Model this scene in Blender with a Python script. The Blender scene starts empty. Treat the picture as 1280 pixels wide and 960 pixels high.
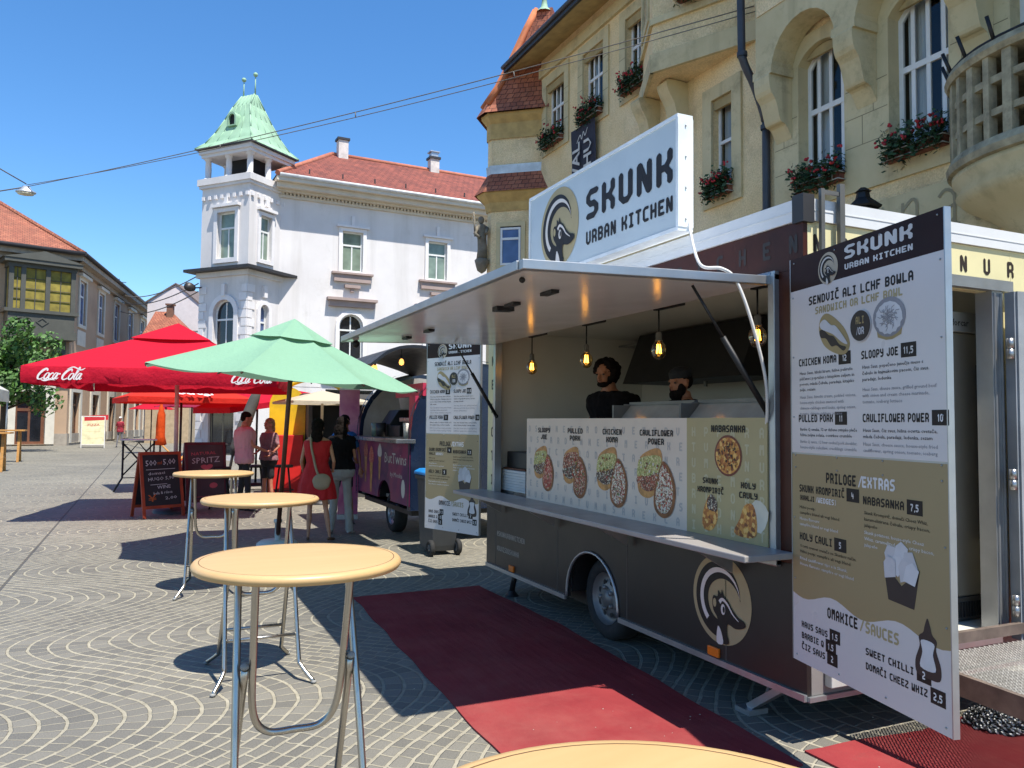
import bpy, bmesh, math, random
from mathutils import Vector, Matrix, noise
from mathutils.geometry import tessellate_polygon
random.seed(7)
D = bpy.data
SC = bpy.context.scene
COL = SC.collection
R_ = math.radians
pi = math.pi

# ------------------------------------------------------------------ camera, sky, sun, exposure
cam_d = D.cameras.new('camera'); cam = D.objects.new('camera', cam_d); COL.objects.link(cam)
cam_d.sensor_width = 36.0; cam_d.lens = 990.5/1280*36; cam_d.clip_start = .05; cam_d.clip_end = 2000
def _n(v): v = Vector(v); v.normalize(); return v
_dA = _n((185-640, 525-480, 990.5)); _dB = Vector((2803-640, 550-480, 990.5)); _dB.normalize()
_dB = _n(_dB-_dA*_dA.dot(_dB)); _dU = _dB.cross(_dA)
if _dU.y > 0: _dU = -_dU
cam.matrix_world = Matrix(((_dB.x, -_dB.y, -_dB.z, 0), (_dA.x, -_dA.y, -_dA.z, 0), (_dU.x, -_dU.y, -_dU.z, 1.65), (0, 0, 0, 1)))
SC.camera = cam
SC.render.engine = 'CYCLES'
SC.render.resolution_x, SC.render.resolution_y = 1024, 768
W = D.worlds.new('World'); SC.world = W; W.use_nodes = True
SUN = Vector((.10, -.43, 1.0)).normalized()
_bg = W.node_tree.nodes['Background']; _sk = W.node_tree.nodes.new('ShaderNodeTexSky')
_sk.sky_type = 'NISHITA'; _sk.sun_disc = False; _sk.sun_elevation = math.asin(SUN.z); _sk.sun_rotation = math.atan2(SUN.x, SUN.y)
_sk.altitude = 200; _sk.air_density = 1.0; _sk.dust_density = .1; _sk.ozone_density = 5.0
_hs = W.node_tree.nodes.new('ShaderNodeHueSaturation'); _hs.inputs['Saturation'].default_value = 1.2; W.node_tree.links.new(_sk.outputs[0], _hs.inputs['Color'])
W.node_tree.links.new(_hs.outputs[0], _bg.inputs[0]); _bg.inputs[1].default_value = .128
sl = D.lights.new('sun', 'SUN'); so = D.objects.new('sun', sl); COL.objects.link(so)
sl.energy = 4.8; sl.angle = R_(.53); sl.color = (1, .955, .88)
so.rotation_euler = (-SUN).to_track_quat('-Z', 'Y').to_euler()
SC.view_settings.view_transform = 'Standard'; SC.view_settings.look = 'None'
SC.view_settings.exposure = .78; SC.view_settings.gamma = 1; SC.view_settings.use_curve_mapping = False
try:
    SC.cycles.max_bounces = 7; SC.cycles.diffuse_bounces = 4; SC.cycles.glossy_bounces = 3
    SC.cycles.transparent_max_bounces = 12; SC.cycles.caustics_reflective = False; SC.cycles.caustics_refractive = False
    SC.cycles.sample_clamp_indirect = 6
except Exception: pass

# ------------------------------------------------------------------ materials
def C(h):
    h = h.lstrip('#'); r = [int(h[i:i+2], 16)/255 for i in (0, 2, 4)]
    return tuple(x/12.92 if x <= .04045 else ((x+.055)/1.055)**2.4 for x in r)
class NT:
    def __init__(s, name):
        s.m = D.materials.new(name); s.m.use_nodes = True; s.t = s.m.node_tree; s.b = s.t.nodes['Principled BSDF']
        s.tc = s.t.nodes.new('ShaderNodeTexCoord')
    def n(s, typ, **kw):
        x = s.t.nodes.new('ShaderNode'+typ)
        for k, v in kw.items(): setattr(x, k, v)
        return x
    def l(s, a, b): s.t.links.new(a, b)
    def ma(s, op, a, b=None, c=None):
        x = s.n('Math', operation=op)
        for i, v in enumerate((a, b, c)):
            if v is None: continue
            if isinstance(v, (int, float)): x.inputs[i].default_value = v
            else: s.l(v, x.inputs[i])
        return x.outputs[0]
    def mix(s, f, a, b, typ='MIX'):
        x = s.n('Mix', data_type='RGBA', blend_type=typ)
        for i, v in ((0, f), (6, a), (7, b)):
            if isinstance(v, (int, float)): x.inputs[i].default_value = v
            elif isinstance(v, tuple): x.inputs[i].default_value = v+(1,) if len(v) == 3 else v
            else: s.l(v, x.inputs[i])
        return x.outputs[2]
    def noise(s, scale, detail=4, coord='Object', rough=.6, mapscale=None):
        x = s.n('TexNoise'); x.inputs['Scale'].default_value = scale; x.inputs['Detail'].default_value = detail; x.inputs['Roughness'].default_value = rough
        src = s.tc.outputs[coord]
        if mapscale:
            mp = s.n('Mapping'); mp.inputs['Scale'].default_value = mapscale; s.l(src, mp.inputs[0]); src = mp.outputs[0]
        s.l(src, x.inputs['Vector']); return x.outputs[0]
    def ramp(s, f, *stops):
        x = s.n('ValToRGB'); s.l(f, x.inputs[0]); e = x.color_ramp.elements
        while len(e) < len(stops): e.new(.5)
        for i, (p, c) in enumerate(stops): e[i].position = p; e[i].color = tuple(c)+(1,) if len(c) == 3 else c
        return x.outputs[0]
    def bump(s, h, strength=.3, dist=.01):
        x = s.n('Bump'); x.inputs['Strength'].default_value = strength; x.inputs['Distance'].default_value = dist
        s.l(h, x.inputs['Height']); s.l(x.outputs[0], s.b.inputs['Normal'])
    def set(s, col=None, rough=None, metal=None, spec=None):
        for k, v in (('Base Color', col), ('Roughness', rough), ('Metallic', metal), ('Specular IOR Level', spec)):
            if v is None: continue
            if isinstance(v, tuple): s.b.inputs[k].default_value = v+(1,)
            elif isinstance(v, (int, float)): s.b.inputs[k].default_value = v
            else: s.l(v, s.b.inputs[k])
        return s
MC = {}
def M(name, col, rough=.6, metal=0, var=.14, scale=3, bump=0, bscale=40, spec=None, dirt=None, mapscale=None):
    if name in MC: return MC[name]
    if isinstance(col, str): col = C(col)
    t = NT(name); nz = t.noise(scale, 5, mapscale=mapscale)
    lo = tuple(c*(1-var*1.6) for c in col); hi = tuple(min(1, c*(1+var)) for c in col)
    c = t.ramp(nz, (.3, lo), (.7, hi))
    if dirt:
        dn = t.noise(scale*.35, 8, rough=.75); c = t.mix(t.ramp(dn, (.52, (0, 0, 0)), (.72, (.75, .75, .75))), c, dirt)
    r = t.ma('ADD', t.ma('MULTIPLY', t.noise(scale*2.3, 3), .24), rough-.12)
    t.set(c, r, metal, spec)
    if bump: t.bump(t.noise(bscale, 4), bump, .01)
    MC[name] = t.m; return t.m
def flat(name, col, rough=.55, spec=.35):
    return M(name, col, rough, var=.05, scale=6, spec=spec)
def emit(name, col, strength):
    t = NT(name); t.set(col, .4); t.b.inputs['Emission Color'].default_value = col+(1,); t.b.inputs['Emission Strength'].default_value = strength
    MC[name] = t.m; return t.m

# ------------------------------------------------------------------ mesh builder
WL = {}
class Fr:                                   # a local frame: u right, v up, n outward
    def __init__(s, o, u, v=(0, 0, 1), n=None):
        s.o = Vector(o); s.u = Vector(u).normalized(); s.v = Vector(v).normalized()
        s.n = Vector(n).normalized() if n else s.u.cross(s.v)
    def p(s, a, b, c=0): return s.o+s.u*a+s.v*b+s.n*c
    def at(s, a, b, c=0): return Fr(s.p(a, b, c), s.u, s.v, s.n)
WORLD = Fr((0, 0, 0), (1, 0, 0), (0, 1, 0), (0, 0, 1))
class G:
    def __init__(s): s.V = []; s.F = []; s.MI = []; s.UV = []; s.S = []; s.K = []
    def cut(s): s.K.append((len(s.V), len(s.F))); return s                 # the next piece starts here
    def builds(s, name, *a, **k):                                         # one object for every piece
        K = sorted(set([(0, 0)]+s.K+[(len(s.V), len(s.F))])); out = []
        for (v0, f0), (v1, f1) in zip(K, K[1:]):
            if f1 <= f0: continue
            q = G(); q.V = s.V[v0:v1]; q.F = [[i-v0 for i in f] for f in s.F[f0:f1]]; q.MI = s.MI[f0:f1]; q.UV = s.UV[f0:f1]; q.S = s.S[f0:f1]; out.append(q.build(name, *a, **k))
        return out
    def add(s, vs, fs, mi=0, smooth=False, uvs=None):
        b = len(s.V); s.V += [tuple(v) for v in vs]
        for k, f in enumerate(fs):
            s.F.append([b+i for i in f]); s.MI.append(mi); s.S.append(smooth)
            s.UV.append(uvs[k] if uvs else [(0, 0)]*len(f))
        return s
    def poly(s, pts, mi=0, uv=None): return s.add(pts, [list(range(len(pts)))], mi, False, [uv] if uv else None)
    def fbox(s, f, a0, a1, b0, b1, c0, c1, mi=0):
        P = [f.p(a, b, c) for c in (c0, c1) for b in (b0, b1) for a in (a0, a1)]
        uv = [[(a0, b0), (a0, b1), (a1, b1), (a1, b0)], [(a0, b0), (a1, b0), (a1, b1), (a0, b1)], [(a0, c0), (a1, c0), (a1, c1), (a0, c1)], [(a0, c0), (a0, c1), (a1, c1), (a1, c0)], [(b0, c0), (b0, c1), (b1, c1), (b1, c0)], [(b0, c0), (b1, c0), (b1, c1), (b0, c1)]]
        return s.add(P, [(0, 2, 3, 1), (4, 5, 7, 6), (0, 1, 5, 4), (2, 6, 7, 3), (0, 4, 6, 2), (1, 3, 7, 5)], mi, False, uv)
    def box(s, x0, x1, y0, y1, z0, z1, mi=0): return s.fbox(WORLD, x0, x1, y0, y1, z0, z1, mi)
    def tube(s, pts, r, seg=8, mi=0, cap=True, smooth=True):
        pts = [Vector(p) for p in pts]; n = len(pts); rr = r if isinstance(r, (list, tuple)) else [r]*n
        vs = []; up = None; L = 0; Ls = []
        for i, p in enumerate(pts):
            t = (pts[min(i+1, n-1)]-pts[max(i-1, 0)])
            if t.length < 1e-9: t = Vector((0, 0, 1))
            t.normalize()
            if up is None:
                up = Vector((0, 0, 1)) if abs(t.z) < .9 else Vector((1, 0, 0))
            a = t.cross(up)
            if a.length < 1e-6: a = t.orthogonal()
            a.normalize(); b = t.cross(a); b.normalize(); up = a.cross(t)
            up = -b if (-b).dot(up) > 0 else b
            if i: L += (p-pts[i-1]).length
            Ls.append(L)
            for k in range(seg):
                an = 2*pi*k/seg; vs.append(p+a*(math.cos(an)*rr[i])+up*(math.sin(an)*rr[i]))
        fs = []; uv = []
        for i in range(n-1):
            for k in range(seg):
                k2 = (k+1) % seg; fs.append((i*seg+k, i*seg+k2, (i+1)*seg+k2, (i+1)*seg+k))
                uv.append([(k/seg, Ls[i]), ((k+1)/seg, Ls[i]), ((k+1)/seg, Ls[i+1]), (k/seg, Ls[i+1])])
        s.add(vs, fs, mi, smooth, uv)
        if cap:
            b = len(s.V)-n*seg
            s.F.append([b+k for k in reversed(range(seg))]); s.F.append([b+(n-1)*seg+k for k in range(seg)])
            for _ in (0, 1): s.MI.append(mi); s.S.append(False); s.UV.append([(0, 0)]*seg)
        return s
    def lathe(s, prof, o=(0, 0, 0), seg=24, mi=0, smooth=True, f=None, a0=0, a1=2*pi):
        f = f or Fr(o, (1, 0, 0), (0, 1, 0), (0, 0, 1)); full = abs(a1-a0-2*pi) < 1e-6; ns = seg if full else seg+1
        vs = [f.p(r*math.cos(a0+(a1-a0)*k/seg), r*math.sin(a0+(a1-a0)*k/seg), z) for r, z in prof for k in range(ns)]
        fs = []
        for i in range(len(prof)-1):
            for k in range(seg):
                k2 = (k+1) % ns; fs.append((i*ns+k, i*ns+k2, (i+1)*ns+k2, (i+1)*ns+k))
        return s.add(vs, fs, mi, smooth)
    def loft(s, rings, mi=0, smooth=True, cap=True):
        m = len(rings[0]); fs = []
        for i in range(len(rings)-1):
            for k in range(m): fs.append((i*m+k, i*m+(k+1) % m, (i+1)*m+(k+1) % m, (i+1)*m+k))
        if cap: fs += [tuple(reversed(range(m))), tuple((len(rings)-1)*m+k for k in range(m))]
        return s.add([p for r in rings for p in r], fs, mi, smooth)
    def ell(s, c, r, rot=None, seg=14, mi=0):
        c = Vector(c); vs = []; n = seg//2+1
        for i in range(n):
            th = pi*i/(n-1)
            for k in range(seg):
                v = Vector((r[0]*math.sin(th)*math.cos(2*pi*k/seg), r[1]*math.sin(th)*math.sin(2*pi*k/seg), r[2]*math.cos(th)))
                vs.append(c+(rot @ v if rot else v))
        fs = [(i*seg+k, (i+1)*seg+k, (i+1)*seg+(k+1) % seg, i*seg+(k+1) % seg) for i in range(n-1) for k in range(seg)]
        return s.add(vs, fs, mi, True)
    def shape(s, f, outer, holes=(), c=0, mi=0, depth=0, reveal=0, uvs=1):   # flat 2-D outline with holes; depth: thickness backwards; reveal: hole sides
        loops = [list(outer)]+[list(h) for h in holes]
        tri = tessellate_polygon([[Vector((p[0], p[1], 0)) for p in l] for l in loops])
        flatp = [p for l in loops for p in l]
        fs = []
        for t in tri:
            a, b, d = [flatp[i] for i in t]
            ar = (b[0]-a[0])*(d[1]-a[1])-(b[1]-a[1])*(d[0]-a[0])
            if abs(ar) > 1e-10: fs.append(tuple(t) if ar > 0 else tuple(reversed(t)))
        uv = [[(flatp[i][0]*uvs, flatp[i][1]*uvs) for i in t] for t in fs]
        s.add([f.p(a, b, c) for a, b in flatp], fs, mi, False, uv)
        if depth:
            s.add([f.p(a, b, c-depth) for a, b in flatp], [tuple(reversed(t)) for t in fs], mi, False, uv)
        for li, l in enumerate(loops):
            dd = depth if depth else (reveal if li else 0)
            if not dd: continue
            n = len(l); q = []
            qs = []
            for i in range(n):
                a, b = l[i], l[(i+1) % n]; k = len(q)
                q += [f.p(a[0], a[1], c), f.p(b[0], b[1], c), f.p(b[0], b[1], c-dd), f.p(a[0], a[1], c-dd)]; qs.append((k, k+1, k+2, k+3))
            s.add(q, qs, mi)
        return s
    def ribbon(s, f, pts, w, c=0, mi=0):                                 # brush stroke
        n = len(pts); L = []; Rr = []
        for i in range(n):
            ax, ay = pts[max(i-1, 0)]; bx, by = pts[min(i+1, n-1)]; dx, dy = bx-ax, by-ay; d = math.hypot(dx, dy) or 1
            ww = w(i/(n-1)) if callable(w) else w
            nx, ny = -dy/d*ww/2, dx/d*ww/2
            L.append(f.p(pts[i][0]+nx, pts[i][1]+ny, c+i*2e-5)); Rr.append(f.p(pts[i][0]-nx, pts[i][1]-ny, c+i*2e-5))
        return s.add(L+Rr, [(i, n+i, n+i+1, i+1) for i in range(n-1)], mi)
    def build(s, name, mats, parent=None, bevel=0, label=None, cat=None, group=None, kind=None, recalc=False):
        me = D.meshes.new(name); me.from_pydata(s.V, [], s.F)
        if not isinstance(mats, (list, tuple)): mats = [mats]
        for m in mats: me.materials.append(m)
        me.polygons.foreach_set('material_index', s.MI); me.polygons.foreach_set('use_smooth', s.S)
        ul = me.uv_layers.new(name='UVMap'); ul.data.foreach_set('uv', [x for f in s.UV for p in f for x in p])
        if recalc or bevel:
            bm = bmesh.new(); bm.from_mesh(me); bmesh.ops.remove_doubles(bm, verts=bm.verts, dist=1e-5); bmesh.ops.recalc_face_normals(bm, faces=bm.faces); bm.to_mesh(me); bm.free()
        me.update()
        o = D.objects.new(name, me); COL.objects.link(o)
        if bevel:
            b = o.modifiers.new('bevel', 'BEVEL'); b.width = bevel; b.segments = 2; b.limit_method = 'ANGLE'; b.angle_limit = R_(40)
        if parent:
            o.parent = parent; o.location = -WL[parent]
        WL[o] = Vector((0, 0, 0))
        tag(o, label, cat, group, kind); return o
def tag(o, label=None, cat=None, group=None, kind=None):
    for k, v in (('label', label), ('category', cat), ('group', group), ('kind', kind)):
        if v: o[k] = v
    return o
def thing(name, loc, label, cat, group=None):
    o = D.objects.new(name, None); o.empty_display_size = .2; COL.objects.link(o); o.location = loc; WL[o] = Vector(loc)
    return tag(o, label, cat, group)
def copy_tree(o, parent=None):
    c = o.copy(); COL.objects.link(c)
    if parent: c.parent = parent
    for ch in list(o.children): copy_tree(ch, c)
    return c
def rect(a0, a1, b0, b1): return [(a0, b0), (a1, b0), (a1, b1), (a0, b1)]
def arched(cx, b0, w, h, rise=None, seg=10):                              # opening with a round or segmental head
    r = rise if rise is not None else w/2; R = (w*w/4+r*r)/(2*r); cy = b0+h-R; a = math.asin(min(1, w/2/R))
    if r > w/2-1e-6: a = pi/2
    return [(cx-w/2, b0), (cx+w/2, b0)]+[(cx+R*math.sin(a-2*a*i/seg), cy+R*math.cos(a-2*a*i/seg)) for i in range(seg+1)]
def inset(poly, d):
    cx = (min(p[0] for p in poly)+max(p[0] for p in poly))/2; cy = (min(p[1] for p in poly)+max(p[1] for p in poly))/2
    w = max(p[0] for p in poly)-cx; h = max(p[1] for p in poly)-cy
    return [(cx+(p[0]-cx)*(w-d)/w, cy+(p[1]-cy)*(h-d)/h) for p in poly]
def circ(cx, cy, rx, ry=None, n=28): ry = ry or rx; return [(cx+rx*math.cos(2*pi*i/n), cy+ry*math.sin(2*pi*i/n)) for i in range(n)]
def smooth2(pts, k=6, closed=False):                                      # Catmull-Rom through 2-D or 3-D points
    P = [Vector(p) for p in pts]; n = len(P); out = []
    rng = n if closed else n-1
    for i in range(rng):
        g = (lambda j: P[j % n]) if closed else (lambda j: P[max(0, min(n-1, j))])
        a, b, c, d = g(i-1), g(i), g(i+1), g(i+2)
        for t in range(k):
            t /= k; out.append(.5*((2*b)+(c-a)*t+(2*a-5*b+4*c-d)*t*t+(3*b-a-3*c+d)*t**3))
    if not closed: out.append(P[-1])
    return [tuple(p) for p in out]

# ------------------------------------------------------------------ lettering
_SK = """A 0,0 0,3.2 .6,4 1.4,4 2,3.2 2,0;0,1.7 2,1.7|B 0,0 0,4 1.5,4 2,3.5 2,2.6 1.5,2.05 0,2.05;1.5,2.05 2,1.5 2,.5 1.5,0 0,0|C 2,4 .6,4 0,3.4 0,.6 .6,0 2,0|D 0,0 0,4 1.3,4 2,3.3 2,.7 1.3,0 0,0|E 2,4 0,4 0,0 2,0;0,2 1.5,2|F 2,4 0,4 0,0;0,2 1.5,2|G 2,4 .6,4 0,3.4 0,.6 .6,0 2,0 2,1.8 1.3,1.8|H 0,0 0,4;2,0 2,4;0,2 2,2|I 1,0 1,4;.3,4 1.7,4;.3,0 1.7,0|J 2,4 2,.6 1.4,0 .6,0 0,.6 0,1|K 0,0 0,4;2,4 2,3 1.2,2 0,2;1.2,2 2,1 2,0|L 0,4 0,0 2,0|M 0,0 0,4 .5,4 1,2.6 1.5,4 2,4 2,0|N 0,0 0,4 .2,4 1.8,0 2,0 2,4|O .6,0 1.4,0 2,.6 2,3.4 1.4,4 .6,4 0,3.4 0,.6 .6,0|P 0,0 0,4 1.4,4 2,3.4 2,2.2 1.4,1.6 0,1.6|R 0,0 0,4 1.4,4 2,3.4 2,2.3 1.4,1.7 0,1.7;1.3,1.7 2,.9 2,0|S 2,4 .6,4 0,3.4 0,2.6 .6,2 1.4,2 2,1.4 2,.6 1.4,0 0,0|T 0,4 2,4;1,4 1,0|U 0,4 0,.6 .6,0 1.4,0 2,.6 2,4|V 0,4 0,1.2 1,0 2,1.2 2,4|W 0,4 0,0 .5,0 1,1.4 1.5,0 2,0 2,4|X 0,4 0,3 2,1 2,0;2,4 2,3 0,1 0,0|Y 0,4 0,2.6 .6,2 2,2;2,4 2,.6 1.4,0 .2,0|Z 0,4 2,4 2,3.1 0,.9 0,0 2,0|Q .6,0 1.4,0 2,.6 2,3.4 1.4,4 .6,4 0,3.4 0,.6 .6,0;1.2,1 2,0|1 .4,3.4 1,4 1,0|2 0,4 1.4,4 2,3.4 2,2.4 0,1 0,0 2,0|3 0,4 1.4,4 2,3.4 2,2.6 1.4,2 .6,2;1.4,2 2,1.4 2,.6 1.4,0 0,0|4 0,4 0,1.6 2,1.6;1.7,3 1.7,0|5 2,4 0,4 0,2.3 1.4,2.3 2,1.7 2,.6 1.4,0 0,0|7 0,4 2,4 2,3.2 .8,1.2 .8,0|9 2,2 .6,2 0,2.6 0,3.4 .6,4 1.4,4 2,3.4 2,.6 1.4,0 .2,0|/ .2,-.3 1.8,4.3|, 1,.1 .6,-.6|. 1,0 1,.1|@ 1.3,1.2 1.3,2.8 .8,2.8 .8,1.2 1.3,1.2 2,1.2 2,3.4 1.4,4 .6,4 0,3.4 0,.6 .6,0 2,0|# .5,0 .5,4;1.5,0 1.5,4;0,1.3 2,1.3;0,2.7 2,2.7|( 1.6,4.3 .9,3.6 .9,.4 1.6,-.3|) .4,4.3 1.1,3.6 1.1,.4 .4,-.3"""
SKEL = {r[0]: [[tuple(float(v) for v in p.split(',')) for p in l.split()] for l in r[2:].split(';')] for r in _SK.split('|')}
SKEL['0'] = SKEL['O']; SKEL['\u010c'] = SKEL['C']+[[(.5, 5.45), (1.1, 4.95), (1.7, 5.45)]]
_GM = {}
def glyph_mesh(ch):                                                       # skeleton swept with an octagonal nib, contoured on a fine grid
    if ch in _GM: return _GM[ch]
    r = .105 if ch not in '/()@#' else .07; pts = []
    for l in SKEL[ch]:
        l = [(.105+x*.215, .105+y*.1975) for x, y in l]
        for (ax, ay), (bx, by) in zip(l, l[1:]):
            n = max(1, int(math.hypot(bx-ax, by-ay)/.025)); pts += [(ax+(bx-ax)*i/n, ay+(by-ay)*i/n) for i in range(n+1)]
    y1 = 1.36 if ch == '\u010c' else 1.1; nx, ny = 22, int((y1+.2)/.034); X = [-.03+.70*i/nx for i in range(nx+1)]; Y = [-.2+(y1+.2)*j/ny for j in range(ny+1)]
    def fd(x, y):
        m = 9
        for px, py in pts:
            dx, dy = abs(x-px), abs(y-py); d = max(dx, dy, (dx+dy)*.80)
            if d < m: m = d
        return r-m
    V = [[fd(x, y) for x in X] for y in Y]; vs = []; fs = []
    def put(poly): fs.append(tuple(range(len(vs), len(vs)+len(poly)))); vs.extend(poly)
    for j in range(ny):
        run = None
        for i in range(nx+1):
            full = i < nx and min(V[j][i], V[j][i+1], V[j+1][i], V[j+1][i+1]) >= 0
            if full and run is None: run = i
            if not full and run is not None: put([(X[run], Y[j]), (X[i], Y[j]), (X[i], Y[j+1]), (X[run], Y[j+1])]); run = None
            if i < nx and not full:
                c = [(X[i], Y[j], V[j][i]), (X[i+1], Y[j], V[j][i+1]), (X[i+1], Y[j+1], V[j+1][i+1]), (X[i], Y[j+1], V[j+1][i])]; P = []
                for k in range(4):
                    a, b = c[k], c[(k+1) % 4]
                    if a[2] >= 0: P.append(a[:2])
                    if (a[2] >= 0) != (b[2] >= 0): t = a[2]/(a[2]-b[2]); P.append((a[0]+(b[0]-a[0])*t, a[1]+(b[1]-a[1])*t))
                if len(P) > 2: put(P)
    _GM[ch] = (vs, fs); return _GM[ch]
def glyph(g, f, ch, x, y, w, h, c, mi, shear=0):
    if ch not in SKEL: return
    vs, fs = glyph_mesh(ch); k = w/.64
    g.add([f.p(x+a*k, y+b*h, c) for a, b in vs], fs, mi)
def text(g, f, s, x, y, h, c=.002, mi=0, asp=.62, gap=.2, al='l', width=None):
    n = len(s); adv = lambda ch: .55 if ch in ' ' else (.6 if ch in '.,()' else (.75 if ch in '1/I' and ch != 'I' else 1))
    tot = sum(adv(ch)+gap for ch in s)-gap
    w = h*asp
    if width: w = width/tot
    T = tot*w
    X = x-(T if al == 'r' else T/2 if al == 'c' else 0)
    for ch in s:
        a = adv(ch)*w
        if ch != ' ': glyph(g, f, ch, X, y, a if ch not in '.,()/1' else w*.9, h, c, mi)
        X += a+gap*w
    return T
def fine(g, f, s, x, y, h, c=.002, mi=0, al='LEFT', width=None, bold=0):    # small body text in the built-in sans
    cu = D.curves.new('t', 'FONT'); cu.body = s; cu.align_x = al; cu.size = 1; cu.resolution_u = 1; cu.offset = bold
    o = D.objects.new('t', cu); COL.objects.link(o)
    me = D.meshes.new_from_object(o.evaluated_get(bpy.context.evaluated_depsgraph_get()))
    xs = [v.co.x for v in me.vertices] or [0]
    k = h/.73; kx = k
    if width: kx = width/(max(xs)-min(xs)+1e-6)
    g.add([f.p(x+v.co.x*kx, y+v.co.y*k, c) for v in me.vertices], [tuple(p.vertices) for p in me.polygons], mi)
    D.objects.remove(o); D.meshes.remove(me); D.curves.remove(cu)
def crescent(g, f, cx, cy, ro, ri, a0, a1, c, mi, ox=0, oy=0, n=30, taper=.3):
    def rr(r0, r1, t):
        k = min(1, (1-t)/taper) if taper else 1
        return r0+(r1-r0)*(1-k)**1.5*.5, r1+(r0-r1)*(1-k)**1.5*.5
    A = []; B = []
    for i in range(n+1):
        t = i/n; a = a0+(a1-a0)*t; q, p = rr(ri, ro, t)[0], rr(ri, ro, t)[1]
        A.append(f.p(cx+p*math.cos(a), cy+p*math.sin(a), c)); B.append(f.p(cx+ox+q*math.cos(a), cy+oy+q*math.sin(a), c))
    g.add(A+B, [(i, n+1+i, n+2+i, i+1) for i in range(n)], mi)
def emblem(g, f, cx, cy, r, c, olive, dark, white):                      # round badge: animal head under its striped tail
    F_ = Fr(f.p(cx, cy, c), f.u, f.v, f.n); P = lambda pts: [(x*r, y*r) for x, y in pts]
    g.shape(F_, circ(0, 0, r, n=48), mi=olive)
    e = r*.004+.0008
    crescent(g, F_, -.02*r, 0, .86*r, .46*r, R_(262), R_(8), e, dark, .03*r, -.02*r, 40, .45)
    crescent(g, F_, 0, 0, .72*r, .6*r, R_(228), R_(12), 2*e, white, 0, 0, 34, .5)
    head = smooth2([(-.28, -.1), (-.24, .05), (-.1, .06), (-.08, .2), (.02, .12), (.05, .24), (.12, .1), (.25, .02), (.4, -.14), (.58, -.27), (.78, -.33), (.82, -.42), (.72, -.49), (.5, -.54), (.25, -.5), (.22, -.7), (.27, -.93), (-.1, -.95), (-.12, -.72), (-.1, -.45), (-.24, -.28)], 4, True)
    g.shape(F_, P(head), c=3*e, mi=dark)
    g.shape(F_, P(smooth2([(-.08, -.6), (.04, -.72), (.1, -.96), (-.12, -.97)], 3, True)), c=4*e, mi=white)
    g.shape(F_, P(circ(-.19, -.1, .06, .1, 12)), c=4*e, mi=olive)
    g.ribbon(F_, P(smooth2([(-.02, -.06), (.08, .02), (.25, -.06), (.42, -.24), (.62, -.36)], 5)), lambda t: r*(.075*(1-t)+.015), 4*e, white)
    g.shape(F_, P(circ(.1, -.2, .075, .12, 14)), c=4*e, mi=white); g.shape(F_, P(circ(.13, -.2, .035, .07, 12)), c=5*e, mi=dark)
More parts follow.
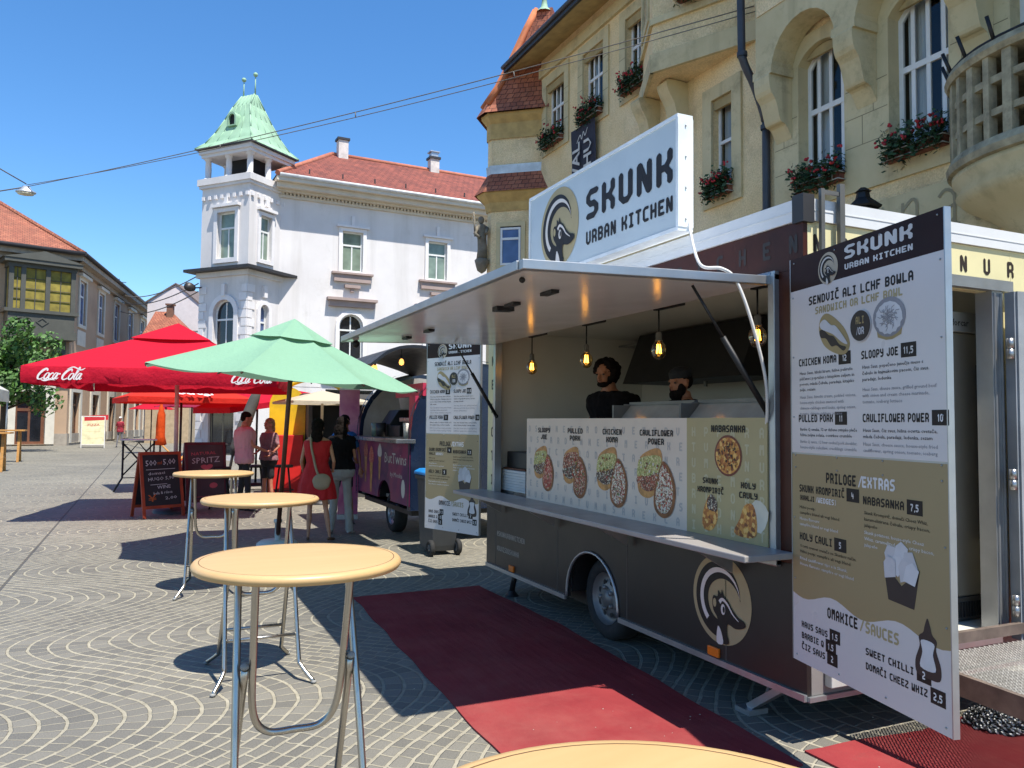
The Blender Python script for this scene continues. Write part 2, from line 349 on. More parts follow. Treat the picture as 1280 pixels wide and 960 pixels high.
# ------------------------------------------------------------------ ground
def cobble():
    t = NT('granite setts'); sep = t.n('SeparateXYZ'); t.l(t.tc.outputs['Object'], sep.inputs[0])
    wob = t.noise(.7, 3); wob2 = t.noise(9, 3)
    X, Y = sep.outputs[0], sep.outputs[1]
    X = t.ma('ADD', X, t.ma('MULTIPLY', t.ma('SUBTRACT', wob, .5), .16)); X = t.ma('ADD', X, t.ma('MULTIPLY', t.ma('SUBTRACT', wob2, .5), .022))
    K = 2*pi/3.35; A = .60; sp = .134
    ph = t.ma('MULTIPLY', t.ma('SUBTRACT', Y, 5.0), K)
    ph = t.ma('ADD', ph, t.ma('MULTIPLY', t.ma('SUBTRACT', t.noise(.35, 2), .5), .8))
    v = t.ma('DIVIDE', t.ma('SUBTRACT', X, t.ma('MULTIPLY', t.ma('COSINE', ph), A)), sp)
    row = t.ma('FLOOR', v); fr = t.ma('SUBTRACT', t.ma('FRACT', v), .5)
    slope = t.ma('MULTIPLY', t.ma('SINE', ph), -A*K)
    wn = t.n('TexWhiteNoise', noise_dimensions='1D'); t.l(row, wn.inputs['W'])
    yo = t.ma('DIVIDE', t.ma('MULTIPLY', t.ma('MULTIPLY', fr, sp), slope), t.ma('ADD', 1, t.ma('MULTIPLY', slope, slope)))
    yf = t.ma('ADD', ph, t.ma('MULTIPLY', yo, K))                         # phase at the foot of the perpendicular, then arc length along the row
    arcl = t.ma('SUBTRACT', t.ma('MULTIPLY', yf, 1.27/K), t.ma('MULTIPLY', t.ma('SINE', t.ma('MULTIPLY', yf, 2)), .235/(2*K)))
    s = t.ma('ADD', t.ma('DIVIDE', arcl, .112), t.ma('MULTIPLY', wn.outputs[0], 7.3))
    s = t.ma('ADD', s, t.ma('MULTIPLY', t.ma('SUBTRACT', t.noise(5, 2), .5), .35))
    cell = t.ma('FLOOR', s); fs = t.ma('SUBTRACT', t.ma('FRACT', s), .5)
    cmb = t.n('CombineXYZ'); t.l(row, cmb.inputs[0]); t.l(cell, cmb.inputs[1])
    w2 = t.n('TexWhiteNoise', noise_dimensions='3D'); t.l(cmb.outputs[0], w2.inputs['Vector'])
    edge = t.noise(60, 2)
    jr = t.ma('DIVIDE', t.ma('MULTIPLY', t.ma('SUBTRACT', .5, t.ma('ABSOLUTE', fr)), sp), t.ma('SQRT', t.ma('ADD', 1, t.ma('MULTIPLY', slope, slope))))
    jr = t.ma('SUBTRACT', jr, t.ma('MULTIPLY', edge, .006)); jc = t.ma('SUBTRACT', t.ma('MULTIPLY', t.ma('SUBTRACT', .5, t.ma('ABSOLUTE', fs)), .112), t.ma('MULTIPLY', edge, .005))
    def ss(x, a, b):
        m = t.n('MapRange', interpolation_type='SMOOTHSTEP'); t.l(x, m.inputs[0]); m.inputs[1].default_value = a; m.inputs[2].default_value = b; return m.outputs[0]
    mr = ss(jr, .0105, .0055); mc = ss(jc, .0055, .0015)
    mortar = t.ma('MAXIMUM', mr, t.ma('MULTIPLY', mc, .95))
    stone = t.ramp(w2.outputs[0], (0, C('#59574f')), (.5, C('#6a675d')), (1, C('#7b776b')))
    sn = t.noise(140, 3); stone = t.mix(.35, stone, t.ramp(sn, (.3, (.06, .06, .058)), (.7, (.31, .29, .25))))
    big = t.ramp(t.noise(.28, 5), (.35, (.82, .82, .82)), (.65, (1.06, 1.05, 1.03)))
    mcol = t.ramp(t.noise(14, 4), (.3, C('#878170')), (.7, C('#a49d8a')))
    seam = ss(t.ma('ABSOLUTE', t.ma('ADD', sep.outputs[0], 1.25)), .017, .009)
    col = t.mix(1.0, t.mix(mortar, stone, mcol), big, 'MULTIPLY'); col = t.mix(t.ma('MULTIPLY', seam, .8), col, (.05, .048, .045))
    dirt = t.ramp(t.noise(.9, 7, rough=.75), (.56, (0, 0, 0)), (.7, (.35, .35, .35))); col = t.mix(dirt, col, C('#55504a'))
    t.set(col, t.ma('ADD', .62, t.ma('MULTIPLY', mortar, .3)))
    h = t.ma('ADD', t.ma('SUBTRACT', t.ma('MULTIPLY', sn, .12), mortar), t.ma('MULTIPLY', w2.outputs[0], .25)); h = t.ma('SUBTRACT', h, seam)
    t.bump(h, .8, .014)
    return t.m
g = G(); g.poly([(-300, -60, 0), (300, -60, 0), (300, 500, 0), (-300, 500, 0)])
g.build('cobbled_square', cobble(), kind='structure')

# ------------------------------------------------------------------ shared building materials
def tile_mat(name, c0, c1, c2, w, h, bump=.8):
    t = NT(name); br = t.n('TexBrick'); br.offset = .5; uv = t.tc.outputs['UV']
    t.l(uv, br.inputs['Vector']); br.inputs['Scale'].default_value = 1; br.inputs['Brick Width'].default_value = w; br.inputs['Row Height'].default_value = h
    br.inputs['Mortar Size'].default_value = .012; br.inputs['Color1'].default_value = c0+(1,); br.inputs['Color2'].default_value = c1+(1,); br.inputs['Mortar'].default_value = c2+(1,)
    br.inputs['Bias'].default_value = -.1; br.inputs['Mortar Smooth'].default_value = .4
    n1 = t.ramp(t.noise(1.3, 6), (.3, (.72, .72, .72)), (.7, (1.15, 1.12, 1.1)))
    t.set(t.mix(1, br.outputs[0], n1, 'MULTIPLY'), .8)
    sep = t.n('SeparateXYZ'); t.l(uv, sep.inputs[0])
    saw = t.ma('FRACT', t.ma('DIVIDE', sep.outputs[1], h)); rnd = t.ma('ABSOLUTE', t.ma('SUBTRACT', t.ma('FRACT', t.ma('DIVIDE', sep.outputs[0], w)), .5))
    hh = t.ma('SUBTRACT', t.ma('SUBTRACT', t.ma('SUBTRACT', 1, saw), t.ma('MULTIPLY', br.outputs[1], 1)), t.ma('MULTIPLY', rnd, .5)); t.bump(hh, bump, .04)
    MC[name] = t.m; return t.m
TILE_RED = tile_mat('red brown roof tile', C('#874634'), C('#70382a'), C('#48261d'), .3, .36)
TILE_OR = tile_mat('orange roof tile', C('#a4664b'), C('#90533d'), C('#5c3529'), .24, .2, 1)
def white_render():
    t = NT('white render'); a = t.ramp(t.noise(.6, 6), (.3, C('#d0cbc8')), (.7, C('#dcd8d5'))); e = t.ramp(t.noise(1.1, 6, mapscale=(1, 1, .07)), (.5, (0, 0, 0)), (.72, (.55, .55, .55))); d = t.ramp(t.noise(.5, 9, rough=.8), (.55, (0, 0, 0)), (.7, (.5, .5, .5)))
    t.set(t.mix(d, t.mix(e, a, C('#b0aaa2')), C('#bab4ab')), .88, spec=.2); t.bump(t.noise(30, 4), .2, .01); MC['white render'] = t.m; return t.m
WHITE_W = white_render()
CREAM_T = M('cream cornice', '#cdc3b2', .8, var=.06, scale=1.5)
MAUVE = M('mauve stone ledge', '#a39088', .85, var=.08, scale=2)
def roughcast():
    t = NT('ochre roughcast'); a = t.ramp(t.noise(.8, 6), (.3, C('#e2c997')), (.7, C('#f2ddb2'))); b = t.ramp(t.noise(26, 4, rough=.7), (.3, (.74, .72, .69)), (.62, (1.06, 1.06, 1.05)))
    c = t.mix(1, a, b, 'MULTIPLY'); d = t.ramp(t.noise(.45, 8, rough=.8), (.5, (0, 0, 0)), (.68, (.7, .7, .7))); e = t.ramp(t.noise(1.2, 5, mapscale=(1, 1, .12)), (.55, (0, 0, 0)), (.75, (.4, .4, .4)))
    t.set(t.mix(e, t.mix(d, c, C('#b8a57e')), C('#9c8d6e')), .92, spec=.2); t.bump(t.noise(24, 5, rough=.7), .9, .03); MC['ochre roughcast'] = t.m; return t.m
OCHRE = roughcast()
def trimstone():
    t = NT('grey green trim stone'); a = t.ramp(t.noise(.9, 6), (.3, C('#bbad86')), (.7, C('#cdbf98'))); d = t.ramp(t.noise(1.1, 9, rough=.8), (.52, (0, 0, 0)), (.66, (.6, .6, .6))); e = t.ramp(t.noise(1.6, 5, mapscale=(1, 1, .1)), (.55, (0, 0, 0)), (.75, (.5, .5, .5)))
    t.set(t.mix(e, t.mix(d, a, C('#8c8266')), C('#756c55')), .9, spec=.2); t.bump(t.noise(30, 4), .35, .01); MC['grey green trim stone'] = t.m; return t.m
OSTONE = trimstone()
BEIGE = M('beige render', '#b5987c', .88, var=.06, scale=.5, bump=.15, bscale=25, dirt=C('#967c64'))
PALE = M('pale window surround', '#cfc8b8', .8, var=.06)
FRAME = M('white window paint', '#dcdcd8', .5, var=.05, scale=4)
GREYW = M('grey painted timber', '#4f4f47', .7, var=.1, scale=2)
COPPER = M('copper patina', '#90b193', .7, var=.14, scale=1.1, dirt=C('#739a7c'), bump=.1, bscale=8)
SLATE = M('dark sheet metal', '#3a3736', .5, metal=.3, var=.15)
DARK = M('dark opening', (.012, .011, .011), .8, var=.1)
IRON = M('black iron', (.02, .02, .021), .5, metal=.5)
ZINC = M('zinc sheet', '#b8bcc0', .4, metal=.6)
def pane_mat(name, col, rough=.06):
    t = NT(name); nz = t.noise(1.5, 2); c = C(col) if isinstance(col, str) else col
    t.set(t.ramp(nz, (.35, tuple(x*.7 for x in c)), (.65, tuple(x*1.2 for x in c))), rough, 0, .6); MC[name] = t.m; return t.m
P_GREEN = pane_mat('greenish glass over blind', '#7d8c7c', .15); P_DARK = pane_mat('dark glass', '#23252a'); P_BLUE = pane_mat('glass with painted sky reflection', '#4d5f86'); P_YEL = pane_mat('glass over yellow curtain', '#8a7a34', .2)  # blue panes have the reflected sky painted into their colour
def see_glass():
    t = NT('clear window glass'); tr = t.n('BsdfTransparent'); gl = t.n('BsdfGlossy'); gl.inputs['Roughness'].default_value = .02
    fz = t.n('Fresnel'); fz.inputs[0].default_value = 1.5; mx = t.n('MixShader'); t.l(t.ma('ADD', t.ma('MULTIPLY', fz.outputs[0], .7), .02), mx.inputs[0]); t.l(tr.outputs[0], mx.inputs[1]); t.l(gl.outputs[0], mx.inputs[2])
    tr.inputs[0].default_value = (.86, .9, .9, 1)
    t.l(mx.outputs[0], t.t.nodes['Material Output'].inputs[0]); return t.m
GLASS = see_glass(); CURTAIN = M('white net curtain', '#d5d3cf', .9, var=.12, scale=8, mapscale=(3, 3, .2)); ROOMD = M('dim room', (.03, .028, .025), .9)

def window(par, f, w, h, arch=None, mat=FRAME, pane=P_DARK, depth=.14, mull=(0,), trans=(.66,), t=.07, curtain=False, sill=None, sillmat=None, label=None, low=False):
    # f: bottom centre of the opening on the wall plane
    out = rect(-w/2, w/2, 0, h) if arch is None else arched(0, 0, w, h, arch)
    q = f.at(0, 0, -depth); g = G(); inn = inset(out, t)
    g.shape(q, out, [inn], c=.03, depth=.05)
    for m in mull: g.fbox(q, m-t*.4, m+t*.4, t, trans[0]*h if low else (h-t if arch is None else h-t*1.5), -.018, .022)
    for z in trans: g.fbox(q, -w/2+t, w/2-t, z*h-t*.55, z*h+t*.55, -.02, .034)
    o = g.build('window', mat, par, label=label)
    p = G(); p.shape(q, inset(out, t*.5), c=0); p.build('pane', GLASS if curtain else pane, o)
    if curtain:
        c = G(); n = 14
        for sx in (-1, 1):
            for i in range(n):
                a0 = sx*(w*.5-t-(w*.30)*i/n); a1 = sx*(w*.5-t-(w*.30)*(i+1)/n); z0 = -.12+.03*(i % 2); z1 = -.12+.03*((i+1) % 2)
                c.poly([q.p(a0, t, z0), q.p(a1, t, z1), q.p(a1, h*.97, z1), q.p(a0, h*.97, z0)])
        c.build('curtain', CURTAIN, o)
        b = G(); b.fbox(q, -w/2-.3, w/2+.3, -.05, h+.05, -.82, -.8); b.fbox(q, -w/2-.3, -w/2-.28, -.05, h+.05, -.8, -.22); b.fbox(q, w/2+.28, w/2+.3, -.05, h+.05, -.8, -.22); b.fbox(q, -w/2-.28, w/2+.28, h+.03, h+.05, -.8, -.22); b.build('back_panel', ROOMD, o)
    if sill:
        s = G(); s.fbox(f, -w/2-.12, w/2+.12, -sill, -.003, -.05, .14); s.build('sill', sillmat or mat, o)
    return o
def surround(g, f, w, h, t=.14, d=.05, arch=None, bottom=True):            # raised trim round an opening
    out = rect(-w/2, w/2, 0, h) if arch is None else arched(0, 0, w, h, arch)
    if arch is None: o2 = rect(-w/2-t, w/2+t, -t if bottom else 0.002, h+t)
    else: o2 = arched(0, -.002, w+2*t, h+t+.002, arch+t if arch >= w/2-.01 else arch)
    g.shape(f, o2, [out], c=d, depth=d+.01)

# ------------------------------------------------------------------ white corner house with copper topped tower
wh = thing('corner_house', (8, 36, 0), 'white corner house with a green copper topped tower and red tiled roof', 'building')
MF = Fr((5.0, 35.55, 0), (1, .04, 0))
ops = [arched(3.27, 4.4, 1.1, 2.14), arched(7.43, 4.4, 1.1, 2.14), arched(11.6, 4.4, 1.1, 2.14)]
for a in (3.27, 7.43, 11.6): ops += [rect(a-.48, a+.48, 8.5, 10.33), rect(a-1.1, a+1.1, .4, 3.1)]
g = G(); g.shape(MF, rect(0, 15, 0, 11.7), ops, reveal=.3)
g.fbox(MF, 0, 15, 0, 12, -9, -8.8); g.fbox(MF, 14.8, 15, 0, 12, -8.8, -.02)
g.build('wall', WHITE_W, wh)
ob = G()
for a in (3.27, 7.43, 11.6): ob.cut(); ob.fbox(MF, a-1.3, a+1.3, 3.45, 3.75, .0, .14)
ob.builds('shop_lintel', WHITE_W, wh)
ob = G()
for x0, x1 in ((.02, 2.0), (4.55, 6.15), (8.7, 10.3)):
    ob.cut()
    for k in range(9): ob.fbox(MF, x0, x1, .3+k*.36, .63+k*.36, .002, .03)
ob.builds('rusticated_band', WHITE_W, wh)
g = G()
for a in (3.27, 7.43, 11.6):
    g.cut(); surround(g, MF.at(a, 8.5), .96, 1.83, .16, .07); g.cut(); surround(g, MF.at(a, 4.4), 1.1, 2.14, .17, .08, .55)
    g.cut(); g.fbox(MF, a-.75, a+.75, 10.5, 10.6, 0, .16)
    g.fbox(MF, a-.07, a+.07, 10.6, 11.05, 0, .1)
g.builds('window_surround', M('white trim', '#dedad8', .8, var=.04), wh)
g = G()
for a in (3.27, 7.43, 11.6):
    g.cut(); g.fbox(MF, a-.85, a+.85, 8.0, 8.33, 0, .16); g.fbox(MF, a-.95, a+.95, 8.332, 8.42, 0, .24)
    g.cut(); g.fbox(MF, a-1.05, a+1.05, 6.85, 7.12, 0, .2); g.fbox(MF, a-1.15, a+1.15, 7.122, 7.24, 0, .32)
    g.cut(); g.fbox(MF, a-.36, a+.36, 7.72, 7.86, 0, .2); g.fbox(MF, a-.08, a+.08, 7.55, 7.718, 0, .14)
g.builds('ledge', MAUVE, wh)
for a in (3.27, 7.43, 11.6):
    window(wh, MF.at(a, 8.5), .96, 1.83, pane=P_GREEN, low=True); window(wh, MF.at(a, 4.4), 1.1, 2.14, arch=.55, pane=P_DARK)
    window(wh, MF.at(a, .4), 2.2, 2.7, pane=P_DARK, mull=(-.4, .4), mat=GREYW)
g = G(); g.fbox(MF, -.2, 15, 11.48, 11.6, 0, .1)
for i in range(90): g.fbox(MF, .05+i*.165, .14+i*.165, 11.6, 11.70, 0, .16)
g.fbox(MF, -.2, 15, 11.70, 11.8, 0, .34); g.fbox(MF, -.25, 15, 11.802, 12.02, -.1, .62); g.fbox(MF, -.3, 15, 12.022, 12.2, -.1, .84)
g.build('cornice', CREAM_T, wh)
g = G(); g.tube([MF.p(-.2, 12.26, .86), MF.p(15, 12.26, .86)], .09, 8); g.build('gutter', M('white gutter', '#c9cac8', .5), wh)
r0, r1 = MF.p(3.4, 15.45, -4.9), MF.p(15, 15.45, -4.9); e0, e1 = MF.p(-.3, 12.3, .88), MF.p(15, 12.3, .88); b0, b1 = MF.p(-.3, 12.3, -10), MF.p(15, 12.3, -10)
g = G(); L = (r0-e0).length
g.poly([e0, e1, r1, r0], uv=[(0, 0), (15.3, 0), (15.3, 6.6), (3.7, 6.6)]); g.poly([b0, e0, r0], uv=[(0, 0), (11, 0), (5.5, 6.2)]); g.poly([b1, b0, r0, r1], uv=[(0, 0), (15, 0), (12, 6), (0, 6)])
g.build('roof', TILE_RED, wh)
g = G(); g.tube([r0, r1], .13, 6); g.tube([e0, r0], .12, 6); g.build('ridge_tile', M('ridge tile', '#a9664e', .8), wh)
g = G()
for i in range(8): p = MF.p(1.2+i*1.5, 12.62, .22); g.cut(); g.box(p.x-.03, p.x+.03, p.y-.02, p.y+.02, p.z-.1, p.z+.24)
g.builds('snow_guard', SLATE, wh)
for a, c, h in ((3.9, -4.6, 16.2), (9.0, -4.8, 16.1)):
    q = MF.at(a, 0, c); g = G(); g.fbox(q, -.25, .25, 14.6, h-.08, -.24, .24); o = g.build('chimney', M('chimney render', '#cfc7c0', .9, dirt=C('#8a7f78')), wh)
    g = G(); g.fbox(q, -.32, .32, h-.078, h+.04, -.3, .3); g.build('chimney_cap', SLATE, o)
    if a > 5: g = G(); g.fbox(q, -.2, .2, h+.062, h+.3, -.2, .2); g.fbox(q, -.28, .28, h+.302, h+.36, -.26, .26); g.build('cowl', ZINC, o)
# the tower, turned to the corner
TL = Vector((1.855, 36.36, 0)); TP = Vector((3.59, 34.34, 0)); TR = Vector((5.45, 35.9, 0))
LF = Fr(TL, TP-TL); RF = Fr(TP, TR-TP); wl = (TP-TL).length; wr = (TR-TP).length
TB = TL+(TR-TP)
g = G()
g.shape(LF, rect(0, wl, 0, 11.75), [rect(.95, 1.95, 8.5, 10.5), arched(1.45, 4.3, 1.15, 2.45), rect(.7, 2.1, .2, 3)], reveal=.3)
g.shape(RF, rect(0, wr, 0, 11.75), [rect(.63, 1.31, 8.5, 10.4), arched(.97, 4.4, .5, 2.2)], reveal=.3)
g.poly([TB, TL, TL+Vector((0, 0, 11.75)), TB+Vector((0, 0, 11.75))]); g.poly([TR, TB, TB+Vector((0, 0, 11.75)), TR+Vector((0, 0, 11.75))])
tw = g.build('tower', WHITE_W, wh)
g = G()
g.cut(); surround(g, LF.at(1.45, 8.5), 1.0, 2.0, .18, .08); g.cut(); surround(g, RF.at(.97, 8.5), .68, 1.9, .15, .08)
g.cut(); surround(g, LF.at(1.45, 4.3), 1.15, 2.45, .22, .09, .575); g.cut(); surround(g, RF.at(.97, 4.4), .5, 2.2, .18, .09, .25)
g.cut(); g.fbox(LF, .7, 2.2, 10.7, 10.82, 0, .2); g.cut(); g.fbox(RF, .45, 1.5, 10.6, 10.72, 0, .2)
for F_, x in ((LF, 1.45), (RF, .97)):
    g.cut(); g.fbox(F_, x-.09, x+.09, 10.82, 11.12, 0, .12); g.fbox(F_, x-.09, x+.09, 6.9, 7.4, 0, .14)
g.cut()
for k in range(8): g.fbox(LF, .06+k*.35, .2+k*.35, 11.1, 11.26, 0, .09)
g.cut()
for k in range(6): g.fbox(RF, .06+k*.38, .2+k*.38, 11.1, 11.26, 0, .09)
for F_, w_ in ((LF, wl), (RF, wr)):
    for e in (0, 1):
        g.cut()
        for k in range(20):
            a0, a1 = ((.0, .28+.14*(k % 2)), (w_-.42+.14*(k % 2), w_-.002))[e]; g.fbox(F_, a0, a1, .2+k*.36, .52+k*.36, .001, .035)
g.builds('tower_trim', M('white trim', '#dedad8'), wh)
g = G()
def ring_box(g, ex, z0, z1):                                              # a slab over the tower plan, growing by ex
    c = (TL+TR)/2; u = (TP-TL).normalized(); v = (TR-TP).normalized(); a = wl/2+ex; b = wr/2+ex
    P = [c+u*sx*a+v*sy*b for sx, sy in ((-1, -1), (1, -1), (1, 1), (-1, 1))]
    g.add([p+Vector((0, 0, z)) for z in (z0, z1) for p in P], [(3, 2, 1, 0), (4, 5, 6, 7), (0, 1, 5, 4), (1, 2, 6, 5), (2, 3, 7, 6), (3, 0, 4, 7)])
ring_box(g, .1, 11.62, 11.74); ring_box(g, .16, 11.742, 12.02); g.cut(); ring_box(g, .06, 12.98, 13.12); ring_box(g, .14, 13.122, 13.3)
g.builds('belfry_cornice', WHITE_W, wh)
g = G(); ring_box(g, .48, 7.96, 8.08); g.build('string_ledge', SLATE, wh)
g = G(); ring_box(g, .12, 7.74, 7.955); g.build('ledge_moulding', WHITE_W, wh)
window(wh, LF.at(1.45, 8.5), 1.0, 2.0, pane=P_GREEN, low=True); window(wh, RF.at(.97, 8.5), .68, 1.9, pane=P_GREEN, low=True)
window(wh, LF.at(1.45, 4.3), 1.15, 2.45, arch=.575, pane=P_DARK); window(wh, RF.at(.97, 4.4), .5, 2.2, arch=.25, pane=P_BLUE, mull=())
window(wh, LF.at(1.4, .2), 1.4, 2.8, pane=P_DARK, mat=GREYW)
tc_ = (TL+TR)/2; tu = (TP-TL).normalized(); tv = (TR-TP).normalized()
def tp(a, b, z): return tc_+tu*a*(wl/2)+tv*b*(wr/2)+Vector((0, 0, z))
for a, b in ((-.95, -.95), (0, -.95), (.95, -.95), (.95, 0), (.95, .95), (0, .95), (-.95, .95), (-.95, 0)):
    g = G(); g.lathe([(.17, 0), (.17, .08), (.12, .1), (.13, .5), (.115, .86), (.17, .88), (.17, .958)], tp(a*.93, b*.93, 12.022), 12); g.build('column', WHITE_W, wh)
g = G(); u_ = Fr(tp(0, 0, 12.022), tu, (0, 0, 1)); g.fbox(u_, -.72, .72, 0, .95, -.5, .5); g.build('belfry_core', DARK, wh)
g = G(); prof = [(1.12, 13.302, 0), (1.18, 13.36, 0), (.95, 13.65, 0), (.74, 14.15, 0), (.53, 14.8, 0), (.36, 15.4, 0), (.16, 16.0, 0)]; rings = []
for k, z, _ in prof:
    ka = k*1.02; kb = k*1.02
    m = max(0, (16.0-z)/2.7); ra = ka*wl/2; rb = kb*wr/2
    if z > 15.9: ra, rb = .36, .08
    rings.append([tc_+tu*sx*ra+tv*sy*rb+Vector((0, 0, z)) for sx, sy in ((-1, -1), (1, -1), (1, 1), (-1, 1))])
g.loft(rings, smooth=False); tr_ = g.build('tower_roof', COPPER, wh)
g = G()
for k in (1, 2, 3, 4, 5):
    a, b = rings[k], rings[k+1]
    for i in range(4):
        g.tube([a[i], b[i]], .035, 5)
        for s_ in (.25, .5, .75): g.tube([a[i].lerp(a[(i+1) % 4], s_), b[i].lerp(b[(i+1) % 4], s_)], .016, 4)
g.build('standing_seam', COPPER, tr_)
g = G(); ring_box(g, .26, 13.302, 13.345); g.build('eave_edge', SLATE, wh)
q = Fr(tp(-.05, -.6, 14.35), tu, (0, 0, 1)); g = G(); g.shape(q, arched(0, 0, .5, .62), [arched(0, .05, .34, .48)], c=.22, depth=.5); g.build('dormer', COPPER, wh)
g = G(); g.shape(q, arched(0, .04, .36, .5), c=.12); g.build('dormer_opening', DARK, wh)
for s_ in (-1, 1):
    g = G(); p = tc_+tu*s_*.33+Vector((0, 0, 15.98)); g.tube([p, p+Vector((0, 0, .75+.12*(s_ > 0)))], [.04, .018], 6); g.ell(p+Vector((0, 0, .8+.12*(s_ > 0))), (.1, .1, .1)); g.build('finial', COPPER, wh)
g = G(); q = LF.p(-.1, 7.3, .3); g.lathe([(.02, 0), (.16, .05), (.2, .3), (.0, .32)], f=Fr(q, (0, 0, 1), (1, 0, 0), (-.5, -.8, 0)), seg=12); g.tube([LF.p(.15, 7.35, 0), q], .03, 6)
tag(g.build('floodlight', SLATE), 'round grey floodlight bracketed to the tower below its dark ledge', 'floodlight')

# ------------------------------------------------------------------ beige palace on the left
bp = thing('palace', (-6, 62, 0), 'beige two storey palace with a grey corner oriel and red roof', 'building')
PC = Vector((-4.64, 56.86, 0)); PF = Fr(PC, (.16, .99, 0)); QF = Fr(PC-Vector((.95, .3, 0)).normalized()*14, (.95, .3, 0))
WA = (2.7, 8.0, 13.3, 18.8, 24.2); DA = (1.9, 7.1, 12.4, 17.7, 23.1, 27.5)
g = G(); g.shape(PF, rect(0, 31, 0, 12), [rect(a-.85, a+.85, 7.9, 10.8) for a in WA]+[rect(a-.95, a+.95, .15, 3.4) for a in DA], reveal=.35)
g.shape(QF, rect(0, 14, 0, 12), [rect(11.2, 12.8, .1, 3.3), rect(3, 4.4, 7.9, 10.6), rect(6.5, 8, .1, 3.2)], reveal=.4)
g.build('wall', BEIGE, bp)
g = G(); g.fbox(PF, 0.003, 31, 0.0, .75, .003, .06); g.cut(); g.fbox(QF, 0, 11.1, 0, .75, .003, .06); g.cut(); g.fbox(QF, 12.9, 14.0, 0, .75, .003, .06); g.builds('plinth', M('grey plinth', '#9d9385', .9), bp)
g = G(); g.fbox(PF, -.1, 31, 5.0, 5.35, 0, .18); g.fbox(PF, -.4, 31.2, 11.3, 11.6, 0, .3); g.fbox(PF, -.6, 31.3, 11.602, 12.0, -.2, .75); g.cut(); g.fbox(QF, -.3, 14.2, 5.0, 5.35, 0, .17); g.fbox(QF, -.3, 14.3, 11.3, 11.6, 0, .3); g.fbox(QF, -.3, 14.4, 11.602, 12.0, -.2, .74)
g.builds('cornice', M('taupe cornice', '#9c9182', .85), bp)
g = G()
for a in WA:
    g.cut(); surround(g, PF.at(a, 7.9), 1.7, 2.9, .22, .08); g.cut(); g.fbox(PF, a-1.3, a+1.3, 11.0, 11.2, 0, .3); g.cut(); g.fbox(PF, a-1.05, a+1.05, 6.5, 7.5, 0, .05)
for a in DA: g.cut(); surround(g, PF.at(a, .15), 1.9, 3.25, .45, .09, bottom=False)
g.cut(); surround(g, QF.at(12.0, .1), 1.6, 3.2, .5, .12, bottom=False)
g.builds('window_surround', PALE, bp)
for a in WA: window(bp, PF.at(a, 7.9), 1.7, 2.9, pane=P_BLUE, depth=.12, t=.1, mull=(0,))
BROWN = M('brown door timber', '#6e4630', .6, var=.15)
for a in DA: window(bp, PF.at(a, .15), 1.9, 3.25, mat=BROWN, pane=P_DARK, depth=.2, t=.13, trans=(.75,))
window(bp, QF.at(12.0, .1), 1.6, 3.2, mat=BROWN, pane=P_DARK, depth=.3, t=.16)
window(bp, QF.at(3.7, 7.9), 1.4, 2.7, pane=P_BLUE)
# oriel
OQ = QF.at(12.05, 0, 0)
g = G(); x0, x1, dd = -1.75, 2.0, 1.25
g.fbox(OQ, x0, x1, 6.5, 7.0, 0, dd+.1); g.fbox(OQ, x0+.1, x1-.1, 7.002, 8.0, 0, dd); g.fbox(OQ, x0-.1, x1+.1, 8.002, 8.2, 0, dd+.12)
for a in (x0+.1, x0+.72, x0+2.02, x1-.35): g.fbox(OQ, a, a+.25, 8.2, 10.7, dd-.25, dd)
for c in (0.02,): g.fbox(OQ, x0+.1, x0+.3, 8.2, 10.7, c, .3); g.fbox(OQ, x1-.3, x1-.1, 8.2, 10.7, c, .3)
g.fbox(OQ, x0+.05, x1-.05, 10.702, 10.95, 0, dd+.03); g.fbox(OQ, x0-.2, x1+.2, 10.952, 11.18, 0, dd+.3)
g.shape(OQ, [(x0-.3, 11.182), (x1+.3, 11.182), ((x0+x1)/2, 11.75)], c=dd+.35, depth=dd+.2)
for a in (x0+.3, x1-.9): g.shape(OQ.at(a, 0, 0), [(0, 6.5), (.5, 6.5), (.5, 5.7), (.0, 5.4)], c=.7, depth=.7)
for i in (1,): a = x0+.45+i*1.1; g.shape(OQ, [(a, 7.5), (a+.35, 7.22), (a+.7, 7.5), (a+.35, 7.78)], [[(a+.1, 7.5), (a+.35, 7.3), (a+.6, 7.5), (a+.35, 7.7)]], c=dd+.04, depth=.05)
orl = g.build('oriel', GREYW, bp)
g = G(); g.fbox(OQ, x0+.2, x1-.2, 8.2, 10.7, dd-.2, dd-.16)
for a in (x0+.16, x1-.2): g.fbox(OQ, a, a+.04, 8.2, 10.7, .3, dd-.26)
g.build('yellow_curtain', M('yellow curtain', '#8f8136', .8, var=.25, scale=2.2), orl)
g = G()
for a0, a1 in ((x0+.36, x0+.72), (x0+.98, x0+2.0), (x0+2.3, x1-.36)):
    for k in (1, 2, 3): g.fbox(OQ, a0, a1, 8.2+k*.62, 8.23+k*.62, dd-.14, dd-.1)
    g.fbox(OQ, (a0+a1)/2-.02, (a0+a1)/2+.02, 8.2, 10.7, dd-.145, dd-.095)
g.build('glazing_bar', GREYW, orl)
g = G(); E0 = Vector((-3.9, 56.0, 12.02)); E1 = Vector((1.15, 88.2, 12.02)); E2 = Vector((-19, 51.6, 12.02)); R0 = Vector((-11.2, 63.5, 17.3)); R1 = Vector((-6, 90, 17.3)); R2 = Vector((-24, 59, 17.3))
g.poly([E0, E1, R1, R0], uv=[(0, 0), (33, 0), (31, 9), (9, 9)]); g.poly([E2, E0, R0, R2], uv=[(0, 0), (15, 0), (9, 9), (0, 9)])
g.build('roof', TILE_OR, bp)
g = G(); g.tube([E0, R0], .16, 6); g.build('ridge_tile', TILE_OR, bp)
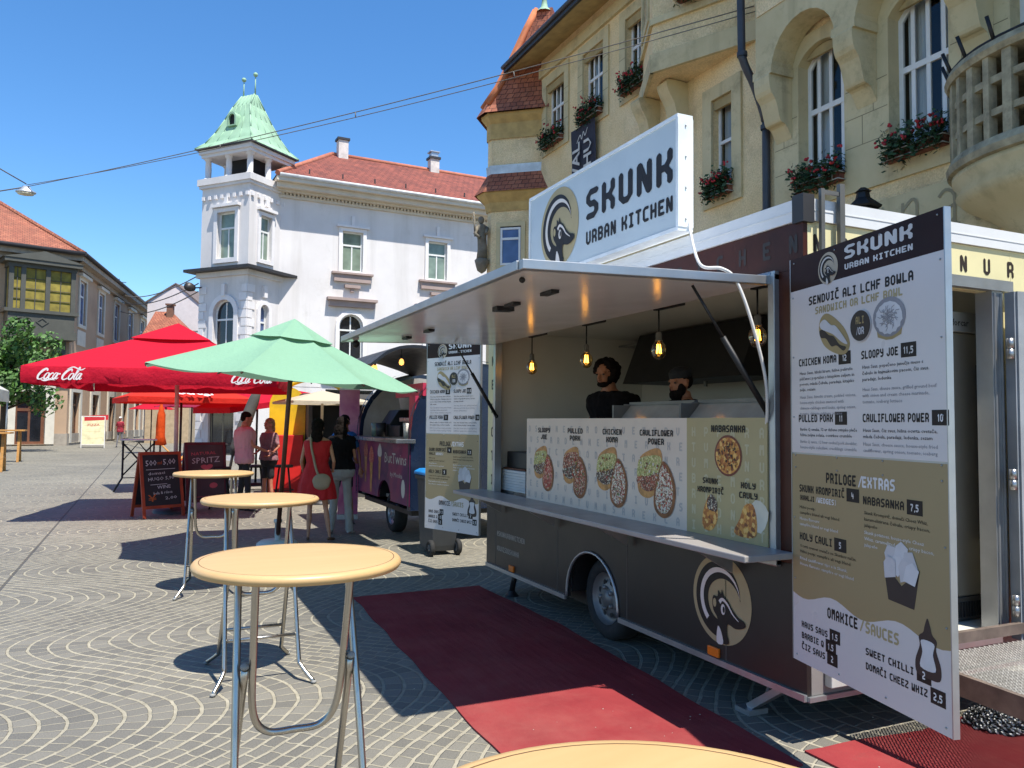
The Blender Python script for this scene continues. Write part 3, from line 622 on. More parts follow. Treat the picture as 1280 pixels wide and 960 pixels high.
g = G(); g.tube([E0, E1], .14, 6); g.tube([E0, E2], .14, 6); g.tube([PF.p(30.6, 12, .6), PF.p(30.6, 11.2, .2), PF.p(30.6, 0, .2)], .1, 6); g.build('gutter', SLATE, bp)
g = G(); q = PF.p(24, 0, -2)
g.tube([q+Vector((0, 0, 12.8)), q+Vector((0, 0, 14.6))], .04, 5)
for z in (13.8, 14.3): g.tube([q+Vector((-.6, 0, z)), q+Vector((.6, 0, z))], .03, 5)
g.build('antenna', IRON, bp)

# ------------------------------------------------------------------ houses at the end of the street
yr = thing('shop_house', (1, 95, 0), 'long pale yellow shop house at the end of the left street side', 'building')
YF = Fr((.75, 88.2, 0), (.3, .95, 0)); g = G(); DY = [1.8+i*3.4 for i in range(10)]
g.shape(YF, rect(0, 40, 0, 7.4), [rect(a-.9, a+.9, .2, 3.6) for a in DY]+[rect(a-.6, a+.6, 4.6, 6.4) for a in DY], reveal=.3)
g.build('wall', M('pale yellow render', '#c9b98c', .9), yr)
for a in DY: window(yr, YF.at(a, .2), 1.8, 3.4, mat=PALE, pane=P_DARK, t=.2); window(yr, YF.at(a, 4.6), 1.2, 1.8, pane=P_BLUE, t=.12)
g = G(); g.fbox(YF, -.3, 40, 7.4, 7.7, -.2, .5); g.build('cornice', PALE, yr)
g = G(); g.poly([YF.p(-.3, 7.7, .6), YF.p(40, 7.7, .6), YF.p(40, 11, -4.5), YF.p(-.3, 11, -4.5)], uv=[(0, 0), (40, 0), (40, 6), (0, 6)]); g.build('roof', TILE_OR, yr)
gb = thing('gabled_house', (1.5, 67, 0), 'plain pinkish white gabled house behind the red parasol', 'building')
GFr = Fr((-.3, 68.0, 0), (.9, -.43, 0)); g = G()
g.shape(GFr, [(0, 0), (4.4, 0), (4.4, 10.5), (2.2, 12.25), (0, 10.9)], c=0, depth=9); g.build('wall', M('pinkish white render', '#e0d6d2', .9, var=.05), gb)
g = G(); g.shape(GFr, [(-.15, 10.80), (2.2, 12.28), (4.5, 10.42), (4.5, 10.54), (2.2, 12.40), (-.15, 10.92)], c=.08, depth=9.2); g.build('roof', M('grey verge', '#6e625c', .8), gb)
g = G(); g.fbox(GFr, .02, 4.38, 8.6, 8.66, .0, .03); g.fbox(GFr, .02, 4.38, 7.4, 7.46, .0, .03); g.build('string_course', MAUVE, gb)
oh = thing('small_house', (1, 62, 0), 'low house with an orange tiled roof between palace and gabled house', 'building')
OH = Fr((-.2, 62.5, 0), (.95, -.3, 0)); g = G(); g.fbox(OH, 0, 3.0, 0, 7.7, -3, 0); g.build('wall', M('faded buff render', '#b59f80', .9), oh)
g = G(); g.poly([OH.p(-.3, 7.6, .5), OH.p(3.1, 7.6, .5), OH.p(.9, 9.8, -2.5), OH.p(-.3, 9.8, -2.5)], uv=[(0, 0), (3.4, 0), (1.4, 4), (0, 4)]); g.poly([OH.p(3.1, 7.6, .5), OH.p(3.1, 7.6, -3), OH.p(.9, 9.8, -2.5)], uv=[(0, 0), (3, 0), (2, 3)])
g.build('roof', TILE_OR, oh)
g = G(); g.fbox(OH, .7, 1.15, 8.7, 10.2, -2.2, -1.8); g.fbox(OH, .62, 1.23, 10.202, 10.32, -2.28, -1.72); g.build('chimney', M('brown brick chimney', '#7d5a48', .9), oh)
en = thing('end_house', (8, 118, 0), 'grey and cream house closing the far end of the street', 'building')
EF = Fr((7.5, 112, 0), (.98, -.2, 0)); g = G(); HW = [1.6+i*2.6 for i in range(6)]
g.shape(EF, rect(0, 18, 0, 8), [rect(a-.7, a+.7, .3, 3) for a in HW]+[rect(a-.6, a+.6, 4.4, 6.4) for a in HW], reveal=.3); g.build('wall', M('grey cream render', '#b9b1a0', .9), en)
for a in HW: window(en, EF.at(a, .3), 1.4, 2.7, pane=P_DARK, t=.14); window(en, EF.at(a, 4.4), 1.2, 2, pane=P_BLUE, t=.12)
g = G(); g.poly([EF.p(-.3, 8, .5), EF.p(18, 8, .5), EF.p(18, 11.5, -4), EF.p(-.3, 11.5, -4)], uv=[(0, 0), (18, 0), (18, 5), (0, 5)]); g.build('roof', TILE_RED, en)
# ------------------------------------------------------------------ ochre town house on the right
oc = thing('town_house', (14, 12, 0), 'ochre roughcast town house with oriel, stone balcony and tiled corner turret', 'building')
OF = Fr((12, 24, 0), (0, -1, 0))
UW = ((1.10, 1.28), (3.56, 1.22), (5.95, 1.16)); AW = (12.5, 14.68)
ops = [rect(a-w/2, a+w/2, 11.0, 13.1) for a, w in UW]+[rect(9.14, 9.86, 7.1, 9.35)]
ops += [rect(a-.5, a+.5, 7.0, 9.2) for a in (1.1, 3.56, 6.2)]+[arched(a, 6.45, 1.2, 2.9, .3) for a in AW]+[arched(16.95, 5.6, 1.3, 3.6, .35)]+[arched(a, .3, 2.2, 3.6, .7) for a in (1.8, 5, 8.2, 12.2, 15, 18)]
g = G(); g.shape(OF, rect(0, 30, 0, 14.3), ops, reveal=.32); g.build('wall', OCHRE, oc)
st = G()                                                                  # stone trim
for a, w in UW: st.cut(); surround(st, OF.at(a, 11.0), w, 2.1, .3, .05)
st.cut(); st.fbox(OF, 0, 6.9, 13.5, 13.85, .0, .1)
st.cut(); surround(st, OF.at(9.5, 7.1), .72, 2.25, .32, .06)
for a in (1.1, 3.56, 6.2): st.cut(); surround(st, OF.at(a, 7.0), 1.0, 2.2, .28, .05)
for a in (1.8, 5, 8.2): st.cut(); surround(st, OF.at(a, .3), 2.2, 3.6, .35, .07, .7)
st.builds('stone_trim', OSTONE, oc)
# stone faced bay with the arched heads
q = OF
g = G()
g.shape(q, rect(11.22, 19.5, 6.05, 9.6), [arched(a, 6.46, 1.18, 2.88, .3) for a in AW]+[arched(16.95, 6.07, 1.28, 3.12, .35)], c=.055, depth=.28)
g.cut(); g.shape(q, rect(11.22, 19.5, 4.75, 5.75), c=.05, depth=.045)
pts = [(11.3, 14.2), (11.3, 8.75)]
def arc(x0, x1, z, r, n=12): return [((x0+x1)/2-(x1-x0)/2*math.cos(pi*i/n), z+r*math.sin(pi*i/n)) for i in range(n+1)]
pts += arc(11.75, 13.4, 8.9, .85)+arc(13.85, 15.6, 8.9, .9)+arc(16.05, 17.9, 8.9, .95)+[(18.3, 8.9), (19.5, 8.9), (19.5, 14.2)]
g.cut(); g.shape(q, pts, c=.62, depth=.56)
g.builds('arched_hood', OSTONE, oc)
g = G(); g.shape(q, rect(11.35, 19.4, 10.2, 14.1), c=.64, depth=.01); g.build('upper_roughcast', OCHRE, oc)
g = G()
for a in (11.52, 13.62, 15.83):                                            # scrolled corbels
    pr = [(.06, 8.95), (.62, 8.95), (.64, 8.55), (.5, 8.35), (.42, 8.1), (.36, 7.92), (.22, 7.86), (.06, 7.6)]
    g.cut(); F_ = Fr(q.p(a-.22, 0, 0), q.n, q.v); g.shape(F_, smooth2(pr, 3), c=0, depth=.44)
    F_ = Fr(q.p(a-.27, 0, 0), q.n, q.v); g.shape(F_, rect(.05, .66, 8.86, 9.02), c=0, depth=.54)
g.builds('corbel', OSTONE, oc, recalc=True)
jn = G()                                                                  # ashlar joints
for z in (6.9, 7.45, 8.0):
    for a0, a1 in ((11.25, 11.88), (13.12, 14.06), (15.3, 16.28)): jn.fbox(q, a0, a1, z, z+.014, .05, .0575)
for a, z in ((13.5, 6.9), (13.75, 7.45), (13.4, 8.0), (15.7, 6.9), (15.5, 7.45), (11.5, 7.45)): jn.fbox(q, a, a+.014, z, z+.55, .05, .0577)
for a0, w in ((1.1, 1.28), (3.56, 1.22), (5.95, 1.16)):
    for z in (11.5, 12.0, 12.5): jn.fbox(q, a0-w/2-.3, a0-w/2, z, z+.014, .045, .0525); jn.fbox(q, a0+w/2, a0+w/2+.3, z, z+.014, .045, .0525)
jn.build('joint', M('dark joint', '#7d7459', .9), oc)
g = G()                                                                   # raised blackletter, mostly hidden
def stroke(pts, w=.055): g.ribbon(q, smooth2(pts, 3), w, .062)
for a, ch in ((13.2, 't'), (13.85, 'i'), (14.35, 'n'), (15.05, 'a'), (15.7, 'r')):
    g.cut()
    if ch in 'it': stroke([(a, 5.6), (a, 5.1), (a+.1, 5.0)]); stroke([(a-.08, 5.52), (a+.1, 5.58)], .06)
    if ch == 'n': stroke([(a, 5.58), (a, 5.05), (a+.08, 4.98)]); stroke([(a, 5.45), (a+.18, 5.6), (a+.28, 5.5), (a+.28, 5.08), (a+.38, 4.98)])
    if ch == 'a': stroke([(a, 5.5), (a+.12, 5.6), (a+.28, 5.48), (a+.28, 5.05), (a+.38, 4.98)]); stroke([(a+.28, 5.32), (a+.04, 5.24), (a, 5.1), (a+.12, 4.99), (a+.28, 5.1)])
    if ch == 'r': stroke([(a, 5.58), (a, 5.05), (a+.08, 4.98)]); stroke([(a, 5.45), (a+.16, 5.6), (a+.26, 5.5)])
g.builds('raised_letter', M('relief letter', '#968c6f', .9), oc)
for a, w in UW: window(oc, OF.at(a, 11.0), w, 2.1, mull=(-w*.22, 0, w*.22), trans=(.6,), depth=.2, t=.08, curtain=True)
window(oc, OF.at(9.5, 7.1), .72, 2.25, mull=(), trans=(.55,), depth=.2, curtain=True)
for a in (1.1, 3.56, 6.2): window(oc, OF.at(a, 7.0), 1.0, 2.2, trans=(.6,), depth=.2, pane=P_DARK)
for a in AW: window(oc, OF.at(a, 6.45), 1.2, 2.9, arch=.3, mull=(-.3, 0, .3), trans=(.56,), depth=.25, t=.1, curtain=True)
window(oc, OF.at(16.95, 5.6), 1.3, 3.6, arch=.35, mull=(-.32, 0, .32), trans=(.66,), depth=.22, t=.09, curtain=True)
for a in (1.8, 5, 8.2, 12.2, 15, 18): window(oc, OF.at(a, .3), 2.2, 3.6, arch=.7, pane=P_DARK, mat=BROWN, depth=.25)
# roller boxes above the sashes
g = G()
for a, w in UW: g.cut(); g.fbox(OF, a-w/2+.02, a+w/2-.02, 12.85, 13.09, -.1, -.02)
for a in AW: g.cut(); g.shape(OF, arched(a, 9.12, .9, .2, .17), c=-.06, depth=.06)
g.cut(); g.fbox(OF, 9.16, 9.84, 9.12, 9.34, -.1, -.02)
g.builds('roller_blind_box', M('weathered blind box', '#a38f62', .8), oc)
# the canted bay
By = [Vector((12, 17.9, 0)), Vector((10.9, 15.75, 0)), Vector((12, 13.35, 0))]
g = G()
for A_, B_ in ((By[0], By[1]), (By[1], By[2])):
    F_ = Fr(A_, B_-A_); L = (B_-A_).length
    g.shape(F_, rect(0, L, 10.2, 14.6), [rect(L*.3, L*.3+.9, 12.0, 14.0)], reveal=.3)
g.poly([By[0]+Vector((0, 0, 10.2)), By[2]+Vector((0, 0, 10.2)), By[1]+Vector((0, 0, 10.2))])
g.build('bay', OCHRE, oc)
g = G()
for A_, B_ in ((By[0], By[1]), (By[1], By[2])):
    F_ = Fr(A_, B_-A_); L = (B_-A_).length
    g.cut(); g.fbox(F_, -.05, L+.05, 10.17, 10.62, -.02, .07); g.fbox(F_, -.02, L+.02, 11.35, 11.5, -.02, .08); surround(g, F_.at(L*.3+.45, 12), .9, 2.0, .22, .05)
for y in (17.2, 16.0):
    g.cut(); F_ = Fr((12, y+.2, 0), (-1, 0, 0)); pr = [(.0, 10.16), (.62, 10.16), (.6, 9.9), (.42, 9.6), (.3, 9.2), (.16, 9.05), (0, 8.7)]; g.shape(F_, smooth2(pr, 3), c=0, depth=.4)
g.builds('bay_moulding', OSTONE, oc, recalc=True)
for A_, B_ in ((By[0], By[1]), (By[1], By[2])):
    F_ = Fr(A_, B_-A_); L = (B_-A_).length; window(oc, F_.at(L*.3+.45, 12), .9, 2, depth=.2, curtain=True)
# eaves and main roof
g = G(); q = OF
g.poly([q.p(-.7, 13.85, 1.0), q.p(30, 13.85, 1.0), q.p(30, 14.15, 0), q.p(-.7, 14.15, 0)]); g.build('soffit', M('weathered soffit', '#b09a68', .9), oc)
g = G(); g.fbox(q, -.75, 30, 13.84, 14.02, 1.0, 1.1); g.tube([q.p(-.78, 14.03, 1.12), q.p(30, 14.03, 1.12)], .08, 6); g.build('gutter', SLATE, oc)
g = G(); g.poly([q.p(-.75, 14.02, 1.08), q.p(30, 14.02, 1.08), q.p(30, 15.5, -5.5), q.p(2.5, 15.5, -5.5)], uv=[(0, 0), (31, 0), (31, 8), (3, 8)]); g.poly([q.p(-.75, 14.02, 1.08), q.p(2.5, 15.5, -5.5), q.p(-.75, 14.02, -9)], uv=[(0, 0), (4, 8), (9, 0)])
g.build('roof', TILE_OR, oc)
dq = OF.at(6.6, 0, .35); g = G(); g.shape(dq, [(0, 13.95), (2.6, 13.95), (2.6, 16.2), (1.3, 17.6), (0, 16.2)], c=0, depth=3); g.build('dormer', OSTONE, oc)
# corner turret
TA = Vector((12.04, 23.97, 0)); tdir = Vector((-.77, .64, 0)).normalized(); tnrm = Vector((.64, .77, 0)).normalized()
def tur(ex, z, w=1.8, dp=2.6):                                            # plan ring of the turret (octagon like)
    a = TA+tdir*(-.25-ex*.2); b = TA+tdir*(w+ex); c0 = TA-tnrm*ex; k = .2
    P = [TA+tdir*(-.3)-tnrm*ex, TA+tdir*(w-.0+ex*.4)-tnrm*ex, TA+tdir*(w+k+ex)+tnrm*(k-ex*.4), TA+tdir*(w+k+ex)+tnrm*(dp-k), TA+tdir*(w)+tnrm*(dp+ex), TA+tdir*(-.3)+tnrm*(dp+ex)]
    return [p+Vector((0, 0, z)) for p in P]
g = G(); g.loft([tur(0, 0), tur(0, 12.5)], smooth=False); g.build('turret', OCHRE, oc)
g = G(); g.loft([tur(.05, 11.55), tur(.05, 12.1), tur(.22, 12.3), tur(.24, 12.42)], smooth=False, cap=False); g.cut(); g.loft([tur(.04, 9.0), tur(.1, 9.3), tur(.34, 9.55), tur(.36, 9.62)], smooth=False, cap=False); g.builds('turret_moulding', M('ochre moulding', '#bb9f66', .9), oc)
def roof_rings(g, prof):
    for (e0, z0), (e1, z1) in zip(prof, prof[1:]):
        A_, B_ = tur(e0, z0), tur(e1, z1); n = len(A_); s0 = 0
        for i in range(n):
            j = (i+1) % n; L = (A_[j]-A_[i]).length; h = (B_[i]-A_[i]).length
            g.poly([A_[i], A_[j], B_[j], B_[i]], uv=[(s0, z0*1.2), (s0+L, z0*1.2), (s0+L, z1*1.2), (s0, z1*1.2)]); s0 += L
g = G(); roof_rings(g, [(.44, 9.6), (.28, 9.85), (.02, 10.35)]); g.build('skirt_roof', TILE_OR, oc)
g = G(); g.loft([tur(.03, 10.3), tur(.06, 10.62)], smooth=False, cap=False); g.build('lead_flashing', ZINC, oc)
cT = TA-tdir*.2+tnrm*.7
g = G(); rr = [tur(.4, 12.4), tur(.2, 12.75)]; base = tur(.2, 12.75)
for t, z in ((.2, 13.5), (.4, 14.5), (.6, 15.6), (.74, 16.3)):
    cz = cT+Vector((0, 0, 0)); rr.append([(Vector((p.x, p.y, 0)).lerp(cz, t))+Vector((0, 0, z)) for p in base])
for A_, B_ in zip(rr, rr[1:]):
    s0 = 0
    for i in range(6):
        j = (i+1) % 6; L = (A_[j]-A_[i]).length; g.poly([A_[i], A_[j], B_[j], B_[i]], uv=[(s0, A_[i].z*1.1), (s0+L, A_[i].z*1.1), (s0+L, B_[i].z*1.1), (s0, B_[i].z*1.1)]); s0 += L
g.poly(rr[-1]); trf = g.build('turret_roof', TILE_OR, oc)
g = G()
for i in (1, 2): g.tube([r[i] for r in rr[1:]], .1, 6)
g.build('hip_tile', M('hip tile', '#bb7048', .85), trf)
g = G(); g.lathe([(.3, 16.2), (.12, 16.4), (.08, 16.7), (.14, 16.8), (.05, 16.9), (.03, 17.8), (.0, 17.9)], (cT.x-.3, cT.y+.1, 0), 10); g.build('finial', COPPER, oc)
F_ = Fr(TA-tnrm*.004+tdir*1.8, -tdir); g = G(); surround(g, F_.at(.72, 7.1), .75, 1.35, .14, .06); g.build('turret_trim', OSTONE, oc)
g = G(); g.fbox(F_, .33, 1.11, 7.08, 8.46, -.02, .02); g.build('window_recess', ROOMD, oc)
window(oc, F_.at(.72, 7.1, .1), .72, 1.3, mull=(), trans=(.7,), depth=.06, pane=P_BLUE)
# rain pipe
g = G(); g.tube(smooth2([(11.25, 13.05, 14.0), (11.28, 13.02, 10.0), (11.3, 13.0, 9.45), (11.6, 12.98, 8.9), (11.86, 12.95, 8.2), (11.88, 12.95, 7.6), (11.88, 12.95, 0.1)], 4), .085, 10)
for z in (9.55, 8.05, 6.2, 4.4): g.lathe([(.11, -.05), (.11, .05)], (11.28 if z > 9 else 11.87, 13.0 if z > 9 else 12.95, z), 10)
g.build('rain_pipe', M('dark rain pipe', '#34363c', .5), oc)
# balcony
bc = Vector((12, 6.75, 0)); ry, rx = 1.75, 1.35
def half(ex, z, n=22, k=1): return [Vector((12-(rx*k+ex)*math.sin(pi*i/n), bc.y+(ry*k+ex)*math.cos(pi*i/n), z)) for i in range(n+1)]
g = G()
prof = [(0, 6.9, 0), (.08, 6.95, 0), (.1, 7.1, 0), (.02, 7.12, 0)]
g.loft([half(-.02, 5.5), half(.06, 5.52), half(.08, 5.62), half(.02, 5.74), half(-.05, 5.76)], smooth=False)
g.loft([half(-.17, 6.92), half(.04, 6.92), half(.08, 7.0), half(.04, 7.1), half(-.18, 7.1)], smooth=False)
for i in range(16):
    t = (i+.5)/16; a = pi*t; p = Vector((12-(rx-.05)*math.sin(a), bc.y+(ry-.05)*math.cos(a), 0)); u = Vector((-rx*math.cos(a), -ry*math.sin(a), 0)).normalized()
    F_ = Fr(p, u); wv = .068 if i % 2 else .052
    g.fbox(F_, -wv, wv, 5.74, 6.93, -.08, .06)
for z in (6.05, 6.52): g.loft([half(-.11, z), half(-.02, z), half(-.02, z+.1), half(-.11, z+.1)], smooth=False)
bo = g.build('balcony', M('weathered balcony stone', '#9d9479', .95, var=.25, scale=5, bump=.6, bscale=20, dirt=C('#3d392e')), oc)
g = G(); pr = [(1, 5.5), (1.0, 5.42), (.93, 5.3), (.97, 5.18), (.9, 5.05), (.72, 4.85), (.5, 4.55), (.42, 4.2), (.3, 3.9)]
g.loft([half(0, z, k=k) for k, z in pr], smooth=True); g.build('balcony_base', OSTONE, oc)
g = G()
for i in range(7):
    a = pi*(.12+i*.105); p = Vector((12-rx*math.sin(a), bc.y+ry*math.cos(a), 7.1)); d = Vector((-math.sin(a), math.cos(a), 0))
    g.tube([p, p+d*.12+Vector((0, 0, .34))], .03, 6)
g.tube([Vector((12-rx*math.sin(pi*(.1+i*.07)), bc.y+ry*math.cos(pi*(.1+i*.07)), 7.13)) for i in range(11)], .03, 6)
g.build('iron_bracket', IRON, bo)
# statue on the turret corner
sp = TA+tdir*2.12-tnrm*.02; g = G()
g.lathe([(.02, 6.85), (.16, 6.95), (.22, 7.15), (.26, 7.3), (.2, 7.36)], (sp.x, sp.y, 0), 10)
g.loft([[Vector((sp.x+r*math.cos(2*pi*k/10)+o_, sp.y+r*.8*math.sin(2*pi*k/10), z)) for k in range(10)] for z, r, o_ in ((7.36, .2, 0), (7.7, .18, .02), (8.05, .17, 0), (8.3, .2, -.02), (8.5, .22, -.03), (8.58, .1, -.03))])
g.ell((sp.x-.04, sp.y, 8.72), (.11, .12, .14)); g.tube([(sp.x-.2, sp.y-.05, 8.45), (sp.x-.3, sp.y-.1, 8.2), (sp.x-.16, sp.y-.2, 8.05)], .06, 7); g.tube([(sp.x-.3, sp.y-.1, 8.1), (sp.x-.36, sp.y-.1, 8.95)], .03, 6)
g.tube([(sp.x+.15, sp.y-.1, 8.45), (sp.x+.05, sp.y-.25, 8.2)], .06, 7)
tag(g.build('statue', M('grey statue stone', '#7d7668', .95, var=.25, scale=4)), 'grey stone figure standing on a console at the turret corner', 'statue')
# flower boxes, each on its own sill
LEAF = M('geranium leaf', (.035, .075, .018), .7, var=.5, scale=14); BLOOM = M('red geranium bloom', (.45, .02, .03), .6, var=.35, scale=12); BOX = M('terracotta planter', '#7d4a38', .8, var=.2, scale=5)
def leaf_cloud(g, f, a0, a1, b0, b1, c0, c1, n, s):
    for _ in range(n):
        p = f.p(random.uniform(a0, a1), random.gauss((b0+b1)/2, (b1-b0)/3.2), random.uniform(c0, c1)); u = Vector([random.gauss(0, 1) for _ in '123']).normalized(); v = u.orthogonal().normalized(); k = s*random.uniform(.6, 1.3)
        g.poly([p-u*k, p+v*k*.7, p+u*k, p-v*k*.7])
def flower_box(f, w, lab):
    t = thing('flower_box', f.p(0, 0, .1), lab, 'flower box', 'geranium boxes on the house sills')
    g = G(); g.fbox(f, -w/2, w/2, .0, .2, .02, .2); g.build('planter', BOX, t)
    g = G(); g.tube([f.p(-w/2-.03, .16, .03), f.p(-w/2-.03, .16, .25), f.p(w/2+.03, .16, .25), f.p(w/2+.03, .16, .03)], .012, 5); g.tube([f.p(-w/2-.03, .02, .03), f.p(-w/2-.03, .02, .25), f.p(w/2+.03, .02, .25), f.p(w/2+.03, .02, .03)], .012, 5)
    for k in (-.4, 0, .4): g.tube([f.p(k*w, .02, .25), f.p(k*w, .16, .25)], .01, 5)
    g.build('guard_rail', M('pale wire rail', '#a8a79b', .5), t)
    g = G(); leaf_cloud(g, f, -w/2-.05, w/2+.05, .1, .5, .0, .36, 800, .055); leaf_cloud(g, f, -w/2, w/2, -.12, .22, .2, .36, 220, .05); g.build('foliage', LEAF, t)
    g = G()
    for _ in range(20): p = f.p(random.uniform(-w/2-.05, w/2+.05), random.gauss(.36, .13), random.uniform(.12, .4)); [g.ell(p+Vector([random.gauss(0, .022) for _ in '123']), (.028, .028, .025), seg=6) for _ in range(4)]
    g.build('blossoms', BLOOM, t)
names = ('red geranium box on the sill next to the tiled turret', 'red geranium box above the hanging dark banner', 'red geranium box on the upper sill left of the bay')
for (a, w), nm in zip(UW, names): flower_box(OF.at(a, 10.86), w, nm)
flower_box(OF.at(9.5, 6.96), .8, 'small geranium box under the narrow window beside the white roof sign')
flower_box(OF.at(12.5, 6.34), 1.15, 'long geranium box under the arched window beside the rain pipe')
flower_box(OF.at(14.68, 6.34), 1.15, 'long geranium box under the arched window nearest the balcony')
A_, B_ = By[1], By[2]; F_ = Fr(A_, B_-A_); flower_box(F_.at((B_-A_).length*.3+.45, 11.6, .05), .9, 'geranium box high on the canted bay above the soffit')
# hanging banner
t = thing('banner', OF.p(3.5, 10.8, .2), 'dark narrow event banner hanging below an upper window box', 'banner')
bf = OF.at(3.22, 8.2, .16); g = G(); n = 16
vs = [bf.p(a, b*2.6/n, .02*math.sin(b*.5)+.02*math.sin(a*5)) for b in range(n+1) for a in (-.72, -.36, 0, .36, .72)]
g.add(vs, [(i*5+j, i*5+j+1, i*5+j+6, i*5+j+5) for i in range(n) for j in range(4)], 0, True); g.build('cloth', M('dark banner cloth', '#2b2a36', .8), t)
g = G(); vf = Fr(bf.p(-.26, 1.0, .055), (0, 0, 1), (0, 1, 0), (-1, 0, 0)); fine(g, vf, 'VAL', 0, -.12, .46, bold=.02); vf2 = Fr(bf.p(.46, 1.0, .055), (0, 0, 1), (0, 1, 0), (-1, 0, 0)); fine(g, vf2, 'THU', -.2, -.1, .46, bold=.02)
g.ribbon(bf.at(0, 0, .055), smooth2([(-.3, 2.1), (-.1, 2.3), (0, 2.15), (.1, 2.35), (.2, 2.2), (.35, 2.4)], 5), .03); g.build('lettering', M('pale banner print', '#c9c6bd', .8), t)
# wall lantern behind the truck roof
t = thing('wall_lantern', (11.6, 9.9, 5.4), 'black wrought iron wall lantern showing above the cream truck end', 'lantern')
g = G(); lp = Vector((10.75, 9.45, 4.78)); g.lathe([(.1, 0), (.19, .5)], lp, 6, smooth=False); g.build('lamp_glass', P_DARK, t)
g = G(); g.lathe([(.28, .5), (.3, .53), (.12, .68), (.1, .78), (.14, .79), (.05, .86)], lp, 6, smooth=False); g.tube([lp+Vector((0, 0, -.02)), lp+Vector((0, 0, -.2)), (11.95, 9.9, 4.2)], .03, 6); g.build('lamp_frame', IRON, t)
# overhead wires and the street lamp slung on them
WIRE = M('grey cable', '#6b665f', .6)
def cable(p, q, sag, n=20): p, q = Vector(p), Vector(q); return [p.lerp(q, i/n)-Vector((0, 0, sag*4*(i/n)*(1-i/n))) for i in range(n+1)]
HL = (-3.86, 29.98, 9.25)
g = G(); c1 = cable((11.95, 13.37, 10.95), HL, .2); c2 = cable((11.95, 13.3, 10.8), (HL[0], HL[1], HL[2]+.06), .3); g.tube(c1, .013, 5); g.tube(c2, .011, 5); g.tube(cable(HL, (-20, 44, 9.3), .3), .022, 5)
for i in (5, 9, 13): g.tube([c1[i], c2[i]], .015, 4)
tag(g.build('span_wire', WIRE), 'twin grey span wire crossing the sky from the ochre house', 'wire')
g = G(); g.tube(cable((HL[0], HL[1], HL[2]+.1), (-14, 20, 14), .3), .02, 5); tag(g.build('feed_wire', WIRE), 'black feed wire rising left from the slung street lamp', 'wire')
t = thing('street_lamp', HL, 'flat grey street lamp slung on the span wire above the street', 'street lamp')
g = G(); h = Vector(HL); g.loft([[h+Vector((rx_*math.cos(2*pi*k/16), rx_*.6*math.sin(2*pi*k/16), z)) for k in range(16)] for rx_, z in ((.1, .02), (.16, -.08), (.3, -.16), (.3, -.2))]); g.build('lamp_housing', ZINC, t)
g = G(); g.loft([[h+Vector((rx_*math.cos(2*pi*k/16), rx_*.6*math.sin(2*pi*k/16), z)) for k in range(16)] for rx_, z in ((.28, -.202), (.22, -.27), (.05, -.3))]); g.build('lamp_glass', M('milky lamp glass', '#c9c3a8', .3), t)
for i, (z, y) in enumerate(((10.3, 66), (10.0, 66), (9.5, 66))):
    g = G(); g.tube(cable((-2.3, 72, z+1.6-i*.3), (1.8, 36.5, 7.9-.35*i), .5), .03, 4)
    tag(g.build('street_wire', WIRE, label='%s of three thin wires between palace and white tower' % ('topmost', 'middle', 'lowest')[i], group='wires strung across the street'), cat='wire')
# tree at the left
def tree(name, o, h, r, n, s, lab, crown=1.0):
    t = thing(name, o, lab, 'tree'); o = Vector(o); g = G(); pts = [o, o+Vector((.05, 0, h*.3)), o+Vector((0, .05, h*.62)), o+Vector((0, 0, h*.9))]; g.tube(pts, [r*.09, r*.07, r*.05, .02], 8); tips = []
    for i in range(11):
        a = i*2.4; b0 = o+Vector((0, 0, h*(.38+.045*i))); e = b0+Vector((math.cos(a)*r*.75, math.sin(a)*r*.75, h*(.1+.015*i))); g.tube([b0, b0.lerp(e, .5)+Vector((0, 0, .1)), e], [r*.035, r*.022, .01], 5); tips.append(e)
    g.build('trunk', M('tree bark', '#4b3d30', .9), t)
    cl = [(e, r*random.uniform(.3, .48)) for e in tips]+[(o+Vector((random.uniform(-.45, .45)*r, random.uniform(-.45, .45)*r, h*random.uniform(.55, .95))), r*random.uniform(.3, .45)) for _ in range(14)]
    for part, mat, f0 in (('crown', M('tree leaf', (.075, .17, .03), .6, var=.55, scale=1.6), 1),):
        g = G()
        for _ in range(n):
            c, q = random.choice(cl); d = Vector([random.gauss(0, 1) for _ in '123']).normalized(); p = c+d*q*random.uniform(.55, 1.05)
            u = (d+Vector([random.gauss(0, .7) for _ in '123'])).normalized(); v = u.orthogonal().normalized(); w = u.cross(v); k = s*random.uniform(.6, 1.4)
            g.poly([p-v*k, p+w*k*.6, p+v*k, p-w*k*.6])
        g.build(part, mat, t)
tree('broadleaf_tree', (-6.55, 46.3, 0), 5.5, 2.3, 8000, .12, 'round leafy green tree in front of the palace corner')
# ------------------------------------------------------------------ food truck
CHAR = M('charcoal vinyl wrap', '#242120', .4, var=.12, scale=1.5, spec=.45, dirt=C('#2f2c2a'))
BRN = M('cream wrap with painted brown reflection', '#431f13', .42, var=.3, scale=1.6, spec=.25); CRM = M('cream vinyl wrap', '#d8cd9e', .5, var=.05, scale=2)  # upper wrap: cream vinyl with its shade and red reflection painted brown
ALU = M('brushed aluminium', '#a9abac', .38, metal=.75, var=.08, scale=5); ALUW = M('white aluminium trim', '#d2d3d2', .45, var=.05, scale=3)
INK = flat('dark print', '#1d1714'); OLIVE = flat('olive print', '#a2946f'); PAPER = flat('white print', '#cfc8c0'); GREYP = flat('grey print', '#8b8783'); TAN = flat('tan print', '#9a8c6a')
STEEL = M('stainless steel', '#9b9c9b', .3, metal=.85, var=.1, scale=3); BLACK = M('black plastic', (.012, .012, .012), .5, var=.2); RUBBER = M('tyre rubber', (.018, .018, .018), .85, var=.2, scale=12)
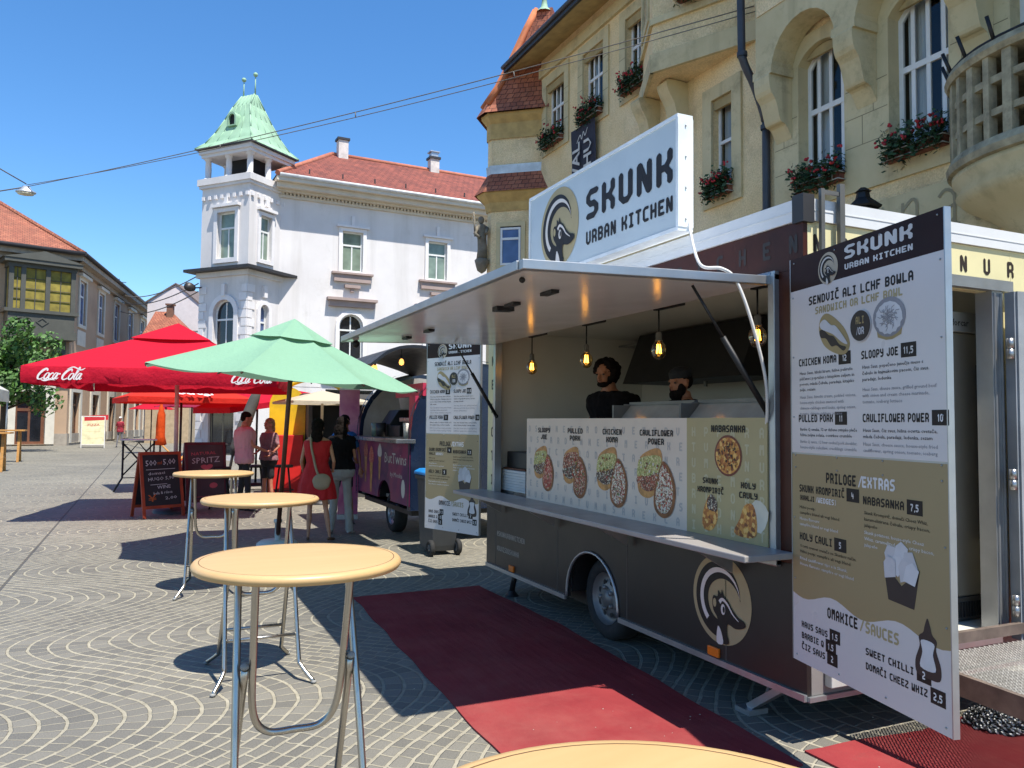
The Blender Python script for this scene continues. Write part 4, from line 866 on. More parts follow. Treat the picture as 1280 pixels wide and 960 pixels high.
PANEL_IN = M('white sandwich panel', '#c9c7bc', .5, var=.05, scale=1)
TF = Fr((3.12, 7.38, 0), (0, -1, 0)); RF2 = Fr((3.12, 3.13, 0), (1, 0, 0))
ft = thing('food_truck', (4.2, 5.25, 0), 'long charcoal and brown food trailer with raised white hatch and serving window', 'food truck')
g = G()
archp = [(1.69, .26)]+[(2.07-.38*math.cos(pi*i/14), .30+.36*math.sin(pi*i/14)) for i in range(15)]+[(2.45, .26)]
g.shape(TF, [(0, .26)]+archp+[(4.249, .26), (4.249, .92), (0, .92)], c=0, depth=.03)
g.build('lower_panel', CHAR, ft)
g = G(); g.shape(TF, rect(.2, 4.249, 2.49, 2.74), c=.0, depth=.03); g.shape(TF, rect(4.06, 4.249, .922, 2.488), c=0, depth=.03); g.build('upper_panel', BRN, ft)
g = G(); g.shape(TF, rect(0, .198, .922, 2.74), c=0, depth=.03); g.cut(); g.shape(RF2, [(.0305, .74), (.47, .74), (.47, 2.47), (1.5, 2.47), (1.5, .43), (2.2, .43), (2.2, 2.74), (.0305, 2.74)], c=0, depth=.06)
for a in (.62, 1.12, 1.69): g.fbox(RF2, a, a+.006, 2.5, 2.735, .0, .0015)
g.builds('cream_panel', CRM, ft); g = G(); g.shape(RF2, rect(.0305, 2.2, .262, .428), c=0, depth=.06); g.shape(RF2, rect(.0305, .47, .43, .738), c=0, depth=.06); g.build('grey_panel', M('grey rear panel', '#7d7874', .5), ft)
g = G(); g.box(3.16, 5.3, 3.2, 7.36, 2.6, 2.85); g.box(3.15, 5.3, 3.19, 4.85, .28, .4); g.box(3.6, 5.3, 4.85, 5.78, .28, .4); g.box(3.15, 5.3, 5.78, 7.36, .28, .4); g.box(5.27, 5.3, 3.19, 7.36, .4, 2.6); g.box(3.15, 5.27, 7.33, 7.36, .4, 2.6); g.build('body_shell', PANEL_IN, ft)
g = G(); g.fbox(TF, -.02, 4.19, 2.742, 2.86, -.08, .015); g.fbox(RF2, .06, 2.2, 2.742, 2.86, -.08, .015); g.fbox(TF, 0, 4.2, 2.795, 2.8, .0152, .018); g.fbox(RF2, .06, 2.2, 2.795, 2.8, .0152, .018); g.build('roof_trim', ALUW, ft)
g = G(); g.fbox(TF, 4.192, 4.272, 2.73, 2.88, -.06, .02); g.build('corner_cap', SLATE, ft)
g = G(); g.fbox(TF, .02, 1.67, .235, .27, .0, .02); g.fbox(TF, 2.47, 4.25, .235, .27, .0, .02); g.tube([TF.p(a, b+.008, .008) for a, b in archp], .012, 6); g.fbox(RF2, .0, 2.2, .235, .26, -.0, .02)
g.build('skirt_trim', ALU, ft)
g = G()
for a in (.22, 1.51, 2.56, 3.62): g.cut(); g.fbox(TF, a, a+.006, .275, .915, .0003, .002)
g.builds('panel_seam', M('panel seam', '#5b544e', .6), ft)
g = G(); q = TF; g.fbox(q, .2, .25, .94, 2.485, -.04, .035); g.fbox(q, 4.02, 4.07, .9, 2.485, -.04, .035); g.fbox(q, .2, 4.07, 2.45, 2.5, -.05, .03); g.fbox(q, .2, 4.07, .895, .94, -.04, .03); g.build('window_frame', ALU, ft, bevel=.004)
g = G()
for k, ch in enumerate('NEHCTIK'): text(g, TF, ch, .12, 2.22-k*.235, .1, .002, al='c')
s = 'URBANKITCHEN'
for k, ch in enumerate(reversed(s)): text(g, TF, ch, 4.18-.2*k, 2.575, .1, .002, al='c')
for k, ch in enumerate('EHCTIK'): text(g, TF, ch, 4.215, 2.2-k*.235, .1, .002, al='c')
for a, ch in zip((.1, .3, .5, .7, .9, 1.06, 1.26, 1.47, 1.69, 1.9, 2.1), 'NDRABRNURBA'): text(g, RF2, ch, a, 2.575, .1, .002, al='c')
for a, ch in zip((1.69, 1.9, 2.1), 'UKI'): text(g, RF2, ch, a, 2.36, .1, .002, al='c')
g.build('wrap_lettering', M('wrap letter', '#2c211b', .5), ft)
g = G(); text(g, TF, '@SKUNKURBANKITCHEN', .26, .56, .05, .0015, width=.62); text(g, TF, '#DUVISODSKUNKA', .26, .42, .05, .0015, width=.5); g.build('handle_lettering', M('grey wrap letter', '#8b857c', .5), ft)
g = G(); emblem(g, TF, 3.58, .62, .262, .002, 0, 1, 2); g.build('emblem', [OLIVE, INK, PAPER], ft)
for a in (.62, 3.52): g = G(); g.fbox(TF, a-.05, a+.05, .275, .33, .0, .018); g.build('marker_light', M('orange reflector', (.75, .17, .01), .35), ft, bevel=.004)
# wheels
def wheel(par, o, r=.31, w=.19, rim_mat=None, side=-1):
    f = Fr(o, (0, 1, 0), (0, 0, 1), (side, 0, 0)); g = G()
    g.lathe([(r*.62, -w), (r*.93, -w), (r, -w*.85), (r, -w*.15), (r*.93, -.0), (r*.8, .012), (r*.66, .0), (r*.62, -.02)], seg=36, f=f); t_ = g.build('tyre', RUBBER, par)
    g = G(); g.lathe([(r*.64, -.004), (r*.6, -.03), (r*.5, -.06), (r*.45, -.045), (r*.33, -.02), (r*.2, -.035), (r*.19, -.01), (r*.0, -.008)], seg=30, f=f)
    for k in range(5): a = 2*pi*k/5; g.lathe([(.0, .0), (.016, 0), (.016, -.03)], seg=8, f=f.at(r*.27*math.cos(a), r*.27*math.sin(a), .004))
    g.build('rim', rim_mat or M('grey wheel rim', '#7c7a78', .5, metal=.4), par)
    g = G()
    for k in range(8): a = 2*pi*(k+.5)/8; g.lathe([(.0, .003), (r*.075, .003)], seg=10, f=f.at(r*.4*math.cos(a), r*.4*math.sin(a), -.03))
    g.build('rim_hole', DARK, par)
wheel(ft, (3.24, 5.31, .31)); wheel(ft, (5.2, 5.31, .31), side=1)
g = G(); g.lathe([(.37, 0), (.37, .25)], seg=20, f=Fr((3.15, 5.31, .3), (0, 1, 0), (0, 0, 1), (1, 0, 0)), a0=0, a1=pi); g.box(3.3, 5.2, 3.4, 7.2, .18, .28); g.build('chassis', BLACK, ft)
g = G(); g.tube([(3.25, 6.95, .28), (3.22, 6.98, .05)], .028, 8); g.lathe([(.07, 0), (.05, .02), (.03, .05)], (3.22, 6.98, 0.001), 10); g.tube([(3.25, 6.8, .3), (3.23, 6.95, .15)], .014, 6); g.build('stabiliser_leg', BLACK, ft)
g = G(); q = Vector((3.24, 3.32, .27)); p = Vector((3.22, 3.66, .03)); d = (p-q).normalized(); F_ = Fr(q, d, (1, 0, 0)); g.fbox(F_, 0, (p-q).length, -.03, .03, -.02, .02); g.box(3.15, 3.29, 3.6, 3.72, .001, .03); g.tube([(3.24, 3.5, .26), (3.23, 3.55, .12)], .012, 6); g.build('stabiliser_leg', ALU, ft)
g = G(); g.fbox(RF2, .12, .34, .3, .46, .0, .05); g.build('socket_box', M('pale grey socket', '#b9b8b2', .5), ft, bevel=.006)
g = G(); g.lathe([(0, .002), (.04, .002), (.05, 0)], seg=14, f=RF2.at(.23, .38, .052)); g.build('socket_cover', BLACK, ft)
# interior
g = G(); g.box(4.9, 4.94, 3.2, 7.3, .4, 2.59); g.box(3.16, 4.9, 7.28, 7.3, .4, 2.59); g.box(3.55, 4.9, 3.2, 7.28, .42, .45); g.box(3.16, 3.55, 3.2, 4.85, .42, .45); g.box(3.16, 3.55, 5.78, 7.28, .42, .45); g.box(3.16, 4.9, 3.2, 7.28, 2.56, 2.59); g.build('interior_wall', PANEL_IN, ft)
g = G(); g.box(3.2, 3.75, 3.5, 7.26, .75, 1.0); g.build('counter', STEEL, ft)
g = G(); g.shape(Fr((4.25, 4.95, 0), (1, 0, 0)), [(0, 2.05), (.64, 2.05), (.64, 2.54), (.2, 2.54)], c=0, depth=1.7); g.box(4.8, 4.89, 3.3, 5.2, .95, 2.05); g.box(4.3, 4.88, 3.4, 5.0, .46, 1.35); g.build('extractor_hood', BLACK, ft)
g = G(); g.box(4.55, 4.88, 5.55, 7.05, 2.17, 2.19); g.box(4.55, 4.88, 5.55, 7.2, 2.47, 2.49); g.box(4.55, 4.575, 5.75, 5.775, 2.0, 2.55); g.build('wall_shelf', STEEL, ft)
# shelf in front
g = G(); g.fbox(TF, -.02, 4.2, .955, .99, .03, .36); g.build('serving_shelf', M('grey shelf laminate', '#96918d', .35, var=.06, spec=.5), ft, bevel=.006)
g = G()
for a in (.4, 1.5, 2.6, 3.7): g.cut(); g.shape(Fr(TF.p(a, 0, 0), TF.n, TF.v), [(.032, .95), (.3, .95), (.032, .8)], c=0, depth=.02)
g.builds('shelf_bracket', ALU, ft)
# hatch
HF = Fr((3.1, 3.36, 2.46), (-1, 0, -.033), (0, 1, 0)); g = G(); g.fbox(HF, .02, 1.49, .03, 3.82, -.005, .03); g.build('hatch', M('white hatch laminate', '#dcdde0', .2, var=.04, scale=1, spec=.6), ft)
g = G(); g.fbox(HF, 0, 1.52, -.02, .03, -.016, .032); g.fbox(HF, 0, 1.52, 3.82, 3.86, -.016, .032); g.fbox(HF, 1.49, 1.53, .03, 3.82, -.016, .032); g.tube([HF.p(0, -.02, -.02), HF.p(0, 3.86, -.02)], .02, 8)
g.build('hatch_edge', ALU, ft, bevel=.004)
g = G()
for b in (.5, 1.0, 2.6, 3.2): g.cut(); g.fbox(HF, 1.05, 1.1, b, b+.14, .032, .05)
for b in (1.0,): g.cut(); g.fbox(HF, 1.0, 1.12, b+.2, b+.28, .032, .06)
g.cut(); g.ell(HF.p(1.42, 3.7, .06), (.035, .035, .035)); g.cut(); g.ell(HF.p(1.42, .2, .045), (.016, .016, .016)); g.builds('hatch_latch', IRON, ft)
for a0, b in (((3.09, 3.37, 1.72), .1), ((3.09, 7.1, 1.72), 3.74)):
    e = HF.p(.45, b, .04); s_ = Vector(a0); g = G(); g.tube([s_, s_.lerp(e, .6)], .017, 8); g.tube([s_.lerp(e, .55), e], .008, 6); g.ell(s_, (.02, .02, .02)); g.build('gas_strut', IRON, ft)
# rear door, frame, ramp
g = G(); q = RF2
g.fbox(q, .40, .47, .43, 2.47, .0, .03); g.fbox(q, 1.46, 1.56, .43, 2.5, -.07, .035); g.fbox(q, .40, 1.64, 2.475, 2.54, .0, .05); g.fbox(q, 1.47, 1.482, .43, 2.46, .036, .045); g.fbox(q, 1.53, 1.54, .43, 2.46, .036, .05); g.fbox(q, .47, 1.46, .40, .44, -.1, .06)
g.build('door_frame', ALU, ft)
dq = Fr((4.66, 3.06, 0), (1, -.12, 0)); g = G(); g.fbox(dq, 0, .9, .42, 2.46, .0, .06); dr = g.build('rear_door', M('white door panel', '#d3d6d6', .4, var=.04), ft, bevel=.008)
g = G(); g.fbox(dq, -.012, .0, .42, 2.46, -.002, .062); g.fbox(dq, .0, .09, .42, 2.46, .0612, .075); g.fbox(dq, .09, .9, 2.37, 2.46, .0612, .075); g.fbox(dq, .09, .9, .42, .5, .0612, .075); g.build('door_edge', M('grey door edge', '#8f9497', .5), dr)
g = G()
for z in (.62, 1.35, 2.12): g.cut(); g.lathe([(0, -.06), (.022, -.06), (.022, -.005), (.017, -.004), (.017, .004), (.022, .005), (.022, .06), (0, .06)], dq.p(-.035, z, .05), 10)
g.builds('hinge', STEEL, dr)
g = G(); rp = Fr((3.46, 3.02, .425), (1, 0, 0), (0, -1, -.04)); L_ = 1.15; Wd = 1.3
for sx in (0, Wd-.03): g.fbox(rp, sx, sx+.03, 0, L_, -.02, .1) if False else g.fbox(rp, sx, sx+.03, 0, L_, .0, -.1)
g.fbox(rp, .03, Wd-.03, L_-.03, L_, .0, -.1); g.fbox(rp, .03, Wd-.03, 0, .03, -.04, -.1)
g.build('ramp_frame', M('worn steel ramp edge', '#77695f', .6, metal=.4, var=.25, scale=9), ft)
g = G(); n = 44; m = 60
for i in range(n):
    b0 = .03+(L_-.06)*i/n; pts_ = []
    for j in range(m+1): pts_.append((.03+(Wd-.06)*j/m, b0+((L_-.06)/n)*(.5+(.5 if j % 2 else -.5)*.96)))
    g.ribbon(rp, pts_, .0115, -.002)
    pts2 = [(x, b0+((L_-.06)/n)*(.5-(.5 if j % 2 else -.5)*.96)) for j, (x, y) in enumerate(pts_)]; g.ribbon(rp, pts2, .0115, -.006)
g.build('ramp_grating', M('galvanised grating', '#b4b1aa', .45, metal=.4, var=.15, scale=20), ft)
for y in (1.0,): g = G(); g.box(3.5, 3.56, 1.9, 1.96, .001, .34); g.box(4.66, 4.72, 1.9, 1.96, .001, .34); g.build('ramp_leg', ALU, ft)
g = G(); g.box(3.20, 3.225, 3.08, 3.1, 2.4, 2.91); g.cut(); g.box(3.33, 3.365, 3.075, 3.1, 2.4, 2.95); g.box(3.226, 3.329, 3.082, 3.098, 2.885, 2.905); g.builds('panel_bracket', M('dull steel bracket', '#6b6a66', .55, metal=.5), ft)
# fridge seen through the rear door
fr = thing('fridge', (4.45, 3.6, .45), 'tall stainless fridge standing inside the open rear doorway', 'fridge')
g = G(); g.box(4.1, 4.82, 3.36, 3.9, .6, 2.25); g.build('cabinet', M('fridge steel', '#b5ad9b', .42, metal=.45, var=.08), fr, bevel=.01)
g = G(); g.box(4.1, 4.82, 3.335, 3.9, 2.252, 2.38); g.build('header', M('pale fridge header', '#a3a19a', .5), fr, bevel=.006)
g = G(); fine(g, Fr((4.45, 3.333, 2.29), (1, 0, 0)), 'forcar', .1, 0, .045, .001, bold=.01); g.build('lettering', INK, fr)
g = G(); g.box(4.12, 4.8, 3.352, 3.42, .46, .598)
g.build('vent_panel', M('fridge base', '#57534d', .5), fr)
g = G()
for k in range(12): g.box(4.5+k*.025, 4.512+k*.025, 3.345, 3.351, .48, .57)
g.build('vent', DARK, fr)
# roof sign
rs = thing('roof_sign', (3.05, 5.1, 2.87), 'long white roof sign reading SKUNK URBAN KITCHEN with round badge', 'sign')
SF = Fr((3.0, 6.2, 0), (0, -1, 0)); g = G(); g.fbox(SF, .02, 2.13, 2.9, 3.6, -.09, 0); g.build('sign_face', M('white sign face', '#aeb9bd', .35, var=.03, spec=.5), rs)
g = G(); g.fbox(SF, 0, 2.15, 3.6, 3.625, -.11, .008); g.fbox(SF, 0, 2.15, 2.875, 2.9, -.11, .008); g.fbox(SF, 2.13, 2.155, 2.9, 3.6, -.11, .008); g.fbox(SF, -.005, .02, 2.9, 3.6, -.11, .008); sf_ = g.build('sign_frame', M('white sign frame', '#d5dadb', .4), rs)
g = G()
for z in (2.95, 3.15, 3.35, 3.55): g.ell(SF.p(2.157, z, -.05), (.006, .008, .008), seg=8)
g.build('screw', STEEL, sf_)
g = G(); emblem(g, SF, .55, 3.25, .325, .003, 0, 1, 2); g.build('emblem', [OLIVE, INK, PAPER], rs)
g = G(); text(g, SF, 'SKUNK', .99, 3.2, .23, .003, width=1.1, gap=.28); text(g, SF, 'URBAN KITCHEN', .99, 3.01, .105, .003, width=1.1, gap=.25); g.build('lettering', INK, rs)
g = G(); g.tube(smooth2([(3.1, 4.06, 2.95), (2.9, 3.8, 2.8), (2.72, 3.48, 2.53), (2.8, 3.4, 2.50), (2.86, 3.36, 2.44), (2.92, 3.32, 2.25), (3.02, 3.32, 1.95), (3.06, 3.34, 1.75), (3.1, 3.4, 1.6)], 8), .009, 6)
tag(g.build('power_cable', M('white cable', '#cfccc6', .5)), 'white cable looping from the roof sign past the hatch into the window', 'cable')
# picture board behind the shelf
def food_mat(name, cols, scale):
    t = NT(name); vo = t.n('TexVoronoi'); vo.inputs['Scale'].default_value = scale; wv = t.noise(scale*.6, 3)
    mp = t.n('VectorMath', operation='ADD'); t.l(t.tc.outputs['Object'], mp.inputs[0]); nn = t.n('TexNoise'); nn.inputs['Scale'].default_value = scale*1.3; sc = t.n('VectorMath', operation='SCALE'); t.l(nn.outputs[1], sc.inputs[0]); sc.inputs['Scale'].default_value = .02; t.l(t.tc.outputs['Object'], nn.inputs[0]); t.l(sc.outputs[0], mp.inputs[1]); t.l(mp.outputs[0], vo.inputs['Vector'])
    sp = t.n('SeparateColor'); t.l(vo.outputs['Color'], sp.inputs[0]); n = len(cols)
    r = t.ramp(sp.outputs[0], *[((i+.5)/n if n > 1 else 0, C(c)) for i, c in enumerate(cols)]); t.t.nodes[-1]
    for nd in t.t.nodes:
        if nd.bl_idname == 'ShaderNodeValToRGB': nd.color_ramp.interpolation = 'CONSTANT'
    t.set(r, .5); MC[name] = t.m; return t.m
F_LET = food_mat('printed lettuce', ['#a3a35a', '#c3bd78', '#87883f', '#d9d29a', '#b9a070'], 130); F_MEAT = food_mat('printed meat', ['#6b3a28', '#a85a3c', '#d8b79a', '#4a281c', '#b9442f'], 125); F_SLAW = food_mat('printed slaw', ['#d9cdb5', '#b03a2e', '#5a3526', '#e6dfca', '#96683f'], 125); F_DK = food_mat('printed dark meat', ['#2e211b', '#57403a', '#c9bda6', '#3b2a22', '#8a5a3c'], 120); F_RED = food_mat('printed tomato', ['#b3322b', '#d8a98c', '#7d241d', '#c9564a'], 120)
F_BREAD = M('printed bread', '#c08a4c', .5, var=.3, scale=14); F_CRUST = M('printed crust', '#8a5428', .5, var=.3, scale=14); F_POT = food_mat('printed wedges', ['#c98a3d', '#a8642a', '#e0b060', '#7d451d'], 45); F_BOWL = M('printed bowl rim', '#6e3320', .5); F_WRAP = M('printed paper', '#d3cbb8', .5)
pb = thing('picture_board', TF.p(2.5, .99, .06), 'wide printed food picture board standing on the serving shelf', 'menu board')
PBF = TF.at(0, 0, .045); g = G(); g.fbox(PBF, 1.0, 3.31, .991, 1.695, -.01, 0); g.build('white_panel', M('pale grey board', '#d3c3b3', .45, var=.03), pb)
g = G(); g.fbox(PBF, 3.31, 4.02, .991, 1.695, -.01, 0); g.build('olive_panel', M('olive board', '#a6976c', .45, var=.03), pb)
random.seed(3); LET = 'SENDVICKROMPIRHABEUNT'
g = G()
for r in range(7):
    for c in range(18):
        a = 1.06+c*.127+(.03 if r % 2 else 0)
        if a < 3.28: text(g, PBF, random.choice(LET), a, 1.01+r*.095, .055, .001, al='c')
g.build('background_lettering', M('faint letter print', '#b0a8a2', .5, var=.03), pb)
g = G()
for r in range(7):
    for c in range(6): text(g, PBF, random.choice(LET), 3.38+c*.12, 1.01+r*.095, .06, .001, al='c')
g.build('background_lettering', M('faint olive letter', '#b5ac8a', .5, var=.03), pb)
g = G()
for a, l1, l2, w in ((1.34, 'SLOOPY', 'JOE', .22), (1.88, 'PULLED', 'PORK', .24), (2.43, 'CHICKEN', 'KOMA', .26), (2.98, 'CAULIFLOWER', 'POWER', .38)):
    text(g, PBF, l1, a, 1.575, .042, .003, al='c', width=w); text(g, PBF, l2, a, 1.518, .042, .003, al='c', width=w*len(l2)/len(l1)*1.05)
text(g, PBF, 'NABASANKA', 3.7, 1.61, .042, .003, al='c', width=.3); text(g, PBF, 'SKUNK', 3.54, 1.3, .036, .003, al='c', width=.14); text(g, PBF, 'KROMPIRI\u010c', 3.54, 1.245, .036, .003, al='c', width=.24); text(g, PBF, 'HOLY', 3.87, 1.295, .036, .003, al='c', width=.12); text(g, PBF, 'CAULY', 3.87, 1.24, .036, .003, al='c', width=.15)
g.build('lettering', INK, pb)
def sandwich(cx, cy, k, top, mid, face):
    f = PBF.at(cx, cy, .002); s = k; mats = [F_BREAD, top, mid, F_CRUST, face]; g = G(); P = lambda pts: [(x*s, y*s) for x, y in smooth2(pts, 4, True)]
    g.shape(f, P([(-.5, .1), (-.42, .32), (-.1, .45), (.12, .44), (.16, .2), (.05, -.15), (-.2, -.3), (-.46, -.22)]), mi=0)
    g.shape(f, P([(-.5, .12), (-.4, .3), (0, .36), (.14, .3), (.1, .08), (-.2, .02), (-.48, .02)]), c=.001, mi=1)
    g.shape(f, P([(-.5, .0), (-.2, .04), (.1, .1), (.06, -.1), (-.2, -.2), (-.46, -.12)]), c=.002, mi=2)
    g.shape(f, P([(.2, .28), (.4, .12), (.5, -.15), (.42, -.45), (.2, -.56), (-.02, -.45), (-.04, -.2), (.08, .12)]), c=.003, mi=3)
    g.shape(f, P([(.2, .22), (.36, .08), (.44, -.15), (.37, -.41), (.19, -.5), (.03, -.41), (.01, -.2), (.11, .1)]), c=.004, mi=4)
    rnd = random.Random(int(cx*100)); mats += [F_WRAP, F_BOWL, M('printed herb', '#5f7a35', .5), M('printed tomato bit', '#a8332c', .5)]
    for _ in range(90):                                                   # chopped filling, cut surfaces and toppings
        if rnd.random() < .6: a = rnd.uniform(0, 6.28); q = rnd.uniform(0, 1)**.5; x, y = .22+.2*q*math.cos(a), -.14+.36*q*math.sin(a)
        else: x, y = rnd.uniform(-.42, .06), rnd.uniform(-.14, .3)
        e = rnd.uniform(.012, .035); a = rnd.uniform(0, 3.14); ca, sa = math.cos(a)*e, math.sin(a)*e; k_ = rnd.uniform(.35, .9)
        g.shape(f, [((x+ca)*s, (y+sa)*s), ((x-sa*k_)*s, (y+ca*k_)*s), ((x-ca)*s, (y-sa)*s), ((x+sa*k_)*s, (y-ca*k_)*s)], c=.0045+.00003*_, mi=rnd.choice((0, 3, 5, 5, 6, 7, 8)))
    g.build('sandwich_picture', mats, pb)
sandwich(1.34, 1.29, .37, F_LET, F_DK, F_RED); sandwich(1.88, 1.29, .39, F_MEAT, F_DK, F_MEAT); sandwich(2.43, 1.29, .42, F_LET, F_DK, F_SLAW); sandwich(2.98, 1.29, .44, F_LET, F_MEAT, F_SLAW)
g = G(); f = PBF.at(3.7, 1.475, .002); g.shape(f, circ(0, 0, .12), mi=0); g.shape(f, circ(0, 0, .107), c=.001, mi=1); 
for _ in range(130):
    a, q, e, b = random.uniform(0, 6.28), random.uniform(0, 1)**.5*.092, random.uniform(.005, .012), random.uniform(0, 3.14); x, y = q*math.cos(a), q*math.sin(a); ca, sa = math.cos(b)*e, math.sin(b)*e; k_ = random.uniform(.4, .9)
    g.shape(f, [(x+ca, y+sa), (x-sa*k_, y+ca*k_), (x-ca, y-sa), (x+sa*k_, y-ca*k_)], c=.002+.00002*_, mi=random.choice((2, 3, 4, 5, 5, 6)))
g.build('bowl_picture', [F_BOWL, F_POT, M('printed onion', '#4a2a18', .5), M('printed wedge', '#d39a48', .5), M('printed sauce', '#dcb268', .5), M('printed bacon', '#7a3a22', .5), M('printed dark onion', '#2b1a12', .5)], pb)
g = G(); f = PBF.at(3.53, 1.12, .002); g.shape(f, smooth2([(-.06, -.08), (.0, -.1), (.05, -.07), (.08, .0), (.06, .08), (.01, .12), (-.03, .07), (-.06, .0)], 3, True), mi=1); g.shape(f, smooth2([(-.02, .04), (.06, .02), (.07, .08), (.01, .12)], 3, True), c=.001, mi=0); g.build('wedges_picture', [F_DK, F_POT], pb)
g = G(); f = PBF.at(3.87, 1.12, .002); g.shape(f, smooth2([(-.02, .0), (.1, -.06), (.16, .06), (.06, .12)], 3, True), mi=0); g.shape(f, smooth2([(-.12, -.08), (-.02, -.1), (.06, -.08), (.07, .0), (.04, .09), (-.03, .08), (-.07, .0)], 3, True), c=.001, mi=1); g.build('cauliflower_picture', [F_WRAP, F_POT], pb)
# hanging filament bulbs
GLOBE = NT('amber bulb glass'); _tr = GLOBE.n('BsdfTransparent'); _tr.inputs[0].default_value = (.9, .7, .38, 1); _gl = GLOBE.n('BsdfGlossy'); _gl.inputs['Roughness'].default_value = .04; _mx = GLOBE.n('MixShader'); _lw = GLOBE.n('LayerWeight'); _lw.inputs[0].default_value = .35
GLOBE.l(GLOBE.ma('MULTIPLY', _lw.outputs[1], .8), _mx.inputs[0]); GLOBE.l(_tr.outputs[0], _mx.inputs[1]); GLOBE.l(_gl.outputs[0], _mx.inputs[2]); GLOBE.l(_mx.outputs[0], GLOBE.t.nodes['Material Output'].inputs[0]); GLOBE = GLOBE.m
FIL = emit('glowing filament', (1, .55, .1), 9)
def pendant(o, lab, r=.055):
    t = thing('pendant_lamp', o, lab, 'lamp', 'filament bulbs over the serving window'); x, y, z = o
    g = G(); g.tube([(x, y, z+.27), (x, y, z+.11)], .006, 6); g.box(x-.02, x+.02, y-.28, y+.04, z+.27, z+.29); g.build('cord', IRON, t)
    g = G(); g.lathe([(0, .118), (.016, .115), (.022, .1), (.022, .06), (.027, .055), (.027, .048), (.0, .046)], o, 12); g.build('socket', M('grey bakelite socket', '#6e6a62', .5), t)
    g = G(); g.lathe([(.02, .05), (.028, .04), (r*.85, .018), (r, -.015), (r*.87, -.055), (r*.5, -.078), (0, -.086)], o, 18); g.build('bulb', GLOBE, t)
    g = G()
    for k in range(5): a = k*1.256; g.tube([(x+.012*math.cos(a), y+.012*math.sin(a), z+.025), (x+.018*math.cos(a+.5), y+.018*math.sin(a+.5), z-.04)], .003, 4)
    g.build('filament', FIL, t)
for y, lab in ((6.75, 'glowing filament bulb farthest from the camera, by the far window edge'), (5.72, 'glowing filament bulb hanging left of the curly haired cook'), (4.69, 'glowing filament bulb above the bearded cook'), (3.68, 'glowing filament bulb nearest the camera in front of the black hood')): pendant((3.3, y, 2.20), lab)
# things inside
for y0, y1, lab, mt in ((4.48, 5.3, 'long grey glass display lid behind the food pictures', 1), (3.45, 4.44, 'grey glass display lid nearest the window corner', 1)):
    t = thing('display_case', (3.5, (y0+y1)/2, 1.0), lab, 'display case', 'display cases on the counter'); F_ = Fr((3.3, y1, 1.0), (0, -1, 0)); g = G(); L = y1-y0
    g.shape(Fr((3.28, y1, 1.01), (1, 0, 0)), [(0, 0), (.4, 0), (.4, .8), (.12, .8), (0, .6)], c=0, depth=-L if False else .0); g.fbox(F_, 0, L, .0, .62, -.4, 0); g.build('case', M('grey case front', '#8d8b86', .3, metal=.3), t)
    g = G(); q2 = [F_.p(0, .622, 0), F_.p(L, .622, 0), F_.p(L, .8, -.16), F_.p(0, .8, -.16)]; g.poly(q2); g.build('glass', M('grey tinted lid', '#aaa79e', .15), t)
    g = G(); g.fbox(F_, 0, L, .8, .825, -.19, -.15); g.fbox(F_, -.012, .008, .6, .8, -.17, .0); g.build('lid_edge', M('dull lid edge', '#77746e', .5, metal=.3), t)
for k in range(6):
    t = G(); x = 4.6+.0; y = 6.95-.26*(k % 3); z = 2.19+.11*(k//3); F_ = Fr((x, y, z), (0, -1, 0)); t.fbox(F_, 0, .24, .001, .1, -.2, 0); t.fbox(F_, -.006, .246, .06, .105, -.206, .006); t.fbox(F_, .1, .14, .03, .085, .0061, .0075, 1)
    tag(t.build('takeaway_box', [M('white card box', '#c9c6c0', .7), INK], bevel=.004), 'white takeaway carton, %s of the %s row on the wall shelf' % (('left', 'middle', 'right')[k % 3], ('lower', 'upper')[k//3]), 'carton', 'cartons on the wall shelf')
g = G(); g.lathe([(.0, .001), (.11, .001), (.125, .3), (.135, .31), (.135, .33), (.12, .34), (0, .345)], (4.72, 5.95, 2.19), 20); tag(g.build('bucket', M('grey bucket', '#8f8d86', .5)), 'grey lidded bucket at the end of the wall shelf', 'bucket')
for k in range(8):
    g = G(); F_ = Fr((3.2, 7.22, .992+k*.026), (0, -1, 0)); g.fbox(F_, 0, .55, 0.0005, .0255, -.4, 0); tag(g.build('tray', M('white tray', '#c9c9c6', .5, var=.06), bevel=.004), 'white tray in the stack at the left end of the serving counter', 'tray', 'stacked white trays at the window')
g = G(); F_ = Fr((3.22, 7.2, 1.205), (0, -1, 0)); g.fbox(F_, 0, .5, 0, .015, -.3, .01, 1); g.fbox(F_, .03, .47, .016, .17, -.28, -.02); tag(g.build('black_case', [BLACK, BROWN], bevel=.006), 'black case on a wooden lid above the stacked white trays', 'case')
